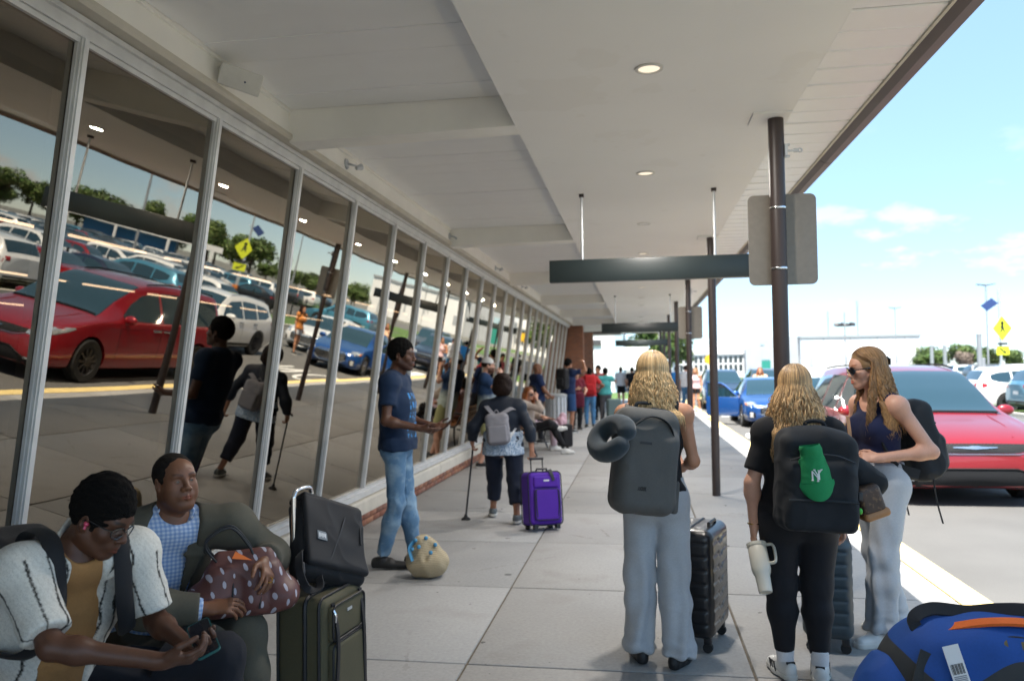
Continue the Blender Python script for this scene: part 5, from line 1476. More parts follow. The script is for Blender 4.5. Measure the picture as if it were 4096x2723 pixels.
def person_body(t, J, skin, vox=.006, hvox=.0032, head=None, hands=None, arms=('L', 'R'), tors=True, legs=False, fem=False, fat=1.0, tint=None, armfat=None, armfrom=0):
    """one continuous body mesh; head: dict(M=..., ...); hands: {side: dict(f,n,curl,...)}"""
    s = J['s']; parts = []; tints = []; tint = tint or {}
    H = dict(head or {}); H.pop('fem', 0); M = H.pop('M', np.eye(3)); hs = s * H.pop('scale', .965)
    if head is not None:
        c = J['HD']; nb = J['N'] - _n(J['N'] - J['C']) * .015
        F = Field(*fbounds([c - .155, c + .155, J['N']], .02), hvox); headf(F, c, M, hs, fem=fem, neck=nb, **H)
        V, Q = F.mesh(); V = relax(V, Q, 1, .4); parts.append((V, Q)); tints.append(headtint(V, c, M, hs, **tint))
    pts = [J['P'], J['C'], J['N'], J['SL'], J['SR']] if tors else [J['N'], J['SL'], J['SR']]
    for a in arms: pts += [J['E' + a], J['W' + a]]
    if legs: pts += [J[k + l] for k in 'hKA' for l in 'LR']
    F = Field(*fbounds(pts, .20 if tors else .10), vox)
    if tors: torso(F, J, -.004, fem, fat, low=legs, bust=(.85 if fem else 0))
    F.cone(J['HD'] + M @ A3(0, -.026, -.055) * hs, J['N'], .050 * s, .056 * s, .03)
    for a in arms: armf(F, J, a, 0, 1.0, armfat or fat)
    if legs:
        for l in 'LR': legf(F, J, l); F.cone(J['A' + l], J['A' + l] + A3(0, 0, -.03), .036 * s, .036 * s)
    V, Q = F.mesh(); V = relax(V, Q, 2); parts.append((V, Q)); tints.append(np.ones((len(V), 3)) * np.array(tint.get('skin', (1, 1, 1))))
    for sd, h in (hands or {}).items():
        h = dict(h); W = J['W' + sd]; f = np.asarray(h.pop('f'), float); n = h.pop('n')
        F = Field(*fbounds([W - .03, W + .03, W + _n(f) * .19], .085 * s), h.pop('vox', .0034)); hand(F, W, f, n, sd, s, **h)
        F.cone(W - _n(W - J['E' + sd]) * .06, W, .0285 * s * (armfat or fat), .025 * s, .012)
        V, Q = F.mesh(); V = relax(V, Q, 1, .4); parts.append((V, Q)); k = np.array(tint.get('skin', (1, 1, 1))); tints.append(np.ones((len(V), 3)) * k)
    V, Q = join_np(parts); me = mesh_np('body', V, quads=Q, smooth=True); set_col(me, np.concatenate(tints))
    return link('body', me, skin, t)

def garment_top(t, name, J, mat, vox, inf=.014, sleeve=.6, hem=None, fem=False, fat=1.0, bust=0, belly=0, neck=.075, neckdrop=.0, wr=(.006, 22), seed=1, fore=1.0, open_front=None, armfat=None, sides=('L', 'R'), tint=None, low=True, sleeve_inf=None):
    s = J['s']; pts = [J['P'] - .1, J['P'] + .1, J['C'], J['N'], J['SL'], J['SR']]
    for a in sides: pts += [J['E' + a]] + ([J['W' + a]] if sleeve > 1 else [])
    F = Field(*fbounds(pts, .21), vox); torso(F, J, inf, fem, fat, low, bust, belly)
    si = inf if sleeve_inf is None else sleeve_inf
    for a in sides:
        S, E, W = J['S' + a], J['E' + a], J['W' + a]
        if sleeve > 0:
            G = F.like(); armf(G, J, a, si, min(sleeve, 1.0), armfat or fat, .03, fore)
            if sleeve <= 1: e = S + (E - S) * sleeve; G.cut(e, E - S)
            else: e = E + (W - E) * fore; G.cut(e, W - E, (e - .12, e + .12))
            d = G.d; h = np.clip(.5 + .5 * (F.d - d) / .035, 0, 1); F.d = F.d * (1 - h) + d * h - .035 * h * (1 - h)
    if hem is not None and (hem[0] - J['P']) @ np.asarray(hem[1]) > .02 and abs(hem[1][2]) > .9 and low:
        rx_ = ((.172 if fem else .164) * s * fat + inf, (.122 if fem else .116) * s * fat + inf)
        F.econe(J['P'] + (J['C'] - J['P']) * .1, A3(J['P'][0], J['P'][1], hem[0][2] - .01), rx_, (rx_[0] * 1.03, rx_[1] * 1.06), _n(J['hR'] - J['hL']), .03, flat=True)
    if sleeve == 0:
        ov = _n(J['SR'] - J['SL'])
        for q, S in ((-1, J['SL']), (1, J['SR'])): F.ell(S + ov * q * .022 * s, (.078 * s, .095 * s, .095 * s), .008, None, True)
    if hem is not None: F.cut(hem[0], hem[1])
    up = _n(J['N'] - J['C']); rv = _n(J['SR'] - J['SL']); f = np.cross(up, rv)
    if open_front: F.cone(J['N'] + f * .09 * s + up * .03, J['P'] + f * .19 * s - up * .08, open_front[0], open_front[1], .015, True)
    F.ell(J['N'] + up * .045 + f * (.03 + neckdrop * .4), np.array((neck, neck * 1.05, neck * .8 + neckdrop)), .006, basis(rv, up), True)
    pw = [(J['E' + a], .12, 1.2) for a in 'LR'] + [(J['P'], .22, .9), (J['S' + 'L'] * .6 + J['C'] * .4, .1, .5), (J['SR'] * .6 + J['C'] * .4, .1, .5)]
    return fin(F, name, mat, t, 2, (wr[0], wr[1], dict(seed=seed, pts=pw)), tint)

def garment_legs(t, name, J, mat, vox, r=(.092, .066, .062, .05), inf=.004, fore=.95, fem=False, fat=1.0, waist=.10, wr=(.005, 26), seed=2, tint=None, cutlen=None, hipk=1.0, bottom=None):
    s = J['s']; pts = [J['P'] + .1] + [J[k + l] for k in 'hKA' for l in 'LR']
    F = Field(*fbounds(pts, .17), vox); P, C = J['P'], J['C']; rh = _n(J['hR'] - J['hL']); up = _n(C - P)
    w0 = (.150 if fem else .150) * fat; w1 = (.172 if fem else .163) * fat * hipk
    top = P + up * waist * s; mid = (J['hL'] + J['hR']) / 2
    F.econe(P - up * .02, top + up * .03, (w1 * s + inf, .117 * s * fat + inf), (w0 * s + inf, .108 * s * fat + inf), rh, .04)
    f0 = np.cross(up, rh)
    for q, l in ((-1, 'L'), (1, 'R')): F.ell(mid - f0 * .035 * s + rh * q * .07 * s - up * .03, np.array((.088, .088, .10)) * s * fat * hipk + inf, .05)
    for l in 'LR':
        h, K, A = J['h' + l], J['K' + l], J['A' + l]
        G = F.like()
        rr = [x * fat for x in r[:2]] + list(r[2:])
        e = (K + (A - K) * fore) if cutlen is None else (h + (K - h) * cutlen)
        if cutlen is None:
            legf(G, J, l, inf, .04, rr, 1.0); G.cone(A, A + (A - K) * .1, rr[3] * s + inf, rr[3] * s + inf, .02); G.cut(e, (A - K), (np.minimum(e, A) - .2, np.maximum(e, A) + .2))
        else:
            G.cone(h, K, rr[0] * s + inf, rr[1] * s + inf + .01, .03); G.cut(e, K - h, (np.minimum(e, K) - .25, np.maximum(e, K) + .25))
        d = G.d; kk = .03; hh = np.clip(.5 + .5 * (F.d - d) / kk, 0, 1); F.d = F.d * (1 - hh) + d * hh - kk * hh * (1 - hh)
    F.cut(top, up, (top - .3, top + .3))
    pw = [(J['K' + l], .11, 1.2) for l in 'LR'] + [(J['A' + l], .10, 1.4) for l in 'LR'] + [(J['P'], .14, .7)]
    return fin(F, name, mat, t, 2, (wr[0], wr[1], dict(seed=seed, pts=pw)), tint)

def shoe(t, J, side, mat, sole=None, vox=.0055, L=.27, hi=.0, name='shoe', stripes=None):
    s = J['s']; A = J['A' + side]; f = J['f' + side].copy(); f = _n(f); up = _n(J['u' + side]) if ('u' + side) in J else A3(0, 0, 1)
    r = _n(np.cross(f, up)); up = np.cross(r, f); base = A - up * (.085 * s)
    heel = base - f * .055 * s; toe = base + f * (L - .095) * s
    F = Field(*fbounds([heel, toe, A + up * .05], .065), vox)
    F.econe(heel + up * .045, base + f * .06 * s + up * .045, (.034, .050), (.040, .048), r, .02); F.econe(base + f * .05 * s + up * .036, toe + up * .028, (.044, .040), (.036, .028), r, .02)
    F.cone(base + up * .05, A + up * (.0 + hi), .040, .041 if hi == 0 else .043, .02)
    F.cut(base + up * .012, -up); F.cut(A + up * (.008 + hi), up, (A - .08, A + .1))
    o = fin(F, name, mat, t, 1)
    if sole is not None:
        G = Field(*fbounds([heel, toe, A], .07), vox)
        G.econe(heel + up * .014, base + f * .06 * s + up * .014, (.037, .5), (.043, .5), r, .02); G.econe(base + f * .05 * s + up * .014, toe + up * .014, (.047, .5), (.038, .5), r, .02)
        for q in (heel, toe): pass
        G.cut(base + up * .030, up); G.cut(base + up * .001, -up); G.cut(toe + f * .035, f); G.cut(heel - f * .036, -f)
        fin(G, 'sole', sole, o, 1)
    return o

def hair_cap(t, name, c, M, s, mat, th=.012, top=.0, vox=.004, face=(0, .112, -.030, .082, .080, .082), low=-.055, wr=(.003, 120), seed=3, sides=1.0, back=0, tint=None, thin_front=False):
    T = lambda x, y, z: c + M @ (np.array((x, y, z)) * s)
    F = Field(c - .17 * s, c + .17 * s, vox)
    F.ell(T(0, -.018, .036 + top * .5), np.array((.0765 + th * sides, .097 + th, .088 + th + top)) * s, 0, M)
    if back: F.ell(T(0, -.05, -.03), np.array((.068 + th, .062 + th, .075)) * s, .03, M)
    F.ell(T(*face[:3]), np.array(face[3:]) * s, .004, M, True)
    F.cut(T(0, 0, low), M @ A3(0, .35, -1))
    for q in (-1, 1): F.ell(T(q * .085, -.004, -.028), np.array((.03, .022, .036)) * s, .004, M, True)
    return fin(F, name, mat, t, 1, (wr[0], wr[1], dict(seed=seed, sharp=False)), tint)

def ribbons(paths, rad, tints, flat=(1.4, .8), n=4, ref=None):
    """paths (k,m,3), rad (k,m), tints (k,m,3) -> V,Q,col"""
    k, m, _ = paths.shape
    T = np.gradient(paths, axis=1); T /= np.linalg.norm(T, axis=2, keepdims=True) + 1e-9
    out = paths - ref; U = np.cross(T, out); U /= np.linalg.norm(U, axis=2, keepdims=True) + 1e-9; W = np.cross(T, U)
    a = 2 * PI * np.arange(n) / n
    V = paths[:, :, None, :] + rad[:, :, None, None] * (U[:, :, None, :] * np.cos(a)[None, None, :, None] * flat[0] + W[:, :, None, :] * np.sin(a)[None, None, :, None] * flat[1])
    idx = np.arange(k * m * n).reshape(k, m, n)
    q = np.stack([idx[:, :-1, :], np.roll(idx[:, :-1, :], -1, 2), np.roll(idx[:, 1:, :], -1, 2), idx[:, 1:, :]], -1).reshape(-1, 4)
    return V.reshape(-1, 3), q, tints[:, :, None, :].repeat(n, 2).reshape(-1, 3)

def long_hair(t, c, M, s, mat, n=240, length=.33, wave=.012, wl=.09, tone=((.85, .8, .75), (1.3, 1.2, 1.05)), root=.55, push=None, seed=1, part=0.0, facehalf=62, rad=.0062, spread=.035, down=None, endvar=.06, azr=180, name='hair', layers=3, minz=None, shift=(0, 0, 0)):
    r = np.random.default_rng(seed); m = 28
    az0 = R(azr) * (2 * r.uniform(0, 1, n) - 1); lay = 1 + r.uniform(0, .10, n)
    th0 = R(6) + R(34) * r.uniform(0, 1, n) ** 1.2
    end_az = np.sign(az0) * np.maximum(abs(az0), R(facehalf) + R(18) * r.uniform(0, 1, n))
    L = length * (1 + endvar * r.normal(size=n))
    paths = np.zeros((n, m, 3)); ms = 13
    dn = np.array(down if down is not None else (0, 0, -1.0))
    cl = np.round((az0 + PI) / 6.28 * 16); ph = cl * 2.4 + r.normal(size=n) * .95; amp = wave * r.uniform(.7, 1.3, n); wls = wl * (1 + .18 * np.sin(cl * 1.7)) * r.uniform(.95, 1.06, n)
    for i in range(m):
        if i < ms:
            u = i / (ms - 1); th = th0 + (R(98) - th0) * u; az = az0 + (end_az - az0) * min(1, u * 1.25)
            q = np.stack([np.sin(th) * np.sin(az) * .083 * lay + part * (1 - u) * 0, np.sin(th) * np.cos(az) * .103 * lay - .018, np.cos(th) * (.098 * lay) + .034], 1) * s
            paths[:, i] = c + q @ M.T
        else:
            u = (i - ms + 1) / (m - ms)
            p1 = paths[:, ms - 1]; o = p1 - c; o[:, 2] = 0; o /= np.linalg.norm(o, axis=1, keepdims=True) + 1e-9
            w = amp * np.sin(2 * PI * u * L / wls + ph) * min(1, u * 2.2)
            tang = np.stack([-o[:, 1], o[:, 0], 0 * o[:, 0]], 1)
            p = p1 + dn * (u * L)[:, None] + o * (spread * math.sin(u * 1.9) * r.uniform(.3, 1.1, n) + .18 * amp * np.cos(2 * PI * u * L / wls + ph))[:, None] + tang * w[:, None] + np.array(shift) * u
            paths[:, i] = push(p) if push else p
    u = np.linspace(0, 1, m); prof = np.interp(u, [0, .12, .6, .9, 1], [.45, .9, 1.15, .8, .15])
    rads = rad * s * prof[None, :] * r.uniform(.7, 1.35, n)[:, None]
    k = r.uniform(0, 1, n) ** 1.3
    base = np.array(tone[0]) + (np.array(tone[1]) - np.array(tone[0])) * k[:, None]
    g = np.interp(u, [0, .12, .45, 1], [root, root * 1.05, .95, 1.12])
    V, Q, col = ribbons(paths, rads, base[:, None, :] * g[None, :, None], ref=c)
    me = mesh_np(name, V, quads=Q, smooth=True); set_col(me, col); return link(name, me, mat, t)

def torso_push(J, rx=.20, ry=.125, top=.03, extra=None):
    P, N = J['P'], J['N']; s = J['s']
    def f(p):
        p = p.copy(); z = p[:, 2]
        k = np.clip((N[2] + top - z) / .10, 0, 1); a = .065 + (rx * s - .065) * k; b = .07 + (ry * s - .07) * k
        cx = P[0] + (N[0] - P[0]) * np.clip((z - P[2]) / (N[2] - P[2]), 0, 1); cy = P[1] + (N[1] - P[1]) * np.clip((z - P[2]) / (N[2] - P[2]), 0, 1)
        dx, dy = p[:, 0] - cx, p[:, 1] - cy; q = np.sqrt((dx / a) ** 2 + (dy / b) ** 2) + 1e-6
        m = q < 1.0; sc = np.where(m, 1.0 / q, 1); p[:, 0] = cx + dx * sc; p[:, 1] = cy + dy * sc
        return extra(p) if extra else p
    return f

def hairmat(n, c, rough=.42): return pmat('hair_' + n, c, rough, attr='tint', var=.12, vs=60, spec=.35)
H_BLACK = pmat('hair_black', (.0055, .005, .0045), .9, var=.3, vs=120, bump=1.0, bs=260, bdist=.004, spec=.12)
H_GREYB = pmat('hair_grey_black', (.016, .013, .011), .85, var=.35, vs=120, bump=.9, bs=240, bdist=.003, spec=.15)
H_BLOND = hairmat('blonde', (.70, .50, .28)); H_DBLOND = hairmat('dark_blonde', (.52, .355, .195)); H_LBROWN = hairmat('light_brown', (.29, .165, .075))
H_RED = hairmat('red', (.30, .10, .03)); H_DBROWN = pmat('hair_dark_brown', (.020, .010, .007), .7, attr='tint', var=.3, vs=60, bump=.6, bs=120, spec=.15)

def fabric(n, c, rough=.85, var=.06, vs=8, weave=500, bump=.25, sheen=.03, attr=None, **k):
    return pmat('cloth_' + n, c, rough, var=var, vs=vs, var2=.06, vs2=120, bump=bump, bs=weave, bdist=.0015, sheen=sheen, attr=attr, spec=.25, **k)
# ================================================================== PEOPLE in the foreground
def rel(root, **k): return {a: A3(*b) - A3(*root) for a, b in k.items()}
C_TAN = fabric('tan_tee', (.34, .175, .065)); C_KNIT = fabric('white_knit', (.66, .64, .58), weave=260, bump=.7)
C_DKPANT = fabric('dark_trousers', (.012, .013, .018)); C_BLACK = fabric('black', (.010, .010, .012)); C_SUIT = fabric('olive_suit', (.090, .084, .064), vs=4)
C_NAVY = fabric('navy', (.010, .018, .042)); C_SWEAT = fabric('grey_sweat', (.43, .45, .475), weave=350, bump=.4); C_LEGG = fabric('leggings', (.009, .009, .012), sheen=.05, rough=.7)
C_SOCKW = fabric('white_sock', (.72, .72, .74)); M_SHOEW = pmat('white_shoe', (.66, .66, .64), .5, var=.05, vs=20); M_SHOEB = pmat('black_shoe', (.012, .012, .013), .55); M_SOLEW = pmat('white_sole', (.62, .61, .57), .6)
M_FRAME = pmat('glasses_frame', (.010, .010, .012), .2, coat=.6); M_LENS = pmat('dark_lens', (.012, .012, .014), .05, coat=1.0); M_GOLD = pmat('gold', (.62, .38, .10), .25, metal=1)
def clear_glass():
    m = bpy.data.materials.new('clear_lens'); m.use_nodes = True; N, L = m.node_tree.nodes, m.node_tree.links; N.clear()
    o = N.new('ShaderNodeOutputMaterial'); x = N.new('ShaderNodeMixShader'); x.inputs[0].default_value = .14
    t_ = N.new('ShaderNodeBsdfTransparent'); t_.inputs[0].default_value = (.9, .9, .9, 1); g = N.new('ShaderNodeBsdfGlossy'); g.inputs['Roughness'].default_value = .02
    L.new(t_.outputs[0], x.inputs[1]); L.new(g.outputs[0], x.inputs[2]); L.new(x.outputs[0], o.inputs[0]); return m
M_CLEAR = clear_glass()
def knit_stripes():
    m = C_KNIT; x, y, z, v = nxyz(m); N, L, b = nodes_of(m)
    at = N.new('ShaderNodeAttribute'); at.attribute_name = 'tint'; over(m, nmath(m, 'MULTIPLY', 1.0, 1.0), at.outputs['Color'], 'MULTIPLY')
    w = N.new('ShaderNodeTexWave'); w.wave_type = 'BANDS'; w.bands_direction = 'DIAGONAL'; w.inputs['Scale'].default_value = 22; w.inputs['Distortion'].default_value = 6; w.inputs['Detail'].default_value = 2; w.inputs['Detail Scale'].default_value = 4
    L.new(v, w.inputs['Vector']); over(m, nmath(m, 'MULTIPLY', nmath(m, 'LESS_THAN', w.outputs['Fac'], .25), .22), (.40, .38, .34))
    vo = N.new('ShaderNodeTexVoronoi'); vo.inputs['Scale'].default_value = 150; L.new(v, vo.inputs['Vector']); over(m, nmath(m, 'MULTIPLY', nmath(m, 'LESS_THAN', vo.outputs['Distance'], .26), .35), (.34, .32, .29))
knit_stripes()
def gingham():
    m = fabric('gingham', (.60, .70, .86)); x, y, z, v = nxyz(m)
    def st(u, f): return nmath(m, 'LESS_THAN', nmath(m, 'FRACT', nmath(m, 'MULTIPLY', u, f)), .5)
    u = nmath(m, 'ADD', nmath(m, 'MULTIPLY', x, .6), nmath(m, 'MULTIPLY', y, .8))
    over(m, nmath(m, 'MULTIPLY', st(u, 62), .45), (.09, .24, .60)); over(m, nmath(m, 'MULTIPLY', st(z, 62), .45), (.09, .24, .60)); return m
C_GING = gingham()
def denim(n, c, fade=(.30, .42, .52)):
    m = fabric(n, c, weave=400); x, y, z, v = nxyz(m); over(m, nmath(m, 'MULTIPLY', nnoise(m, v, 7, 5, .45, .68), .75), fade); over(m, nmath(m, 'MULTIPLY', nnoise(m, v, 26, 4, .60, .75), .3), (.42, .50, .56)); return m
C_JEANW = denim('washed_jeans', (.095, .19, .31)); C_JEAN = denim('blue_jeans', (.05, .15, .30), (.10, .25, .42))
def glasses(t, c, M, s, dark=True, w=.058, name='glasses'):
    g = bpy.data.objects.new(name, None); COL.objects.link(g); g.parent = t
    T = lambda x, y, z: c + M @ (A3(x, y, z) * s)
    mb = MB()
    for q in (-1, 1):
        ring = [T(q * .0335 + .027 * math.cos(a) * (1 + .06 * math.cos(2 * a)), .1015 - .012 * abs(math.cos(a)) * (1 if math.cos(a) * q > 0 else .1), .002 + .0205 * math.sin(a)) for a in np.linspace(0, 2 * PI, 25)[:-1]]
        mb.tube(ring, .0026 * s if not dark else .0034 * s, 6, closed=True)
        mb.tube([T(q * .060, .090, .008), T(q * .074, .06, .008), T(q * .079, .0, .008), T(q * .080, -.018, -.004)], .0026 * s if not dark else .004 * s, 6)
    mb.tube([T(-.008, .1035, .006), T(0, .1065, .008), T(.008, .1035, .006)], .0026 * s, 6); mb.build('frame', M_FRAME, g)
    for q in (-1, 1):
        mb = MB(); ring = [T(q * .0335 + .025 * math.cos(a), .1012 - .010 * abs(math.cos(a)) * (1 if math.cos(a) * q > 0 else .1), .002 + .019 * math.sin(a)) for a in np.linspace(0, 2 * PI, 25)[:-1]]
        mb.add(ring, [tuple(range(24))]); mb.build('lens', M_LENS if dark else M_CLEAR, g)
    return g

# ---- 1 young man on the bench, bent over a phone
r0 = (-1.95, 2.42, 0)
Y = sk(1.80, **rel(r0, P=(-2.07, 2.49, .52), C=(-1.965, 2.435, .80), N=(-1.865, 2.385, 1.015), HD=(-1.770, 2.395, 1.118), SR=(-1.915, 2.215, .985), SL=(-1.755, 2.535, .975),
     ER=(-1.735, 2.13, .790), WR=(-1.462, 2.26, .715), EL=(-1.675, 2.555, .735), WL=(-1.475, 2.425, .705), hR=(-2.05, 2.39, .50), hL=(-2.03, 2.59, .50), KL=(-1.545, 2.75, .555), KR=(-1.56, 2.25, .54), AL=(-1.52, 2.76, .085), AR=(-1.50, 2.24, .085)), fL=(1, -.1, 0), fR=(1, -.2, 0))
t = thing('person', 'seated young man in glasses and open white knit shirt looking at his phone', 'person', r0, 0)
Mh = rotm(R(-90), R(-28), R(-3))
person_body(t, Y, SK_DARK, .0055, .0026, head=dict(M=Mh, eyes=False, scale=.915, neckr=.062), fat=.94,
            hands=dict(R=dict(f=(.86, .46, .0), n=(-.30, .50, .8), curl=(.35, .75, .5), thumb=.7, vox=.0028), L=dict(f=(.88, -.42, .05), n=(-.1, -.45, .9), curl=(.45, .8, .6), thumb=.8, vox=.0028)), tint=dict(lip=(1.25, .8, .85), brow=(.2, .2, .2)))
hair_cap(t, 'hair', Y['HD'], Mh, .942, H_BLACK, th=.017, top=.016, vox=.0042, face=(0, .118, -.026, .088, .080, .088), low=-.035, wr=(.0035, 230), sides=.55)
glasses(t, Y['HD'], Mh, .942, dark=False)
mb = MB(); p = Y['HD'] + Mh @ A3(.076, .002, -.006); mb.sphere(p, .0085, 10, 8); mb.tube([p, p + Mh @ A3(.004, .004, -.016)], .004, 6); mb.build('earbud', pmat('earbud_pink', (.62, .05, .12), .3, coat=.5), t)
upv = _n(Y['C'] - Y['P'])
garment_top(t, 'tan_tee', Y, C_TAN, .0065, inf=.010, sleeve=.3, hem=(Y['P'] + upv * .0, -upv), neck=.070, wr=(.007, 20), seed=4)
o = garment_top(t, 'knit_shirt', Y, C_KNIT, .0062, inf=.019, sleeve=.84, hem=(Y['P'] - upv * .02, -upv), neck=.080, wr=(.006, 19), seed=6, open_front=(.048, .115), armfat=1.05, sleeve_inf=.026)
def knit_tint(V):
    # knitted-in dark stripes that run down body and sleeves
    rv = _n(Y['SR'] - Y['SL']); f = np.cross(_n(Y['N'] - Y['C']), rv); col = np.ones((len(V), 3)); q = V - Y['C']; a = q @ rv
    st = np.zeros(len(V), bool)
    for k in (-.13, .13, -.075, .075): st |= abs(a - k + .004 * np.sin(V[:, 2] * 60)) < .0042
    for sd in 'LR':
        S, E = Y['S' + sd], Y['E' + sd]; ax = _n(E - S); w = V - S; u = w @ ax; rad = w - u[:, None] * ax; on = (u > .02) & (np.linalg.norm(rad, axis=1) < .115)
        b1 = _n(np.cross(ax, (0, 0, 1))); b2 = np.cross(ax, b1); an = np.arctan2(rad @ b2, rad @ b1)
        for k in (-2.6, -1.3, 0, 1.3, 2.6): st |= on & (abs(((an - k + PI) % (2 * PI)) - PI) < .055)
    col[st] = .035; return col
V_ = np.array([v.co[:] for v in o.data.vertices]); set_col(o.data, knit_tint(V_))
# collar of the knit shirt
rv = _n(Y['SR'] - Y['SL']); upn = _n(Y['N'] - Y['C']); fy = np.cross(upn, rv)
for q in (-1, 1):
    F = Field(*fbounds([Y['N']], .2), .005); b0 = Y['N'] - fy * .075 + upn * .055; b1 = Y['N'] + rv * q * .080 + upn * .035 + fy * .01; b2 = Y['N'] + rv * q * .075 + fy * .115 - upn * .045
    F.econe(b0, b1, (.030, .008), (.032, .009), upn, .01); F.econe(b1, b2, (.034, .009), (.040, .007), upn + rv * q * .5, .01); o = fin(F, 'collar', C_KNIT, t, 1, tint=(1, 1, 1))
garment_legs(t, 'trousers', Y, C_DKPANT, .008, r=(.098, .072, .062, .048), wr=(.006, 20), fore=.97)
for sd in 'LR': shoe(t, Y, sd, M_SHOEB, M_SOLEW, .008)

# ---- 2 older man in suit jacket
r0 = (-1.95, 3.05, 0)
O = sk(1.76, **rel(r0, P=(-2.12, 3.10, .53), C=(-2.005, 3.04, .81), N=(-1.905, 3.01, 1.015), HD=(-1.882, 2.995, 1.158), SR=(-2.03, 2.885, .955), SL=(-1.70, 3.125, .955),
     EL=(-1.585, 3.255, .80), WL=(-1.515, 3.05, .838), ER=(-1.86, 2.74, .72), WR=(-1.66, 2.86, .69), hR=(-2.09, 2.99, .50), hL=(-2.01, 3.18, .50), KL=(-1.60, 3.04, .545), KR=(-1.66, 2.84, .545), AL=(-1.55, 3.05, .085), AR=(-1.60, 2.83, .085)), fL=(.9, -.4, 0), fR=(.9, -.5, 0))
t = thing('person', 'seated older man in olive suit jacket and blue checked shirt holding a dotted bag', 'person', r0, 0)
Mh = rotm(R(-121), R(3), R(2))
person_body(t, O, SK_BROWN, .006, .0025, head=dict(M=Mh, old=1, heavy=.85, scale=.91, neckr=.066), fat=1.05,
            hands=dict(L=dict(f=(.42, -.55, -.62), n=(-.55, -.25, -.75), curl=(.35, .45, .35), thumb=.3, vox=.003), R=dict(f=(.9, .3, .1), n=(0, .5, -.8), curl=(.4, .5, .4), vox=.0045)),
            tint=dict(lip=(.95, .62, .62), brow=(.42, .38, .36), beard=.45, browz=.0285))
eyes(t, O['HD'], Mh, .915, (.1, 1, .02))
hair_cap(t, 'hair', O['HD'], Mh, .915, H_GREYB, th=.007, top=-.003, vox=.0036, face=(0, .112, .018, .079, .095, .102), low=-.05, wr=(.002, 200), sides=1.05)
upv = _n(O['C'] - O['P'])
garment_top(t, 'checked_shirt', O, C_GING, .0065, inf=.012, sleeve=1.2, fore=.92, hem=(O['P'] - upv * .01, -upv), fat=1.05, belly=1.0, neck=.070, wr=(.005, 20), seed=8)
o = garment_top(t, 'suit_jacket', O, C_SUIT, .0068, inf=.026, sleeve=1.2, fore=.86, hem=(O['P'] - upv * .05, -upv), fat=1.05, belly=1.0, neck=.090, wr=(.0055, 15), seed=9, open_front=(.092, .165), armfat=1.12, sleeve_inf=.027)
rv = _n(O['SR'] - O['SL']); upn = _n(O['N'] - O['C']); fo = np.cross(upn, rv)
for q in (-1, 1):
    F = Field(*fbounds([O['C'], O['N'], O['P']], .26), .006)
    a, b, c_ = O['N'] + rv * q * .085 + upn * .02 + fo * .050, O['C'] * .5 + O['N'] * .5 + rv * q * .112 + fo * .138, O['C'] + rv * q * .112 + fo * .150 - upn * .06
    F.econe(a, b, (.026, .007), (.034, .007), rv, .01); F.econe(b, c_, (.034, .007), (.010, .006), rv, .01); fin(F, 'lapel', C_SUIT, t, 1)
    F = Field(*fbounds([O['N']], .16), .0048); F.econe(O['N'] - fo * .05 + upn * .045 + rv * q * .03, O['N'] + rv * q * .062 + upn * .030 + fo * .02, (.020, .006), (.022, .007), upn, .01); F.econe(O['N'] + rv * q * .062 + upn * .030 + fo * .02, O['N'] + rv * q * .050 + fo * .092 - upn * .018, (.024, .006), (.026, .005), upn + rv * q * .7, .01); fin(F, 'collar', C_GING, t, 1)
garment_legs(t, 'suit_trousers', O, C_SUIT, .008, r=(.100, .074, .066, .055), wr=(.006, 17), fore=.96, fat=1.02)
for sd in 'LR': shoe(t, O, sd, M_SHOEB, None, .008)
mb = MB(); w_ = O['WL'] + _n((.42, -.55, -.62)) * .10; mb.tube([w_ + .0115 * (np.cos(a) * _n((.8, .6, 0)) + np.sin(a) * _n((-.3, .4, .8))) for a in np.linspace(0, 2 * PI, 17)[:-1]], .0022, 6, closed=True); mb.build('ring', M_GOLD, t)

# ---- 3 tall man in blue tee and washed jeans, in profile
r0 = (-1.97, 6.3, 0)
B = sk(1.85, AL=(-.02, .13, .09), AR=(.07, -.12, .09), KL=(-.06, .06, .53), KR=(.085, .0, .53), fL=(.1, 1, 0), fR=(-.05, 1, 0))
B['HD'] = B['HD'] + A3(0, .02, .0); arm(B, 'R', (.235, .235, 1.145), (.25, -1, -.25)); arm(B, 'L', (-.17, .28, 1.13), (-.3, -1, -.25))
t = thing('person', 'tall man in navy tee and washed blue jeans standing by the windows', 'person', r0, R(-86))
Mh = rotm(R(-4), R(-3))
person_body(t, B, SK_DARK, .0065, .0042, head=dict(M=Mh, eyes=False), armfat=.95, hands=dict(R=dict(f=(-.25, .9, -.25), n=(-.6, 0, .8), curl=(.2, .3, .25), vox=.0045), L=dict(f=(.25, .95, .0), n=(.6, 0, .8), curl=(.3, .4, .3), vox=.0055)), tint=dict(beard=.55, eyes_painted=True, lip=(1.1, .8, .8)))
hair_cap(t, 'hair', B['HD'], Mh, 1.03, H_BLACK, th=.012, top=.010, vox=.005, face=(0, .118, -.030, .085, .080, .090), low=-.045, wr=(.003, 200), sides=.7)
C_BTEE = fabric('blue_print_tee', (.009, .024, .060))
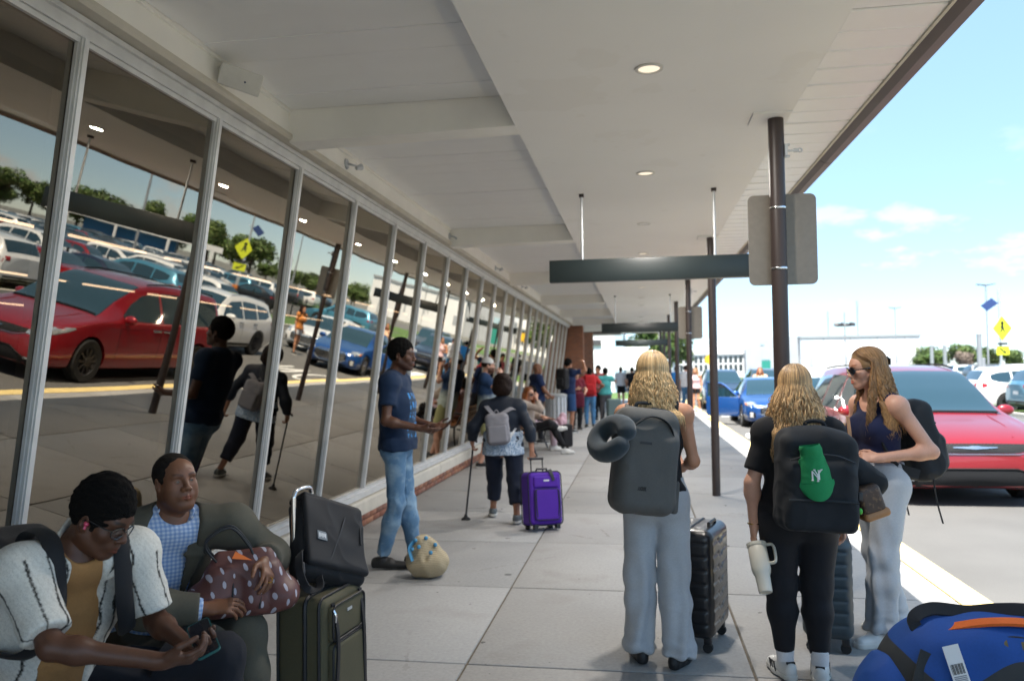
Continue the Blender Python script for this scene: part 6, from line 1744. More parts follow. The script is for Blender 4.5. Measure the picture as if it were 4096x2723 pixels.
def teeprint():
    m = C_BTEE; x, y, z, v = nxyz(m); N, L, b = nodes_of(m)
    bk = N.new('ShaderNodeTexBrick'); bk.inputs['Scale'].default_value = 1; bk.inputs['Brick Width'].default_value = .045; bk.inputs['Row Height'].default_value = .085; bk.inputs['Mortar Size'].default_value = .013; bk.offset = .37
    c = N.new('ShaderNodeCombineXYZ'); L.new(x, c.inputs[0]); L.new(z, c.inputs[1]); L.new(c.outputs[0], bk.inputs['Vector'])
    reg = nmath(m, 'MULTIPLY', nmath(m, 'MULTIPLY', nmath(m, 'GREATER_THAN', y, .05), nmath(m, 'LESS_THAN', nmath(m, 'ABSOLUTE', x), .115)), nmath(m, 'MULTIPLY', nmath(m, 'GREATER_THAN', z, 1.06), nmath(m, 'LESS_THAN', z, 1.42)))
    fr = nmath(m, 'MULTIPLY', reg, .35); over(m, fr, (.05, .09, .14)); over(m, nmath(m, 'MULTIPLY', reg, nmath(m, 'MULTIPLY', nmath(m, 'SUBTRACT', 1.0, bk.outputs['Fac']), nnoise(m, v, 40, 2, .42, .5))), (.05, .26, .62))
teeprint()
garment_top(t, 'blue_tee', B, C_BTEE, .0075, inf=.020, sleeve=.60, hem=(A3(0, 0, .955), A3(0, 0, -1)), neck=.066, wr=(.010, 15), seed=11, fat=.98, armfat=1.08)
garment_legs(t, 'jeans', B, C_JEANW, .0075, r=(.090, .060, .056, .047), fat=.95, fore=.94, wr=(.008, 26), seed=12, waist=.09)
for sd in 'LR':
    o = shoe(t, B, sd, M_SHOEB, None, .006, .30)
mb = MB(); mb.obox(B['AL'] + A3(.0, .11, -.035), (.050, 0, 0), (0, .012, .008), (0, -.010, .014)); mb.build('green_stripe', pmat('green_rubber', (.01, .16, .06), .5), t, bevel=.004)

# ---- 6 blonde woman with grey backpack
r0 = (.075, 4.40, 0)
G = sk(1.67, AL=(-.095, .03, .08), AR=(.10, -.05, .08), KL=(-.095, .03, .48), KR=(.095, 0, .48), fR=(.55, 1, 0), SL=(-.158, -.02, 1.345), SR=(.158, -.02, 1.345), ER=(.205, -.02, 1.09), WR=(.165, .20, 1.03), EL=(-.20, -.01, 1.09), WL=(-.09, .20, 1.06))
BLO = thing('person', 'woman with long wavy blonde hair and grey sweatpants seen from behind', 'person', r0, R(3)); t = BLO
Mh = rotm(R(-10), R(-4))
person_body(t, G, SK_TAN, .006, .0045, head=dict(M=Mh, fem=True, eyes=False, neckr=.046), fem=True, fat=.95, armfat=.88, hands=dict(R=dict(f=(-.1, .9, .1), n=(-.9, 0, .2), curl=(.6, .8, .6), thumb=.7, vox=.0045), L=dict(f=(.5, .8, 0), n=(.3, .2, -.9), vox=.0055)))
garment_top(t, 'black_tank_top', G, C_BLACK, .007, inf=.008, sleeve=0, hem=(A3(0, 0, .93), A3(0, 0, -1)), fem=True, fat=.95, bust=.9, neck=.10, neckdrop=.03, wr=(.003, 20))
def fold_tint(V): return np.ones((len(V), 3))
def wide_pants(t, J, mat, r, name='sweatpants', fat=.98, seed=3):
    o = garment_legs(t, name, J, mat, .0075, r=r, fem=True, fat=fat, fore=1.03, wr=(.007, 13), seed=seed, waist=.10)
    V = np.array([v.co[:] for v in o.data.vertices]); z = V[:, 2]; n = np.array([v.normal[:] for v in o.data.vertices])
    th = np.arctan2(V[:, 1] - .0, V[:, 0]); w = np.clip((.80 - z) / .7, 0, 1)
    d = .010 * w * np.sin(V[:, 0] * 62 + 5 * np.sin(z * 4 + seed) + V[:, 1] * 35) + .006 * np.clip((.22 - z) / .2, 0, 1) * np.sin(z * 95 + 14 * V[:, 0])
    V += n * d[:, None]; V[:, 2] = np.maximum(V[:, 2], .004); o.data.vertices.foreach_set('co', V.astype(np.float32).ravel()); o.data.update(); return o
wide_pants(t, G, C_SWEAT, (.100, .080, .074, .082))
for sd in 'LR': shoe(t, G, sd, M_SHOEB, None, .007, .25)
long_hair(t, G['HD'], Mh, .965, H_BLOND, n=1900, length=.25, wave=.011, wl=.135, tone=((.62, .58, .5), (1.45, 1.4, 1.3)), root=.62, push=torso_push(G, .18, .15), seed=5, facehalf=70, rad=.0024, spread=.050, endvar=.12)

# ---- 7 woman in black with dark backpack and green cap
r0 = (.80, 4.30, 0)
K = sk(1.585, AL=(-.085, .0, .085), AR=(.075, -.05, .085), KL=(-.095, .02, .465), KR=(.085, .02, .465), fL=(-.25, 1, 0), fR=(.25, 1, 0))
K['SL'] = A3(-.152, -.02, 1.250); K['SR'] = A3(.158, -.02, 1.250); K['hL'] *= A3(1.25, 1, 1); K['hR'] *= A3(1.25, 1, 1)
arm(K, 'L', (-.225, .0, .765), (-1, -.6, 0)); arm(K, 'R', (.235, .06, .78), (1, -.6, 0))
BLK = thing('person', 'woman in black tee and leggings with long dark blonde hair seen from behind', 'person', r0, R(2)); t = BLK
Mh = rotm(R(-8), R(-6))
person_body(t, K, SK_FAIR, .006, .0045, head=dict(M=Mh, fem=True, eyes=False, neckr=.050), fem=True, fat=1.08, armfat=1.08, hands=dict(L=dict(f=(-.05, .12, -1), n=(1, .1, 0), curl=(.5, .8, .6), thumb=.6, vox=.004), R=dict(f=(.05, .15, -1), n=(-1, .1, 0), curl=(.3, .5, .4), vox=.0045)))
garment_top(t, 'black_tee', K, C_BLACK, .0072, inf=.020, sleeve=.74, hem=(A3(0, 0, .80), A3(0, 0, -1)), fem=True, fat=1.12, bust=1, neck=.066, wr=(.007, 15), seed=21, armfat=1.08, sleeve_inf=.018)
garment_legs(t, 'leggings', K, C_LEGG, .0065, r=(.114, .074, .068, .044), fem=True, fat=1.06, hipk=1.20, fore=.86, wr=(.0015, 30), waist=.08)
for sd in 'LR':
    o = shoe(t, K, sd, M_SHOEW, M_SOLEW, .006, .25)
    F = Field(*fbounds([K['A' + sd]], .13), .006); F.cone(K['A' + sd] - A3(0, 0, .02), K['A' + sd] + A3(0, .004, .075), .041, .046, .01); F.cut(K['A' + sd] + A3(0, 0, .075), (0, 0, 1)); fin(F, 'sock', C_SOCKW, t, 1)
    f = _n(K['f' + sd]); r_ = A3(f[1], -f[0], 0); mb = MB()
    for q in (-1, 1):
        for k in range(3): mb.obox(K['A' + sd] + f * (.03 + .025 * k) + r_ * q * .044 + A3(0, 0, -.035), f * .006, r_ * .003, A3(0, 0, .022) + f * .01)
    mb.obox(K['A' + sd] - f * .058 + A3(0, 0, -.01), r_ * .022, f * .006, A3(0, 0, .022)); mb.build('shoe_stripes', M_SHOEB, o)
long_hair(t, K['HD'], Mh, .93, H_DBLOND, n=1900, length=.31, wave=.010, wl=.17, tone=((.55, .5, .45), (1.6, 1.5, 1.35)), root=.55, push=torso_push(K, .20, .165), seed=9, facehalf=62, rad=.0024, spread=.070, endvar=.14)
mb = MB(); mb.tube([K['WL'] + A3(.031 * math.cos(a), .026 * math.sin(a), .018) for a in np.linspace(0, 2 * PI, 21)[:-1]], .004, 6, closed=True); mb.build('bracelet', M_GOLD, t)
mb = MB(); mb.tube([K['WR'] + A3(.031 * math.cos(a), .026 * math.sin(a), .018) for a in np.linspace(0, 2 * PI, 21)[:-1]], .004, 6, closed=True); mb.build('bracelet', M_GOLD, t)

# ---- 8 woman in sunglasses, turned to the left
r0 = (1.40, 5.0, 0); rz8 = R(112)
S8 = sk(1.70, AL=(-.10, .10, .08), AR=(.10, -.14, .08), KL=(-.095, .07, .49), KR=(.09, -.03, .49), fL=(-.1, 1, 0), fR=(.35, 1, 0))
S8['C'] += A3(0, .02, 0); S8['N'] += A3(0, .035, -.01); S8['HD'] += A3(0, .055, -.012); S8['SL'] += A3(.018, .015, -.025); S8['SR'] += A3(-.018, .03, -.025)
S8['EL'] = A3(-.245, -.15, 1.10); S8['WL'] = A3(-.135, .115, 1.065); arm(S8, 'R', (.06, .19, 1.06), (1, -.6, -.5))
SHA = thing('person', 'smiling woman in dark sunglasses, navy crop top and grey sweatpants', 'person', r0, rz8); t = SHA
Mh = rotm(R(-16), R(-8))
person_body(t, S8, SK_FAIR, .0055, .003, head=dict(M=Mh, fem=True, eyes=False, neckr=.046, smile=1, mouth_open=.0022), fem=True, fat=.96, armfat=1.02, hands=dict(L=dict(f=(.55, .75, .05), n=(.5, -.3, -.6), curl=(.4, .6, .5), vox=.0036), R=dict(f=(-.5, .8, .1), n=(-.5, -.3, -.6), curl=(.4, .6, .5), vox=.0045)), tint=dict(lip=(1.0, .55, .52), brow=(.55, .42, .32), blush=.35))
C_NVTOP = fabric('navy_rib', (.012, .016, .050), weave=300)
garment_top(t, 'navy_crop_top', S8, C_NVTOP, .006, inf=.006, sleeve=0, hem=(A3(0, .0, 1.055), A3(0, -.1, -1)), fem=True, fat=.96, bust=.9, neck=.098, neckdrop=.07, wr=(.003, 24), low=False)
wide_pants(t, S8, C_SWEAT, (.102, .078, .072, .080), fat=.98, seed=7)
F = Field(*fbounds([S8['P'] + A3(0, 0, .08)], .22), .006); F.econe(S8['P'] + A3(0, 0, .045), S8['P'] + A3(0, 0, .105), (.163, .118), (.153, .110), (1, 0, 0), .01, flat=True); fin(F, 'waistband', fabric('grey_rib', (.27, .29, .33)), t, 1)
shoe(t, S8, 'L', M_SHOEW, M_SOLEW, .0055, .25); shoe(t, S8, 'R', M_SHOEW, M_SOLEW, .006, .25)
glasses(t, S8['HD'], Mh, .99, True, name='sunglasses')
def s8push(p):
    p = torso_push(S8, .165, .15)(p); return p
hair_cap(t, 'hair_crown', S8['HD'], Mh, .95, H_LBROWN, th=.008, top=.004, vox=.0042, face=(0, .120, -.030, .074, .088, .086), low=-.06, wr=(.0015, 90), sides=.9, tint=(.85, .85, .85))
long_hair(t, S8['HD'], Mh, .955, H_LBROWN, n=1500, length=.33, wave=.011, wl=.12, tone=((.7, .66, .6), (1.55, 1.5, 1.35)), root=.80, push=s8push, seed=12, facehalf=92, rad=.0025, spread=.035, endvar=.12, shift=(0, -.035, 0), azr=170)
long_hair(t, S8['HD'], Mh, .955, H_LBROWN, n=150, length=.36, wave=.012, wl=.10, tone=((.6, .55, .5), (1.1, 1.05, 1.0)), root=.8, push=None, seed=13, facehalf=82, rad=.0030, spread=.02, azr=64, name='front_locks', shift=(0, .05, 0))
mb = MB()
for q in range(-2, 3): mb.tube([S8['HD'] + Mh @ A3(q * .012, -.108, .055), S8['HD'] + Mh @ A3(q * .014, -.135, .04), S8['HD'] + Mh @ A3(q * .012, -.130, .005)], .006, 6)
mb.tube([S8['HD'] + Mh @ A3(-.03, -.122, .05), S8['HD'] + Mh @ A3(.03, -.122, .05)], .008, 6); mb.build('hair_clip', M_FRAME, t)
# ================================================================== PEOPLE farther down the walkway
C_JACKET = fabric('navy_jacket', (.008, .013, .024), weave=120, rough=.6); C_CAPRI = fabric('navy_capris', (.010, .015, .030))
def blouse():
    m = fabric('patterned_blouse', (.50, .58, .66)); x, y, z, v = nxyz(m); N, L, b = nodes_of(m)
    w = N.new('ShaderNodeTexVoronoi'); w.inputs['Scale'].default_value = 75; L.new(v, w.inputs['Vector']); over(m, nmath(m, 'LESS_THAN', w.outputs['Distance'], .42), (.07, .17, .33)); return m
C_BLOUSE = blouse()
M_SHOEG = pmat('grey_shoe', (.12, .14, .15), .7)
# ---- woman with a cane
r0 = (-1.45, 8.38, 0)
W4 = sk(1.53, AL=(-.145, .20, .085), AR=(.155, -.19, .085), KL=(-.115, .14, .45), KR=(.125, -.03, .45))
W4['SL'] = A3(-.172, -.01, 1.20); W4['SR'] = A3(.172, -.01, 1.20); W4['N'] = A3(0, .0, 1.265); W4['HD'] = A3(0, .03, 1.405); W4['hL'] = A3(-.11, 0, .80); W4['hR'] = A3(.11, 0, .80)
W4['EL'] = A3(-.32, -.03, .99); W4['WL'] = A3(-.345, .05, .815); W4['ER'] = A3(.30, -.10, .95); W4['WR'] = A3(.315, -.13, .735)
t = thing('person', 'woman in navy jacket and cropped trousers walking away with a cane', 'person', r0, R(3)); CANEW = t
Mh = rotm(R(-12), R(-8))
person_body(t, W4, SK_MED, .009, .007, head=dict(M=Mh, fem=True, eyes=False), fem=True, fat=1.15, legs=True, hands=dict(L=dict(f=(.05, .3, -1), n=(.9, .2, .1), curl=(.7, .8, .6), vox=.0055), R=dict(f=(0, .05, -1), n=(-.5, .6, 0), curl=(.8, .9, .6), vox=.0055)))
garment_top(t, 'blouse', W4, C_BLOUSE, .010, inf=.006, sleeve=0, hem=(A3(0, 0, .70), A3(0, 0, -1)), fem=True, fat=1.14, bust=1, wr=(.006, 16), seed=31)
F = Field((-.27, -.23, .66), (.27, .23, .98), .009); F.econe((0, -.01, .94), (0, -.005, .705), (.205, .155), (.222, .172), (1, 0, 0), .01, flat=True); fin(F, 'blouse_hem', C_BLOUSE, t, 1, (.008, 22, dict(seed=3)))
garment_top(t, 'navy_jacket', W4, C_JACKET, .010, inf=.028, sleeve=1.3, fore=.92, hem=(A3(0, 0, .84), A3(0, 0, -1)), fem=True, fat=1.22, bust=1, neck=.07, wr=(.010, 13), seed=32, armfat=1.12, sleeve_inf=.020)
garment_legs(t, 'cropped_trousers', W4, C_CAPRI, .010, r=(.108, .082, .078, .074), fem=True, fat=1.12, fore=.70, wr=(.008, 16), seed=33)
for sd in 'LR': shoe(t, W4, sd, M_SHOEG, M_SOLEW, .008, .24)
hair_cap(t, 'hair', W4['HD'], Mh, .97, H_DBROWN, th=.036, top=.010, vox=.006, face=(0, .135, -.050, .075, .09, .085), low=-.095, wr=(.007, 55), back=1, sides=.9, tint=(1, 1, 1))
# ---- man in white cap by the windows
def tiedye():
    m = fabric('dip_dyed_tee', (.46, .52, .47)); x, y, z, v = nxyz(m)
    N, L, b = nodes_of(m); r = N.new('ShaderNodeMapRange'); r.inputs['From Min'].default_value = 1.10; r.inputs['From Max'].default_value = 1.24
    L.new(nmath(m, 'ADD', z, nmath(m, 'MULTIPLY', nnoise(m, v, 9, 3, .3, .7), .06)), r.inputs['Value']); over(m, r.outputs[0], (.018, .045, .11)); return m
C_DYE = tiedye(); C_KHAKI = fabric('yellow_shorts', (.34, .33, .15)); M_CAPW = fabric('white_cap', (.62, .62, .60))
def cap(t, c, M, s, mat, name='cap', vox=.006, brim=True):
    T = lambda x, y, z: c + M @ (A3(x, y, z) * s)
    F = Field(c - .2, c + .2, vox); F.ell(T(0, -.016, .045), A3(.085, .107, .098) * s, 0, M); F.cut(T(0, 0, .035), M @ A3(0, -.12, -1))
    if brim: F.econe(T(0, .07, .040), T(0, .155, .026), (.070 * s, .008), (.058 * s, .006), M @ A3(1, 0, 0), .01)
    return fin(F, name, mat, t, 1)
r0 = (-2.52, 12.96, 0)
CM = sk(1.80, AL=(-.06, .06, .08), AR=(.08, -.10, .08)); CM['HD'] = CM['HD'] + A3(0, .02, 0)
CM['ER'] = A3(.23, .16, 1.30); CM['WR'] = A3(.09, .235, 1.53); arm(CM, 'L', (-.10, .20, 1.50), (-1, 0, -1))
t = thing('person', 'bearded man in white cap and dip dyed tee drinking against the windows', 'person', r0, R(-82))
Mh = rotm(R(5), R(-3))
person_body(t, CM, SK_FAIR, .010, .007, head=dict(M=Mh, eyes=False, heavy=.4), legs=True, hands=dict(R=dict(f=(-.5, .3, .8), n=(-.6, -.6, 0), curl=(.5, .7, .5), vox=.006), L=dict(f=(.4, .3, .8), n=(.6, -.6, 0), curl=(.5, .7, .5), vox=.007)), tint=dict(beard=1.0, brow=(.12, .08, .06), eyes_painted=True))
hair_cap(t, 'hair', CM['HD'], Mh, .97, H_DBROWN, th=.008, vox=.007, wr=(.002, 80), tint=(.8, .8, .8)); cap(t, CM['HD'], Mh, .99, M_CAPW)
garment_top(t, 'dip_dyed_tee', CM, C_DYE, .011, inf=.024, sleeve=.7, hem=(A3(0, 0, .90), A3(0, 0, -1)), belly=.6, wr=(.009, 14), seed=41)
garment_legs(t, 'shorts', CM, C_KHAKI, .012, r=(.105, .090, .05, .04), cutlen=.92, wr=(.008, 15))
for sd in 'LR': shoe(t, CM, sd, M_SHOEB, M_SOLEW, .009, .28)
# ---- two women seated on the far bench
def seated(root, yaw, H=1.66):
    """joints in local axes (facing +y), seat height .45"""
    J = sk(H); s = J['s']; d = A3(0, -.02, .50) - J['P']
    for k in ('P', 'C', 'N', 'HD', 'SL', 'SR', 'EL', 'ER', 'WL', 'WR', 'hL', 'hR'): J[k] = J[k] + d
    J['C'] += A3(0, -.03, 0); J['N'] += A3(0, -.03, 0); J['HD'] += A3(0, .0, 0); J['SL'] += A3(0, -.03, 0); J['SR'] += A3(0, -.03, 0)
    J['KL'] = A3(-.10, .43, .51) ; J['KR'] = A3(.10, .43, .51); J['AL'] = A3(-.11, .42, .085); J['AR'] = A3(.11, .42, .085); return J
r0 = (-2.08, 15.0, 0)
RW = seated(r0, 0, 1.66)
RW['KR'] = A3(.14, .42, .60); RW['AR'] = A3(-.12, .52, .50); RW['uR'] = A3(.6, .2, .75); RW['fR'] = A3(-.3, 1, .2); RW['AL'] = A3(-.12, .66, .09); RW['KL'] = A3(-.10, .42, .52)
RW['WR'] = A3(.04, .15, 1.06); RW['ER'] = A3(.16, .26, .86); RW['WL'] = A3(-.02, .28, .70); RW['EL'] = A3(-.24, .04, .72)
t = thing('person', 'red haired seated woman in beige jacket resting her head on her hand, legs crossed', 'person', r0, R(-98))
Mh = rotm(R(-30), R(-8), R(8))
person_body(t, RW, SK_FAIR, .011, .007, head=dict(M=Mh, fem=True, eyes=False), fem=True, hands=dict(R=dict(f=(-.2, .1, 1), n=(-.5, -.8, 0), curl=(.5, .6, .4), vox=.006), L=dict(f=(.7, .6, 0), n=(0, .2, -1), curl=(.4, .5, .4), vox=.007)), tint=dict(eyes_painted=True))
garment_top(t, 'beige_jacket', RW, fabric('beige', (.40, .33, .28)), .012, inf=.026, sleeve=1.2, fore=.7, hem=(RW['P'] - A3(0, 0, .02), A3(0, 0, -1)), fem=True, wr=(.009, 14), seed=51)
garment_legs(t, 'black_trousers', RW, C_BLACK, .012, r=(.095, .066, .06, .048), fem=True, fore=.84, wr=(.006, 16))
for sd in 'LR': shoe(t, RW, sd, M_SHOEW, M_SOLEW, .009, .25)
long_hair(t, RW['HD'], Mh, .965, H_RED, n=150, length=.30, wave=.014, wl=.12, push=torso_push(RW, .19, .15), seed=15, facehalf=70, rad=.010, spread=.04)
glasses(t, RW['HD'], Mh, .98, True, name='sunglasses')
r0 = (-2.12, 15.62, 0)
PW = seated(r0, 0, 1.64); PW['WR'] = A3(.03, .36, .62); PW['ER'] = A3(.22, .10, .70); PW['WL'] = A3(-.05, .36, .62); PW['EL'] = A3(-.22, .10, .70); PW['KL'] = A3(-.1, .43, .52)
t = thing('person', 'seated person in pale pink shirt beside the red haired woman', 'person', r0, R(-80))
Mh = rotm(R(0), R(-20))
person_body(t, PW, SK_BROWN, .012, .008, head=dict(M=Mh, fem=True, eyes=False), fem=True, hands=dict(R=dict(f=(-.3, .9, .1), n=(0, 0, -1), vox=.007), L=dict(f=(.3, .9, .1), n=(0, 0, -1), vox=.008)))
garment_top(t, 'pink_shirt', PW, fabric('pale_pink', (.60, .46, .52)), .013, inf=.024, sleeve=.85, hem=(PW['P'] - A3(0, 0, .02), A3(0, 0, -1)), fem=True, wr=(.008, 14))
garment_legs(t, 'pink_trousers', PW, fabric('dull_pink', (.42, .32, .36)), .013, r=(.095, .07, .066, .055), fem=True, wr=(.006, 16))
for sd in 'LR': shoe(t, PW, sd, M_SHOEW, M_SOLEW, .010, .24)
hair_cap(t, 'hair', PW['HD'], Mh, .97, H_BLACK, th=.016, top=.012, vox=.008, wr=(.003, 90), low=-.07, back=1)

# ---- standing people, one builder
def bystander(label, root, rz, H, skin, top, bottom, hair='short', hairm=None, shorts=False, fem=False, fat=1.0, armR=None, armL=None, yaw=0, pitch=0, shoe_m=None, longs=0, hairlen=.25, vox=.013, sleeve=.65, capm=None, tint=None, legr=(.096, .066, .062, .052)):
    J = sk(H); s = J['s']; n = sum(map(ord, label))
    J['KL'] += A3(0, .01 * (n % 3), 0); J['AL'] += A3(0, .04 * ((n % 5) - 2), 0); J['AR'] -= A3(0, .03 * ((n % 5) - 2), 0)
    for sd, a in (('R', armR), ('L', armL)):
        if a is not None: arm(J, sd, A3(*a[:3]) * s, a[3:] if len(a) > 3 else ((1 if sd == 'R' else -1), -.6, -.5))
    t = thing('person', label, 'person', root, rz); Mh = rotm(yaw, pitch)
    hd = {sd: dict(f=_n(J['W' + sd] - J['E' + sd]), n=(-.8 if sd == 'R' else .8, .3, .1), curl=(.35, .5, .4), vox=.007) for sd in 'LR'}
    person_body(t, J, skin, vox, .0085, head=dict(M=Mh, fem=fem, eyes=False), fem=fem, fat=fat, legs=shorts, hands=hd, tint=dict(eyes_painted=True, **(tint or {})))
    garment_top(t, 'top', J, top, vox, inf=.022, sleeve=sleeve, hem=(A3(0, 0, .92 * s), A3(0, 0, -1)), fem=fem, fat=fat, wr=(.009, 14), seed=n, bust=.7 if fem else 0)
    if shorts: garment_legs(t, 'shorts', J, bottom, vox, r=(.100, .084, .05, .04), cutlen=shorts, fem=fem, fat=fat, wr=(.006, 15))
    else: garment_legs(t, 'trousers', J, bottom, vox, r=legr, fem=fem, fat=fat, wr=(.006, 16), seed=n)
    for sd in 'LR': shoe(t, J, sd, shoe_m or M_SHOEB, M_SOLEW, .011, .27 * s)
    if hair == 'short': hair_cap(t, 'hair', J['HD'], Mh, .985 * s, hairm or H_BLACK, th=.013, top=.01, vox=.0085, wr=(.003, 90), tint=(1, 1, 1))
    elif hair == 'long': long_hair(t, J['HD'], Mh, .965 * s, hairm, n=90, length=hairlen, wave=.01, wl=.12, push=torso_push(J, .19, .15), seed=n, rad=.013, spread=.04)
    elif hair == 'tail':
        hair_cap(t, 'hair', J['HD'], Mh, .985 * s, hairm or H_BLACK, th=.012, top=.01, vox=.0085, wr=(.003, 90), low=-.07, tint=(1, 1, 1))
        mb = MB(); h = J['HD']; mb.tube([h + A3(0, -.10, .03), h + A3(0, -.15, .0), h + A3(0, -.155, -.09), h + A3(0, -.14, -.17)], [.022, .034, .032, .008], 8); o = mb.build('ponytail', H_BLACK, t)
    if capm is not None: cap(t, J['HD'], Mh, .99 * s, capm, vox=.009)
    return t, J
C_POLO = fabric('navy_polo', (.010, .022, .070)); C_RED = fabric('red_jacket', (.36, .018, .022)); C_MAROON = fabric('maroon', (.13, .012, .025)); C_TEAL = fabric('teal_top', (.06, .30, .30)); C_WTEE = fabric('white_tee', (.62, .63, .66)); C_GREYT = fabric('grey_trousers', (.09, .09, .10)); C_PEACH = fabric('peach_top', (.62, .40, .27)); C_BLUEP = fabric('blue_trousers', (.02, .06, .16))
BG = {}
BG['bald'] = bystander('broad bald man in navy polo standing beyond the far bench', (-2.2, 17.1, 0), R(-62), 1.74, SK_BROWN, C_POLO, C_DKPANT, hair='none', fat=1.14, armR=(.16, .26, 1.02), armL=(-.16, .26, 1.02), yaw=R(-20))
BG['pack'] = bystander('tall man in blue tee with black backpack raising one arm', (-1.78, 20.0, 0), R(-35), 1.86, SK_MED, C_POLO, C_BLUEP, shorts=.95, armR=(.30, .22, 1.66, 1, .2, -.2), armL=(-.2, .2, 1.1))
BG['maroon'] = bystander('woman in maroon top with grey hair beside the red jacket', (-1.66, 21.0, 0), R(-150), 1.58, SK_FAIR, C_MAROON, C_BLACK, hair='short', hairm=pmat('hair_grey', (.36, .34, .31), .8), fem=True, fat=1.1, armR=(.1, .25, 1.2), armL=(-.18, .2, 1.05))
BG['red'] = bystander('woman in red with a red backpack and blue jeans', (-1.36, 21.9, 0), R(8), 1.62, SK_BROWN, C_RED, C_JEAN, hair='tail', fem=True, armR=(.30, .14, 1.12), armL=(-.2, .2, 1.1), legr=(.096, .064, .054, .046))
BG['teal'] = bystander('person in teal top with raised elbow past the red backpack', (-.98, 23.3, 0), R(20), 1.62, SK_BROWN, C_TEAL, C_GREYT, fem=True, hair='short', armR=(.12, .24, 1.42, 1, .2, -.3), armL=(-.2, .2, 1.1))
BG['pinkback'] = bystander('person in red checked shirt behind the group by the pier', (-1.25, 24.6, 0), R(150), 1.70, SK_MED, fabric('pinkish', (.42, .10, .12)), C_DKPANT, hair='short')
BG['white'] = bystander('man in white tee and black shorts near the canopy end', (-.78, 34.2, 0), R(-6), 1.66, SK_FAIR, C_WTEE, C_BLACK, shorts=.75, hair='short', hairm=H_DBROWN, shoe_m=M_SHOEW)
BG['black'] = bystander('man in black tee and grey trousers beside the white tee man', (-.30, 34.0, 0), R(4), 1.64, SK_MED, C_BLACK, C_GREYT, fat=1.08)
BG['kerbcap'] = bystander('man in pale cap and white shirt standing at the kerb beyond the columns', (1.72, 30.4, 0), R(-30), 1.68, SK_FAIR, C_WTEE, C_JEAN, hair='short', hairm=H_DBROWN, capm=M_CAPW, armR=(.2, .25, 1.1))
BG['kerbgirl'] = bystander('woman in pink tank top and black shorts standing on the yellow kerb', (2.05, 29.8, 0), R(150), 1.60, SK_TAN, fabric('pink_tank', (.60, .42, .44)), C_BLACK, shorts=.45, fem=True, hair='long', hairm=H_LBROWN, sleeve=0, shoe_m=M_SHOEW, armR=(.1, .26, 1.15))
BG['kerbblue'] = bystander('person in bright blue top half hidden by the third column', (1.42, 31.2, 0), R(20), 1.66, SK_MED, fabric('bright_blue', (.03, .20, .50)), C_GREYT, hair='short')
BG['peach'] = bystander('auburn haired woman in peach top behind the blue sedan', (4.3, 29.6, ZR), R(170), 1.72, SK_TAN, C_PEACH, C_JEAN, fem=True, hair='long', hairm=H_RED)
BG['road'] = bystander('woman in orange top walking across the road by the white sedan', (5.9, 25.4, ZR), R(100), 1.68, SK_TAN, fabric('orange_top', (.55, .20, .05)), C_WTEE, fem=True, hair='long', hairm=H_DBROWN, shorts=.5)
# ================================================================== BENCHES, BAGS AND CASES
C_OLIVE = fabric('olive_nylon', (.085, .075, .042), weave=380, rough=.7); C_BLKNY = fabric('black_nylon', (.012, .012, .014), weave=420, rough=.65, sheen=.05); M_PIPE = pmat('black_piping', (.012, .012, .014), .5)
C_PURP = fabric('purple_nylon', (.075, .018, .30), weave=380, rough=.7); C_GREYPK = fabric('grey_pack', (.095, .095, .092), weave=400, rough=.75); C_DGREYPK = fabric('dark_grey_trim', (.022, .026, .030), weave=300)
C_PILLOW = fabric('slate_pillow', (.020, .032, .042), weave=200, bump=.15, sheen=.25); C_BLKPK = fabric('black_pack', (.013, .015, .018), weave=300, rough=.8); C_GREEN = fabric('green_cap', (.015, .22, .075), weave=320)
M_HARDB = pmat('black_shell', (.012, .012, .014), .32, bump=.12, bs=500, coat=.2); M_HARDG = pmat('slate_shell', (.035, .055, .068), .38, bump=.12, bs=500); M_CREAM = pmat('cream_steel', (.60, .56, .47), .35, coat=.2); M_CAMEL = pmat('tan_leather', (.36, .17, .065), .5)
M_WHITEPL = pmat('white_print', (.70, .70, .70), .5); M_PHONE = pmat('phone_case', (.012, .10, .10), .3); M_SCREEN = pmat('phone_screen', (.02, .02, .025), .05, coat=1)
M_WOOD = pmat('bench_wood', (.30, .13, .045), .5, var=.2, vs=5, coat=.2)
def rb(name, c, hs, r, mat, parent, vox=.006, wr=None, M=None, extra=None):
    F = Field(*fbounds([np.asarray(c) - (hs if M is None else np.full(3, np.linalg.norm(hs))), np.asarray(c) + (hs if M is None else np.full(3, np.linalg.norm(hs)))], .012 + 2 * vox), vox)
    F.rbox(c, hs, r, .01, M)
    if extra: extra(F)
    return fin(F, name, mat, parent, 1, wr)
def loop(pts, r, mat, parent, name='piping', closed=True, sq=None, n=6):
    mb = MB(); mb.tube(pts, r, n, closed=closed, sq=sq); return mb.build(name, mat, parent)
def rr3(w, h, r, f): return [f(u, v) for u, v in rrect(w, h, r, 5)]
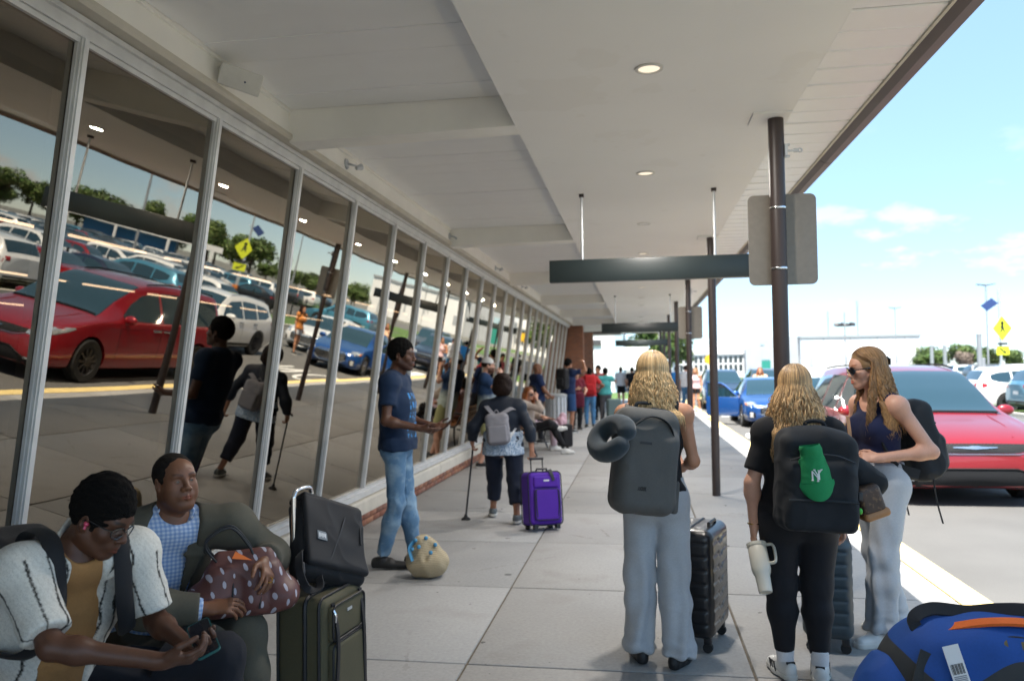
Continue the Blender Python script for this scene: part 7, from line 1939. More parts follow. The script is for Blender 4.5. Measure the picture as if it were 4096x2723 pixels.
def strap(pts, w, th, mat, parent, name='strap', n=10, up=None):
    """flat band along a spline"""
    P = [np.array(p) for p in bez(pts, n)]; V = []; m = len(P)
    for i, p in enumerate(P):
        t_ = _n(P[min(i + 1, m - 1)] - P[max(i - 1, 0)]); u = np.asarray(up[min(i * len(up) // m, len(up) - 1)] if isinstance(up, list) else (up if up is not None else (0, 0, 1)), float); s_ = np.cross(t_, u); s_ = _n(s_); nn = np.cross(s_, t_)
        V += [p - s_ * w / 2 - nn * th / 2, p + s_ * w / 2 - nn * th / 2, p + s_ * w / 2 + nn * th / 2, p - s_ * w / 2 + nn * th / 2]
    F = [(4 * i + k, 4 * i + (k + 1) % 4, 4 * i + 4 + (k + 1) % 4, 4 * i + 4 + k) for i in range(m - 1) for k in range(4)] + [(3, 2, 1, 0), tuple(4 * (m - 1) + k for k in range(4))]
    mb = MB(); mb.add(V, F, False); return mb.build(name, mat, parent)

# ---- benches: black cast frames with wooden slats, backs to the windows
def bench(loc, label, rz, L=1.62):
    t = thing('bench', label, 'bench', loc, rz, 'benches along the windows')    # length on x, front is -y
    for k in range(4): mb = MB(); mb.box(-L / 2, L / 2, -.05, .05, -.014, .014); mb.build('seat_slat', M_WOOD, t, bevel=.006, loc=(0, -.20 + .12 * k, .425))
    for k in range(3): mb = MB(); mb.box(-L / 2, L / 2, -.012, .012, -.045, .045); mb.build('back_slat', M_WOOD, t, bevel=.006, loc=(0, .265 + .022 * k, .54 + .115 * k), rot=(R(-12), 0, 0))
    for x in (-L / 2, L / 2):
        mb = MB(); mb.tube(bez([(x, -.32, .0), (x, -.25, .20), (x, -.26, .40), (x, .0, .40), (x, .22, .41), (x, .285, .60), (x, .335, .84)], 6), .021, 8, sq=(1.3, .8))
        mb.tube(bez([(x, .36, .0), (x, .27, .2), (x, .22, .41)], 6), .021, 8, sq=(1.3, .8)); mb.build('end_frame', M_BLACKMET, t)
        mb = MB(); mb.tube(bez([(x, -.25, .40), (x, -.29, .54), (x, -.24, .645), (x, -.05, .665), (x, .16, .655), (x, .30, .68)], 6), .018, 8); mb.build('armrest', M_BLACKMET, t)
    return t
bench((-2.10, 2.86, 0), 'wooden slatted bench with black metal ends under the two seated men', R(90), 1.55)
bench((-2.20, 15.35, 0), 'far bench with black metal legs under the two seated women', R(90), 1.7)

# ---- phone
t = thing('phone', 'dark green phone held in both hands by the young man', 'phone', (-1.405, 2.395, .742)); t.rotation_euler = (R(28), R(-22), R(35))
mb = MB(); mb.prism(rrect(.074, .152, .012), -.0045, .004, axis=2); mb.build('case', M_PHONE, t); mb = MB(); mb.prism(rrect(.068, .146, .010), .0041, .0050, axis=2); mb.build('screen', M_SCREEN, t)

# ---- young man's backpack
t = thing('backpack', 'black backpack worn by the seated young man, mostly behind his shoulder', 'backpack', (-2.08, 2.46, .755)); t.rotation_euler = (R(-14), 0, R(-118))
rb('main_bag', (0, -.235, .0), A3(.155, .10, .23), .06, C_BLKNY, t, .008, (.006, 14)); rb('front_pocket', (0, -.345, -.06), A3(.12, .035, .13), .03, C_BLKNY, t, .008, (.004, 20))
upv = _n(Y['C'] - Y['P']); 
st_ = thing('strap_holder', 'x', 'x'); bpy.data.objects.remove(st_)
def wstrap(parent_loc, J, root, side, inf, fy_, rv_, w=.055, mat=C_BLKNY, parent=None, lo=.16, out=.085):
    """shoulder strap in world coordinates, front of the chest and over the shoulder"""
    S = J['S' + side]; q = 1 if side == 'R' else -1; up_ = _n(J['N'] - J['C'])
    base = (S * .60 + J['N'] * .40)
    pts = [base - fy_ * .15 - up_ * .12, base - fy_ * (.11 + inf) + up_ * .02, base - fy_ * .04 + up_ * (.062 + inf), base + fy_ * .05 + up_ * (.045 + inf), base + fy_ * (.118 + inf) - up_ * .06, base + fy_ * (.14 + inf) - up_ * .15 + rv_ * q * .02, base + fy_ * (.11 + inf) - up_ * .24 + rv_ * q * .06, base + fy_ * .02 - up_ * .30 + rv_ * q * .11]
    return pts
o = None
rv = _n(Y['SR'] - Y['SL']); fyv = np.cross(_n(Y['N'] - Y['C']), rv)
inv = (Matrix.LocRotScale(t.location, t.rotation_euler, None)).inverted()
for sd in 'LR':
    pts = [inv @ Vector(p + A3(-1.95, 2.42, 0)) for p in wstrap(None, Y, None, sd, .026, fyv, rv)]
    nr = [inv.to_3x3() @ Vector(v) for v in (-fyv, _n(Y['N'] - Y['C']), fyv, fyv)]
    mb = MB(); mb.tube(bez(pts, 6), .030, 8, sq=(1.0, .32)); mb.build('shoulder_strap', C_BLKNY, t)

# ---- olive suitcase
t = thing('suitcase', 'olive fabric suitcase with black piping beside the bench', 'suitcase', (-1.415, 3.37, 0), R(-97))
w, d, h, z0 = .36, .235, .585, .055
rb('shell', (0, 0, z0 + h / 2), A3(w / 2, d / 2, h / 2), .035, C_OLIVE, t, .006)
rb('front_pocket', (0, d / 2 + .010, z0 + .22), A3(.145, .022, .17), .02, C_OLIVE, t, .006); rb('top_pocket', (0, d / 2 + .006, z0 + .475), A3(.145, .016, .075), .014, C_OLIVE, t, .006)
for y in (-d / 2 + .018, d / 2 - .022, .03): loop(rr3(w + .004, h + .004, .04, lambda u, v: (u, y, z0 + h / 2 + v)), .0065 if y != .03 else .010, M_PIPE, t)
for zc, hh in ((.22, .34), (.475, .15)): loop(rr3(.285, hh, .03, lambda u, v: (u, d / 2 + .024, z0 + zc + v)), .005, M_PIPE, t, 'zip')
for sx in (-1, 1): strap([(sx * .125, d / 2 + .01, z0 + .56), (sx * .118, d / 2 + .034, z0 + .40), (sx * .135, d / 2 + .03, z0 + .12)], .022, .008, M_PIPE, t, 'trim_band', up=(0, 1, 0))
loop([(-.075, .02, z0 + h), (-.07, .03, z0 + h + .035), (.07, .03, z0 + h + .035), (.075, .02, z0 + h)], .012, M_PIPE, t, 'top_handle', False)
mb = MB(); mb.tube(bez([(-.075, -d / 2 + .03, z0 + h - .02), (-.075, -d / 2 + .03, 1.0), (-.07, -d / 2 + .03, 1.055), (-.04, -d / 2 + .03, 1.075), (.04, -d / 2 + .03, 1.075), (.07, -d / 2 + .03, 1.055), (.075, -d / 2 + .03, 1.0), (.075, -d / 2 + .03, z0 + h - .02)], 5), .0105, 10); mb.build('pull_handle', M_CHROME, t)
for sx in (-1, 1):
    mb = MB(); mb.cyl((sx * .13 - .015, -d / 2 + .02, .035), (sx * .13 + .015, -d / 2 + .02, .035), .035, 14); mb.build('wheel', M_BLACKRUB, t)
    mb = MB(); mb.box(sx * .13 - .02, sx * .13 + .02, d / 2 - .04, d / 2, 0, .06); mb.build('foot', M_PIPE, t)
mb = MB(); mb.box(-.02, .02, d / 2 + .0235, d / 2 + .027, z0 + .50, z0 + .512); mb.build('maker_label', M_GALV, t)
for z in (.20, .52): mb = MB(); mb.tube([(.15, d / 2 + .03, z0 + z + .02), (.155, d / 2 + .045, z0 + z), (.15, d / 2 + .04, z0 + z - .03)], .004, 5); mb.build('zip_pull', M_CHROME, t)

# ---- black messenger bag leaning on the handle
t = thing('messenger_bag', 'black messenger bag with flap leaning on top of the olive suitcase', 'bag', (-1.345, 3.355, .675)); t.rotation_euler = (R(30), R(-21), R(-118))
rb('body', (0, -.035, .185), A3(.185, .055, .18), .035, C_BLKNY, t, .006, (.009, 13)); rb('flap', (0, .030, .205), A3(.180, .016, .165), .014, C_BLKNY, t, .006, (.006, 12))
rb('top_fold', (0, -.01, .365), A3(.180, .055, .016), .014, C_BLKNY, t, .006)
for x in (-.02,): strap([(x - .04, .047, .30), (x + .01, .050, .20), (x + .09, .048, .05)], .006, .004, M_PIPE, t, 'seam', up=(0, 1, 0))
loop([(-.155, .047, .30), (-.15, .049, .24), (-.145, .047, .18)], .004, M_PIPE, t, 'zip', False)
mb = MB(); mb.box(.07, .125, .0475, .0505, .155, .195); lb = mb.build('label_patch', pmat('label_grey', (.16, .18, .20), .5), t)
for k, x in enumerate((.078, .086, .094, .104, .112)): mb = MB(); mb.box(x, x + .005, .0507, .0512, .165 + .004 * (k % 2), .186); mb.build('print_mark', M_WHITEPL, lb)
strap([(-.19, -.03, .30), (-.20, -.06, .40), (-.08, -.10, .45), (.06, -.10, .42), (.15, -.06, .37)], .038, .006, C_BLKNY, t, 'shoulder_strap', up=(0, 1, .3))
strap([(.185, .0, .10), (.225, .03, .06), (.235, .04, -.02), (.19, .03, -.075), (.12, .03, -.06), (.10, .01, .0)], .034, .006, C_BLKNY, t, 'strap_tail', up=(1, .3, 0)); rb('buckle', (.225, .035, .0), A3(.008, .022, .028), .006, M_PIPE, t, .005)

# ---- dotted handbag
def dotted():
    m = pmat('dotted_leather', (.115, .042, .036), .5, var=.12, vs=8, bump=.2, bs=60); N, L, b = nodes_of(m); x, y, z, v = nxyz(m)
    a = nmath(m, 'ADD', nmath(m, 'MULTIPLY', x, 19.0), nmath(m, 'MULTIPLY', y, 11.0)); c = nmath(m, 'MULTIPLY', z, 15.5); col = nmath(m, 'FLOOR', a)
    fu = nmath(m, 'SUBTRACT', nmath(m, 'FRACT', a), .5); fv = nmath(m, 'SUBTRACT', nmath(m, 'FRACT', nmath(m, 'ADD', c, nmath(m, 'MULTIPLY', col, .5))), .5)
    dd = nmath(m, 'ADD', nmath(m, 'MULTIPLY', nmath(m, 'MULTIPLY', fu, fu), 2.6), nmath(m, 'MULTIPLY', fv, fv)); over(m, nmath(m, 'LESS_THAN', dd, nmath(m, 'MULTIPLY', nnoise(m, v, 22, 2, .2, .8), .11)), (.42, .40, .46)); return m
M_DOT = dotted()
t = thing('handbag', 'brown handbag with pale dots on the older man\'s lap', 'handbag', (-1.595, 3.02, .645), R(28)); t.scale = (.9, .9, .92)
F = Field((-.25, -.18, -.06), (.25, .18, .30), .006); F.econe((-.17, 0, .055), (.17, 0, .055), (.10, .075), (.10, .075), (0, 1, 0), .02); F.econe((-.10, 0, .20), (.10, 0, .20), (.035, .06), (.035, .06), (0, 1, 0), .10); F.rbox((0, 0, .10), (.155, .075, .10), .05, .05)
F.ell((-.02, -.12, .14), (.03, .05, .12), .05, None, True); F.ell((.10, -.115, .12), (.025, .045, .12), .04, None, True)
fin(F, 'body', M_DOT, t, 2, (.006, 14, dict(seed=61)))
loop(bez([(-.13, -.005, .19), (-.06, 0, .245), (.06, 0, .245), (.13, .005, .19)], 5), .007, M_PIPE, t, 'top_binding', False)
for x in (-.055, .065): loop(bez([(x, -.10, .02), (x + .01, -.075, .12), (x - .005, -.03, .215)], 5), .0045, M_PIPE, t, 'seam', False)
for y in (-.03, .03): loop(bez([(-.10, y, .20), (-.16, y - .02, .30), (-.06, y - .02, .365), (.02, y, .28), (.05, y, .21)], 6), .0055, M_PIPE, t, 'handle', False)
mb = MB(); mb.add([(-.05, -.062, .235), (.035, -.062, .222), (-.035, -.045, .262)], [(0, 1, 2)]); mb.build('orange_lining', pmat('orange_lining', (.75, .17, .03), .5), t)

# ---- straw bag by the tall man's feet
def straw():
    m = pmat('woven_straw', (.52, .43, .28), .8, var=.12, vs=12); N, L, b = nodes_of(m); x, y, z, v = nxyz(m)
    w = N.new('ShaderNodeTexWave'); w.wave_type = 'BANDS'; w.bands_direction = 'Z'; w.inputs['Scale'].default_value = 26; w.inputs['Distortion'].default_value = 2.2; w.inputs['Detail'].default_value = 2; w.inputs['Detail Scale'].default_value = 9
    L.new(v, w.inputs['Vector']); over(m, nmath(m, 'MULTIPLY', nmath(m, 'SUBTRACT', 1.0, w.outputs['Fac']), .55), (.28, .21, .12))
    bp = N.new('ShaderNodeBump'); bp.inputs['Strength'].default_value = .6; bp.inputs['Distance'].default_value = .006; L.new(w.outputs['Fac'], bp.inputs['Height']); L.new(bp.outputs[0], b.inputs['Normal']); return m
t = thing('straw_bag', 'slumped straw beach bag with blue pompoms by the tall man\'s shoes', 'bag', (-1.655, 6.02, 0), R(10))
F = Field((-.24, -.20, -.01), (.24, .20, .36), .006); F.ell((0, 0, .115), (.165, .135, .12), .03); F.ell((-.02, 0, .22), (.105, .10, .085), .06); F.ell((-.045, -.02, .275), (.055, .07, .05), .04); F.ell((.05, -.11, .25), (.05, .06, .06), .04, None, True); F.cone((-.03, -.14, .30), (.0, -.12, .16), .022, .012, .03, True); F.cut((0, 0, .004), (0, 0, -1))
fin(F, 'body', straw(), t, 2, (.010, 16, dict(seed=71)))
mb = MB(); mb.cur = 0
for p in ((-.08, -.08, .30), (.0, -.07, .315), (.04, -.125, .215), (-.05, -.125, .26), (.07, -.06, .26), (-.105, -.09, .235)): mb.sphere(p, .016, 8, 6)
mb.build('pompoms', pmat('pompom_blue', (.08, .30, .52), .9), t); loop(bez([(-.10, -.11, .15), (-.125, -.09, .24), (-.09, -.06, .29)], 5), .018, pmat('pompom_blue', (.08, .3, .52), .9), t, 'blue_scarf', False, sq=(1, .4))

# ---- purple suitcase, tilted on its wheels
t = thing('suitcase', 'purple fabric suitcase pulled by the woman with the cane', 'suitcase', (-.975, 7.90, 0.0)); t.rotation_euler = (R(9), R(-2), R(-148))
w, d, h, z0 = .36, .225, .52, .05
rb('shell', (0, 0, z0 + h / 2), A3(w / 2, d / 2, h / 2), .045, C_PURP, t, .007); rb('front_pocket', (0, d / 2 + .008, z0 + .20), A3(.135, .022, .155), .02, C_PURP, t, .007); rb('top_pocket', (0, d / 2 + .004, z0 + .42), A3(.135, .016, .055), .014, C_PURP, t, .007)
for y in (-d / 2 + .02, d / 2 - .02): loop(rr3(w + .004, h + .004, .05, lambda u, v: (u, y, z0 + h / 2 + v)), .006, M_PIPE, t)
for sx in (-1, 1): loop(bez([(sx * .118, d / 2 + .03, z0 + .34), (sx * .122, d / 2 + .033, z0 + .2), (sx * .112, d / 2 + .028, z0 + .08)], 5), .005, M_PIPE, t, 'zip', False)
loop(rr3(.27, .30, .04, lambda u, v: (u, d / 2 + .026, z0 + .20 + v)), .0045, M_PIPE, t, 'zip')
loop([(-.06, .02, z0 + h), (-.055, .03, z0 + h + .03), (.055, .03, z0 + h + .03), (.06, .02, z0 + h)], .011, M_PIPE, t, 'top_handle', False)
for sx in (-1, 1): mb = MB(); mb.cyl((sx * .065, -d / 2 + .03, z0 + h - .02), (sx * .065, -d / 2 + .03, .705), .007, 8); mb.build('pull_rod', M_PIPE, t)
mb = MB(); mb.cyl((-.075, -d / 2 + .03, .71), (.075, -d / 2 + .03, .71), .013, 10); mb.build('pull_grip', M_PIPE, t)
for sx in (-1, 1): mb = MB(); mb.cyl((sx * .125 - .014, -d / 2 + .02, .03), (sx * .125 + .014, -d / 2 + .02, .03), .032, 12); mb.build('wheel', M_BLACKRUB, t); mb = MB(); mb.box(sx * .12 - .02, sx * .12 + .02, d / 2 - .05, d / 2, .012, .06); mb.build('foot', M_PIPE, t)
mb = MB(); mb.box(-.03, .03, d / 2 + .0205, d / 2 + .024, z0 + .425, z0 + .44); mb.build('maker_label', M_WHITEPL, t)
strap([(-.05, d / 2, z0 + h + .02), (-.06, d / 2 + .02, z0 + h - .03), (-.075, d / 2 + .03, z0 + h - .09)], .035, .005, M_PIPE, t, 'luggage_tag', up=(0, 1, 0))
# ---- cane
t = thing('cane', 'black walking cane with small tripod foot in the woman\'s left hand', 'cane', (-1.865, 8.36, 0)); hx = A3(-1.45 - .345 * 1, 8.38 + .05 + .03, .80) - A3(-1.865, 8.36, 0)
mb = MB(); mb.tube([(0, 0, .03), hx * .97, ], .0105, 10); mb.build('shaft', M_BLACKMET, t); mb = MB(); mb.tube(bez([hx * .96, hx + A3(.0, .0, .015), hx + A3(.01, .03, .035), hx + A3(.01, .09, .03), hx + A3(.01, .12, .015)], 5), .0135, 8); mb.build('handle', M_BLACKRUB, t)
mb = MB(); mb.lathe([(.052, 0), (.05, .012), (.02, .035), (.014, .06), (0, .06)], n=16); mb.build('foot', M_BLACKRUB, t)
# ---- grey quilted mini backpack on the woman with the cane
C_QUILT = fabric('grey_quilt', (.22, .215, .235), weave=120, bump=.6)
t = thing('backpack', 'small grey quilted backpack on the woman with the cane', 'backpack', (-1.475, 8.21, .98)); t.rotation_euler = (R(-4), R(-5), R(6))
rb('main_bag', (0, -.055, 0), A3(.125, .06, .165), .06, C_QUILT, t, .007, (.004, 34)); rb('front_pocket', (0, -.115, -.055), A3(.10, .022, .09), .02, C_QUILT, t, .007)
loop(bez([(-.03, -.03, .16), (0, -.03, .20), (.03, -.03, .16)], 5), .006, C_QUILT, t, 'top_loop', False)
strap([(-.03, -.02, .15), (-.10, .04, .24), (-.11, .12, .265)], .045, .008, C_QUILT, t, 'strap', up=(0, -.6, .8)); strap([(.03, -.02, .14), (.16, .03, .20), (.24, .10, .18)], .045, .008, C_QUILT, t, 'strap', up=(0, -.8, .6)); strap([(.12, -.02, -.10), (.17, .02, -.03), (.19, .10, .0)], .02, .005, M_GALV, t, 'strap_webbing', up=(0, -1, .3))

# ---- blonde woman's grey backpack and neck pillow
t = thing('backpack', 'large grey backpack with side zips on the blonde woman', 'backpack', (-.015, 4.275, 1.105)); t.rotation_euler = (R(-5), R(7), R(14))
F = Field((-.24, -.34, -.36), (.24, .08, .36), .006); F.rbox((0, -.11, 0), (.165, .105, .27), .075, .02); F.rbox((0, -.20, -.05), (.145, .05, .20), .05, .05)
fin(F, 'main_bag', C_GREYPK, t, 2, (.006, 12, dict(seed=81)))
loop(bez([(-.11, -.235, .16), (-.02, -.232, .225), (.07, -.225, .21), (.115, -.222, .14), (.128, -.222, .0), (.132, -.215, -.10)], 6), .010, C_DGREYPK, t, 'front_zip', False, sq=(1.4, .6))
loop(bez([(.02, -.13, .275), (.11, -.13, .262), (.165, -.125, .20), (.171, -.125, .05), (.171, -.12, -.12)], 6), .011, C_DGREYPK, t, 'main_zip', False, sq=(1.2, .8))
loop(bez([(.06, -.065, .272), (.135, -.06, .25), (.168, -.055, .17), (.17, -.055, -.1)], 6), .007, C_DGREYPK, t, 'laptop_zip', False)
rb('side_pocket', (.165, -.105, -.165), A3(.020, .075, .085), .018, C_GREYPK, t, .006); loop(bez([(.158, -.17, .05), (.165, -.172, -.02), (.162, -.17, -.10)], 5), .007, C_DGREYPK, t, 'pocket_zip', False)
loop(bez([(-.05, -.06, .262), (-.04, -.06, .30), (.04, -.06, .30), (.05, -.06, .262)], 5), .010, C_DGREYPK, t, 'top_handle', False)
mb = MB()
for k in range(2): mb.tube([(-.055 + .022 * k, -.2515, -.145), (-.045 + .022 * k, -.2515, -.125), (-.035 + .022 * k, -.2515, -.145)], .003, 5); mb.tube([(-.055 + .022 * k, -.2515, -.125), (-.045 + .022 * k, -.2515, -.145), (-.035 + .022 * k, -.2515, -.125)], .003, 5)
mb.build('logo', M_PIPE, t); mb = MB(); mb.box(-.06, .0, -.254, -.25, .085, .097); mb.build('logo_text', M_PIPE, t)
strap([(.12, -.02, .25), (.17, .05, .285), (.18, .11, .285), (.185, .19, .20), (.19, .21, .06), (.19, .12, -.10), (.16, .0, -.16)], .060, .014, C_GREYPK, t, 'shoulder_strap', up=[(0, -1, .3), (0, 0, 1), (0, .6, .8), (0, 1, 0), (0, 1, 0), (1, 0, 0)])
strap([(-.07, -.02, .25), (-.055, .05, .285), (-.045, .11, .285), (-.04, .19, .20)], .055, .012, C_GREYPK, t, 'shoulder_strap', up=[(0, -1, .3), (0, 0, 1), (0, .6, .8)])
t = thing('neck_pillow', 'dark slate neck pillow hung on the grey backpack', 'neck pillow', (-.145, 4.045, 1.245))
ax = _n((-.62, -.55, .56)); b1 = _n(np.cross(ax, (.5, .5, .7))); b2 = np.cross(ax, b1)
F = Field((-.22, -.22, -.22), (.22, .22, .22), .007); an = np.linspace(R(-150), R(150), 19); P_ = [b1 * math.cos(a) * .105 + b2 * math.sin(a) * .085 for a in an]
for a, b in zip(P_[:-1], P_[1:]): F.cone(a, b, .047, .047, .01)
fin(F, 'cushion', C_PILLOW, t, 2, (.002, 16, dict(seed=3))); mb = MB(); mb.box(-.004, .004, -.002, .002, -.018, .018); mb.build('care_tag', M_WHITEPL, t, loc=tuple(b1 * .14 + ax * .045 + A3(0, -.03, -.05)))

# ---- hard shell cases
def hardcase(name, label, loc, rz, mat, w=.46, d=.30, h=.60, z0=.075, handle=.32, rods=True):
    t = thing(name, label, 'suitcase', loc, rz)
    def grooves(F):
        for k in range(7):
            z = z0 + .09 + (h - .16) * k / 6
            for sy in (-1, 1):
                F.cone((-w / 2 + .05, sy * d / 2, z), (-w * .14, sy * d / 2, z), .008, .008, .006, True); F.cone((-w * .14, sy * d / 2, z), (-w * .06, sy * d / 2, z - .016), .008, .008, .006, True); F.cone((-w * .06, sy * d / 2, z - .016), (w * .06, sy * d / 2, z - .016), .008, .008, .006, True)
                F.cone((w * .06, sy * d / 2, z - .016), (w * .14, sy * d / 2, z), .008, .008, .006, True); F.cone((w * .14, sy * d / 2, z), (w / 2 - .05, sy * d / 2, z), .008, .008, .006, True)
            for sx in (-1, 1): F.cone((sx * w / 2, -d / 2 + .03, z), (sx * w / 2, d / 2 - .03, z), .007, .007, .006, True)
    rb('shell', (0, 0, z0 + h / 2), A3(w / 2, d / 2, h / 2), .055, mat, t, .006, extra=grooves)
    loop(rr3(w + .003, h + .003, .058, lambda u, v: (u, 0, z0 + h / 2 + v)), .007, M_PIPE, t, 'zip')
    for sx in (-1, 1):
        for sy in (-1, 1):
            mb = MB(); mb.cyl((sx * (w / 2 - .05) - .012, sy * (d / 2 - .045), .028), (sx * (w / 2 - .05) + .012, sy * (d / 2 - .045), .028), .028, 14); wh = mb.build('wheel', M_BLACKRUB, t)
            mb = MB(); mb.box(sx * (w / 2 - .05) - .02, sx * (w / 2 - .05) + .02, sy * (d / 2 - .045) - .02, sy * (d / 2 - .045) + .02, .045, z0 + .012); mb.build('fork', M_PIPE, wh, bevel=.006)
    loop([(-.07, -d / 2 + .05, z0 + h - .005), (-.07, -d / 2 + .05, z0 + h + .018), (.07, -d / 2 + .05, z0 + h + .018), (.07, -d / 2 + .05, z0 + h - .005)], .011, M_PIPE, t, 'top_handle', False)
    loop([(w / 2 - .004, -.09, z0 + h * .62), (w / 2 + .022, -.08, z0 + h * .62), (w / 2 + .022, .08, z0 + h * .62), (w / 2 - .004, .09, z0 + h * .62)], .010, M_PIPE, t, 'side_handle', False)
    mb = MB(); mb.box(-.03, .03, d / 2 - .004, d / 2 + .004, z0 + h - .13, z0 + h - .115); mb.build('badge', M_CHROME, t)
    if rods:
        for sx in (-1, 1): mb = MB(); mb.cyl((sx * .075, -d / 2 + .045, z0 + h - .01), (sx * .075, -d / 2 + .045, z0 + h + handle), .008, 8); mb.build('pull_rod', M_PIPE, t)
        mb = MB(); mb.cyl((-.09, -d / 2 + .045, z0 + h + handle), (.09, -d / 2 + .045, z0 + h + handle), .014, 10); mb.build('pull_grip', M_PIPE, t)
    return t
t = hardcase('suitcase', 'black hard shell suitcase standing right of the blonde woman', (.315, 4.80, 0), R(72), M_HARDB, .44, .28, .605, rods=False)
strap([(-.02, .10, .64), (-.06, .10, .74), (-.12, .11, .90), (-.19, .115, 1.04)], .035, .012, M_PIPE, t, 'pull_strap', up=(1, 0, 0)); mb = MB(); mb.box(-.07, -.03, .09, .13, .60, .615); mb.build('tag', M_WHITEPL, t)
t = hardcase('suitcase', 'slate blue hard shell suitcase half hidden behind the woman in black', (1.045, 4.86, 0), R(80), M_HARDG, .42, .27, .56, handle=.25)
mb = MB(); mb.box(-.03, .03, -.1375, -.136, .22, .245); mb.build('sticker', M_WHITEPL, t)

# ---- black backpack with green cap, pouch and tumbler
t = thing('backpack', 'bulky black backpack on the woman in black', 'backpack', (.835, 4.165, 1.03)); t.rotation_euler = (R(-3), R(3), R(4))
F = Field((-.26, -.32, -.34), (.26, .08, .32), .0065); F.rbox((0, -.085, 0), (.185, .095, .235), .06, .02); F.rbox((.0, -.175, -.06), (.155, .04, .155), .04, .04); F.rbox((0, -.19, -.15), (.165, .035, .075), .03, .02); F.ell((0, -.06, .22), (.16, .09, .05), .04)
fin(F, 'main_bag', C_BLKPK, t, 2, (.008, 14, dict(seed=91)))
loop(bez([(-.15, -.205, .10), (-.05, -.212, .13), (.06, -.212, .13), (.15, -.205, .10)], 5), .005, M_PIPE, t, 'zip', False); loop(bez([(-.16, -.232, -.085), (0, -.238, -.08), (.16, -.232, -.085)], 5), .006, C_DGREYPK, t, 'pocket_edge', False)
loop(bez([(-.05, -.03, .235), (-.03, -.04, .285), (.04, -.05, .285), (.06, -.04, .235)], 5), .011, C_BLKPK, t, 'top_handle', False)
for sx in (-1, 1): strap([(sx * .09, -.02, .22), (sx * .12, .06, .27), (sx * .12, .13, .27), (sx * .12, .22, .17), (sx * .14, .25, .02)], .065, .014, C_BLKPK, t, 'shoulder_strap', up=[(0, -1, .3), (0, 0, 1), (0, .6, .8), (0, 1, 0)])
rb('buckle', (.19, -.15, -.06), A3(.012, .012, .022), .005, M_PIPE, t, .005); mb = MB(); mb.sphere((.178, -.19, -.125), (.012, .012, .016), 8, 6); mb.build('green_charm', pmat('charm_green', (.05, .42, .03), .4), t)
t = thing('baseball_cap', 'green baseball cap with white letters hung on the black backpack', 'cap', (.815, 3.945, 1.075)); t.rotation_euler = (R(2), R(-6), R(3))
F = Field((-.13, -.12, -.16), (.13, .10, .15), .005); F.econe((0, .03, .115), (0, .03, -.03), (.050, .046), (.083, .072), (1, 0, 0), .02); F.ell((-.015, .012, .14), (.036, .04, .03), .03); F.cut((0, .035, 0), (0, 1, 0)); F.cut((0, 0, -.035), (0, -.2, -1))
fin(F, 'crown', C_GREEN, t, 2, (.004, 28, dict(seed=5)))
mb = MB(); V = []; Fc = []; n_, m_ = 15, 7
for j in range(m_):
    for i in range(n_):
        u = -1 + 2 * i / (n_ - 1); v = j / (m_ - 1); x = u * .084 * (.97 + .03 * min(1, v * 2.2)) * (1 - .10 * v * v); z = -.022 - v * .090 * math.sqrt(max(1 - (u * .93) ** 2, 0)) ; yy = -.040 - .012 * min(1, v * 1.6) + .040 * u * u + .006 * v
        V.append((x, yy, z)); 
nv = len(V); V += [(x, y + .004, z) for x, y, z in V]
for j in range(m_ - 1):
    for i in range(n_ - 1): a = j * n_ + i; Fc += [(a, a + 1, a + n_ + 1, a + n_), (nv + a, nv + a + n_, nv + a + n_ + 1, nv + a + 1)]
mb.add(V, Fc, True); mb.build('brim', C_GREEN, t)
mb = MB(); yl = -.050
def yc(z): return .03 - (.046 + .026 * (.115 - z) / .145) - .002
def seg(a, b, r=.0032): mb.tube([(a[0], yc(a[1]), a[1]), (b[0], yc(b[1]), b[1])], r, 6, sq=(1.2, .8))
ox, oz, k_ = -.004, .010, .021      # interlocking N and Y
seg((ox - k_, oz - k_), (ox - k_ * .8, oz + k_)); seg((ox - k_ * .8, oz + k_), (ox + k_ * .45, oz - k_)); seg((ox + k_ * .45, oz - k_), (ox + k_ * .6, oz + k_)); seg((ox - k_ * .3, oz + k_ * 1.25), (ox + k_ * .25, oz + k_ * .1)); seg((ox + k_ * 1.25, oz + k_ * 1.1), (ox + k_ * .25, oz + k_ * .1)); seg((ox + k_ * .25, oz + k_ * .1), (ox + k_ * .1, oz - k_ * 1.3))
for a in ((ox - k_, oz - k_), (ox + k_ * .6, oz + k_), (ox + k_ * 1.25, oz + k_ * 1.1), (ox - k_ * .3, oz + k_ * 1.25), (ox + k_ * .1, oz - k_ * 1.3)): seg((a[0] - .005, a[1]), (a[0] + .005, a[1]), .0028)
mb.build('letters', M_WHITEPL, t)
t = thing('tumbler', 'cream travel tumbler with handle held upside down by the woman in black', 'tumbler', (.578, 4.245, .685)); t.rotation_euler = (R(150), R(-12), R(-10))
mb = MB(); mb.lathe([(0, .0), (.044, 0), (.047, .004), (.048, .13), (.043, .15), (.037, .165), (.034, .235), (.033, .245), (.028, .248), (.026, .244), (0, .243)], n=28); mb.build('cup', M_CREAM, t)
mb = MB(); mb.lathe([(.050, -.004), (.050, .012), (.0, -.006)], n=28); mb.build('lid', M_CREAM, t); mb = MB(); mb.tube(bez([(.045, 0, .105), (.075, 0, .10), (.082, 0, .06), (.078, 0, .015), (.045, 0, .008)], 6), .011, 8, sq=(1.3, .7)); mb.build('handle', M_CREAM, t)
t = thing('pouch_bag', 'black quilted pouch bag hanging at the right side of the woman in black', 'bag', (1.075, 4.13, 1.06)); t.rotation_euler = (0, R(38), R(8))
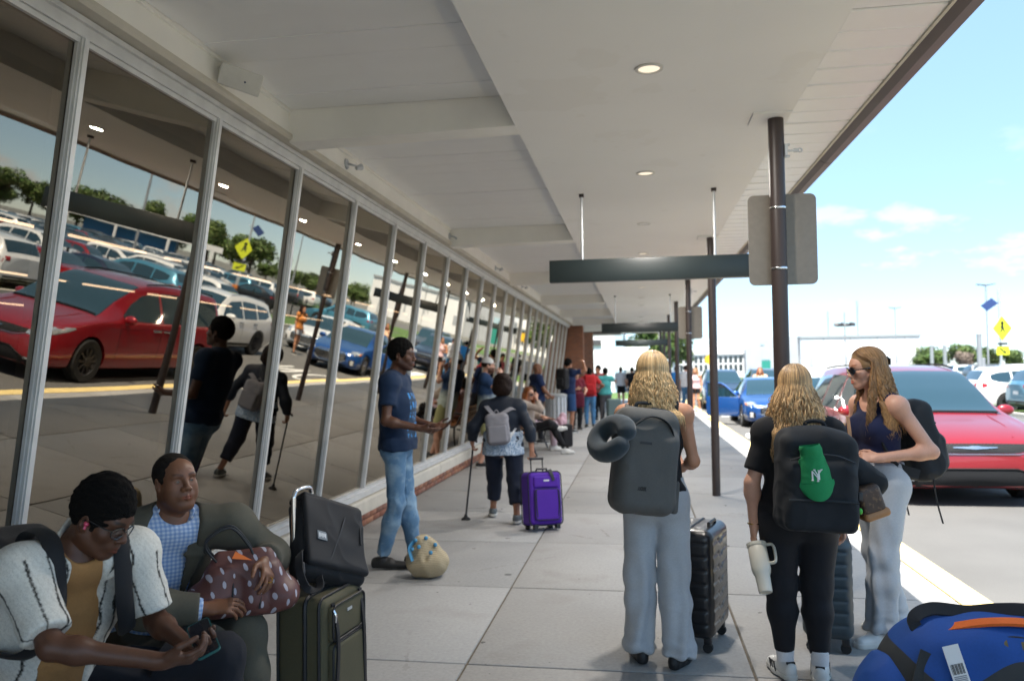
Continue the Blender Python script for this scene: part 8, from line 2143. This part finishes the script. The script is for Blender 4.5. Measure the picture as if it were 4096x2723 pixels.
rb('body', (0, 0, 0), A3(.125, .06, .062), .055, C_BLKPK, t, .006, (.004, 22)); strap([(-.10, 0, .04), (-.16, .03, .13), (-.20, .08, .20)], .018, .004, M_CAMEL, t, 'strap', up=(0, -1, .2))
def mono():
    m = pmat('brown_canvas', (.055, .028, .016), .5, var=.3, vs=30); x, y, z, v = nxyz(m); over(m, nmath(m, 'MULTIPLY', nnoise(m, v, 60, 1, .58, .62), .6), (.16, .09, .04)); return m
t = thing('leather_pouch', 'brown canvas pouch with tan leather base below the black pouch bag', 'pouch', (1.085, 4.08, .945)); t.rotation_euler = (0, R(-18), R(10))
rb('body', (0, 0, 0), A3(.062, .045, .075), .03, mono(), t, .005); rb('base', (.004, -.002, -.07), A3(.066, .048, .022), .018, M_CAMEL, t, .005)

# ---- backpack of the woman in sunglasses
t = thing('backpack', 'dark slouching backpack on the woman in sunglasses', 'backpack', (1.40 + .10, 5.0 + .05, 1.10)); t.rotation_euler = (R(-10), R(0), R(112))
F = Field((-.24, -.36, -.30), (.24, .10, .32), .007); F.rbox((0, -.13, -.0), (.15, .10, .21), .07, .02); F.rbox((0, -.22, -.06), (.12, .05, .11), .045, .04); F.ell((0, -.15, .20), (.13, .09, .06), .05)
fin(F, 'main_bag', C_BLKPK, t, 2, (.010, 13, dict(seed=95)))
for sx in (-1, 1): strap([(sx * .095, -.03, .20), (sx * .115, .02, .275), (sx * .112, .08, .285), (sx * .105, .155, .20), (sx * .11, .175, .08), (sx * .15, .13, -.06), (sx * .165, .0, -.14)], .055, .012, C_BLKPK, t, 'shoulder_strap', up=[(0, -1, .3), (0, 0, 1), (0, .6, .8), (0, 1, 0), (0, 1, 0), (1, 0, 0)])
for sx in (-1, 1): strap([(sx * .13, -.12, -.18), (sx * .135, -.11, -.32), (sx * .14, -.12, -.46)], .012, .003, M_PIPE, t, 'loose_strap', up=(0, 1, 0))
loop(bez([(-.13, -.20, .12), (0, -.24, .15), (.13, -.20, .12)], 5), .005, M_PIPE, t, 'zip', False)

# ---- blue duffel bag in the corner
C_BLUEBAG = fabric('blue_bag', (.010, .060, .26), weave=300, rough=.7); C_ORANGE = fabric('orange_trim', (.60, .12, .02)); C_GREYBAG = fabric('charcoal_bag', (.035, .038, .040), weave=300)
def duffel_mat():
    m = fabric('duffel_two_tone', (.010, .060, .26), weave=300, rough=.7); x, y, z, v = nxyz(m)
    cu = nmath(m, 'MINIMUM', nmath(m, 'ADD', .36, nmath(m, 'MULTIPLY', nmath(m, 'COSINE', nmath(m, 'MULTIPLY', x, 14.0)), .045)), nmath(m, 'SUBTRACT', .405, nmath(m, 'MULTIPLY', nmath(m, 'MAXIMUM', x, 0.0), .85))); fm = nmath(m, 'LESS_THAN', z, cu); over(m, fm, (.033, .036, .038)); return m
t = thing('duffel_bag', 'blue and charcoal duffel bag with orange trim and airline tag', 'duffel bag', (1.43, 3.40, 0)); t.rotation_euler = (0, 0, R(-12)); t.scale = (1.08, 1.08, 1.22)
F = Field((-.48, -.28, -.01), (.55, .28, .62), .008); F.econe((-.26, 0, .24), (.34, 0, .22), (.24, .21), (.24, .21), (0, 0, 1), .03); F.rbox((.04, 0, .16), (.36, .20, .16), .08, .08); F.ell((-.02, 0, .36), (.28, .14, .12), .10); F.cut((0, 0, .004), (0, 0, -1))
fin(F, 'body', duffel_mat(), t, 2, (.009, 9, dict(seed=101)))
F = Field((-.62, -.26, -.01), (-.2, .26, .40), .008); F.ell((-.40, -.04, .18), (.16, .18, .18), .03); F.cut((0, 0, .004), (0, 0, -1)); fin(F, 'end_pocket', C_BLUEBAG, t, 2, (.008, 12, dict(seed=103)))
loop(bez([(-.49, -.14, .10), (-.46, -.16, .20), (-.36, -.19, .24), (-.26, -.20, .22)], 5), .010, C_ORANGE, t, 'orange_piping', False, sq=(1.2, .5)); loop(bez([(-.53, -.08, .06), (-.535, -.05, .18), (-.49, -.06, .25)], 5), .010, C_ORANGE, t, 'orange_piping', False, sq=(1.2, .5)); loop(bez([(-.44, -.18, .06), (-.36, -.20, .13), (-.26, -.21, .14)], 5), .012, C_GREYBAG, t, 'pocket_strap', False, sq=(1.4, .4))
strap([(-.26, -.075, .452), (-.10, -.08, .492), (.05, -.08, .500), (.22, -.08, .476), (.40, -.07, .400)], .036, .010, C_ORANGE, t, 'orange_panel', up=(0, -.3, 1)); loop(bez([(-.28, -.10, .42), (-.15, -.105, .452), (.02, -.105, .463), (.2, -.105, .447), (.36, -.10, .38)], 6), .009, C_DGREYPK, t, 'zip', False, sq=(1.6, .6))
strap([(-.30, -.07, .42), (-.335, -.06, .475), (-.27, -.02, .505), (-.15, .0, .50), (-.05, .0, .515), (.05, .0, .52), (.17, -.01, .50), (.30, -.04, .45), (.42, -.05, .38), (.50, -.05, .26)], .042, .010, C_BLKNY, t, 'shoulder_strap', up=(0, -.8, .6))
strap([(.15, -.05, .52), (.20, -.055, .545), (.28, -.05, .50)], .05, .02, C_ORANGE, t, 'handle_wrap', up=(0, -.4, 1))
strap([(-.30, -.155, .40), (-.335, -.20, .30), (-.345, -.215, .20)], .05, .006, C_GREYBAG, t, 'side_strap', up=(0, -1, 0)); strap([(.09, -.225, .02), (.085, -.232, .12), (.08, -.23, .20)], .055, .008, C_GREYBAG, t, 'front_strap', up=(0, -1, 0))
loop([(.08 + .022 * math.cos(a), -.238, .215 + .022 * math.sin(a)) for a in np.linspace(0, 2 * PI, 13)[:-1]], .006, M_PIPE, t, 'ring')
for x in (-.06, .0): strap([(x, -.115, .46), (x + .003, -.14, .44), (x + .005, -.15, .41)], .018, .005, pmat('olive_pull', (.10, .08, .03), .6), t, 'zip_pull', up=(0, -1, .3))
tg = bpy.data.objects.new('luggage_tag', None); COL.objects.link(tg); tg.parent = t; tg.location = (-.235, -.195, .44); tg.rotation_euler = (R(-18), R(-16), R(4))
mb = MB(); mb.box(-.026, .026, -.001, .001, -.20, 0); mb.build('paper', M_WHITEPL, tg); mb = MB(); 
for k in range(12): mb.box(-.02 + .0034 * k, -.02 + .0034 * k + (.0022 if k % 3 else .001), -.0022, -.0012, -.085, -.055)
mb.build('barcode', M_SIGNB, tg); mb = MB()
for k in range(6): mb.box(-.02, .02, -.0022, -.0012, -.118 + .005 * k, -.115 + .005 * k)
mb.box(-.018, .014, -.0022, -.0012, -.178, -.174); mb.box(-.018, .008, -.0022, -.0012, -.186, -.182); mb.build('print_lines', pmat('print_grey', (.25, .25, .27), .6), tg)

# ---- far luggage and the litter bin
t = thing('small_suitcase', 'small black suitcase by the far bench under a pink cloth', 'suitcase', (-1.50, 15.95, 0), R(-60))
rb('shell', (0, 0, .28), A3(.17, .11, .225), .04, C_BLKNY, t, .01)
for sx in (-1, 1): mb = MB(); mb.cyl((sx * .11 - .012, 0, .03), (sx * .11 + .012, 0, .03), .03, 10); mb.build('wheel', M_BLACKRUB, t)
for z in (.2, .4): mb = MB(); mb.box(-.012, .012, .108, .118, z, z + .025); mb.build('buckle', M_GALV, t)
t = thing('pink_cloth', 'crumpled pale pink cloth on the small black suitcase', 'cloth', (-1.56, 15.88, .60)); F = Field((-.16, -.16, -.18), (.16, .16, .20), .009); F.ell((0, 0, -.04), (.10, .10, .09), .03); F.ell((.03, 0, .05), (.06, .06, .08), .03)
fin(F, 'fold', fabric('pink_cloth', (.62, .40, .46)), t, 1, (.018, 28, dict(seed=5)))
t = thing('litter_bin', 'grey slatted litter bin behind the far bench', 'litter bin', (-1.92, 18.3, 0))
for k in range(16): a = 2 * PI * k / 16; mb = MB(); mb.box(-.032, .032, -.008, .008, .06, .98); mb.build('slat', M_GALV, t, loc=(.24 * math.cos(a), .24 * math.sin(a), 0), rot=(0, 0, a + PI / 2))
mb = MB(); mb.lathe([(0, .05), (.25, .05), (.25, .09), (.225, .09), (.22, .95), (.26, .97), (.265, 1.02), (.16, 1.05), (.15, .98)], n=24); mb.build('liner', M_TRIMG, t)
def bg_pack(label, key, mat, dx=0, sz=1.0):
    p, J = BG[key]; c = J['C'] * .6 + J['N'] * .4; Mz = Matrix.Rotation(p.rotation_euler.z, 3, 'Z'); w_ = Vector(p.location) + Mz @ Vector((0, -.135, c[2] - .06))
    t = thing('backpack', label, 'backpack', w_, p.rotation_euler.z); rb('main_bag', (0, -.08, 0), A3(.15, .09, .24) * sz, .06, mat, t, .012, (.006, 16)); rb('pocket', (0, -.17 * sz, -.08), A3(.11, .03, .10), .025, mat, t, .012)
    for sx in (-1, 1): strap([(sx * .09, .0, .2), (sx * .11, .10, .27), (sx * .11, .22, .2), (sx * .12, .25, .02)], .06, .012, mat, t, 'shoulder_strap', up=[(0, -1, .3), (0, 0, 1), (0, 1, .3)])
bg_pack('black backpack on the tall man raising his arm', 'pack', C_BLKNY, sz=1.1)
bg_pack('bright red backpack on the woman in jeans', 'red', fabric('red_pack', (.42, .02, .025)), sz=1.1)
t = thing('shoulder_bag', 'maroon shoulder bag hanging between the grey haired woman and the red backpack', 'bag', (-1.60, 20.75, .80)); rb('body', (0, 0, 0), A3(.17, .09, .20), .07, fabric('maroon_bag', (.10, .012, .03)), t, .012, (.008, 14)); strap([(-.1, 0, .18), (0, .05, .48), (.1, 0, .18)], .03, .008, C_MAROON, t, 'strap', up=(0, -1, 0))
t = thing('suitcase', 'grey green upright suitcase beside the person in teal', 'suitcase', (-.74, 23.0, 0), R(15)); rb('shell', (0, 0, .40), A3(.20, .13, .34), .05, fabric('greygreen', (.12, .17, .17)), t, .012); mb = MB(); mb.box(-.16, .16, -.10, .10, 0.0, .07); mb.build('wheels_base', M_PIPE, t)
t = thing('suitcase', 'dark suitcase standing beside the man in black tee', 'suitcase', (.02, 33.7, 0), R(15)); rb('shell', (0, 0, .38), A3(.21, .13, .33), .05, C_BLKNY, t, .014); mb = MB(); mb.box(-.16, .16, -.10, .10, 0.0, .07); mb.build('wheels_base', M_PIPE, t)
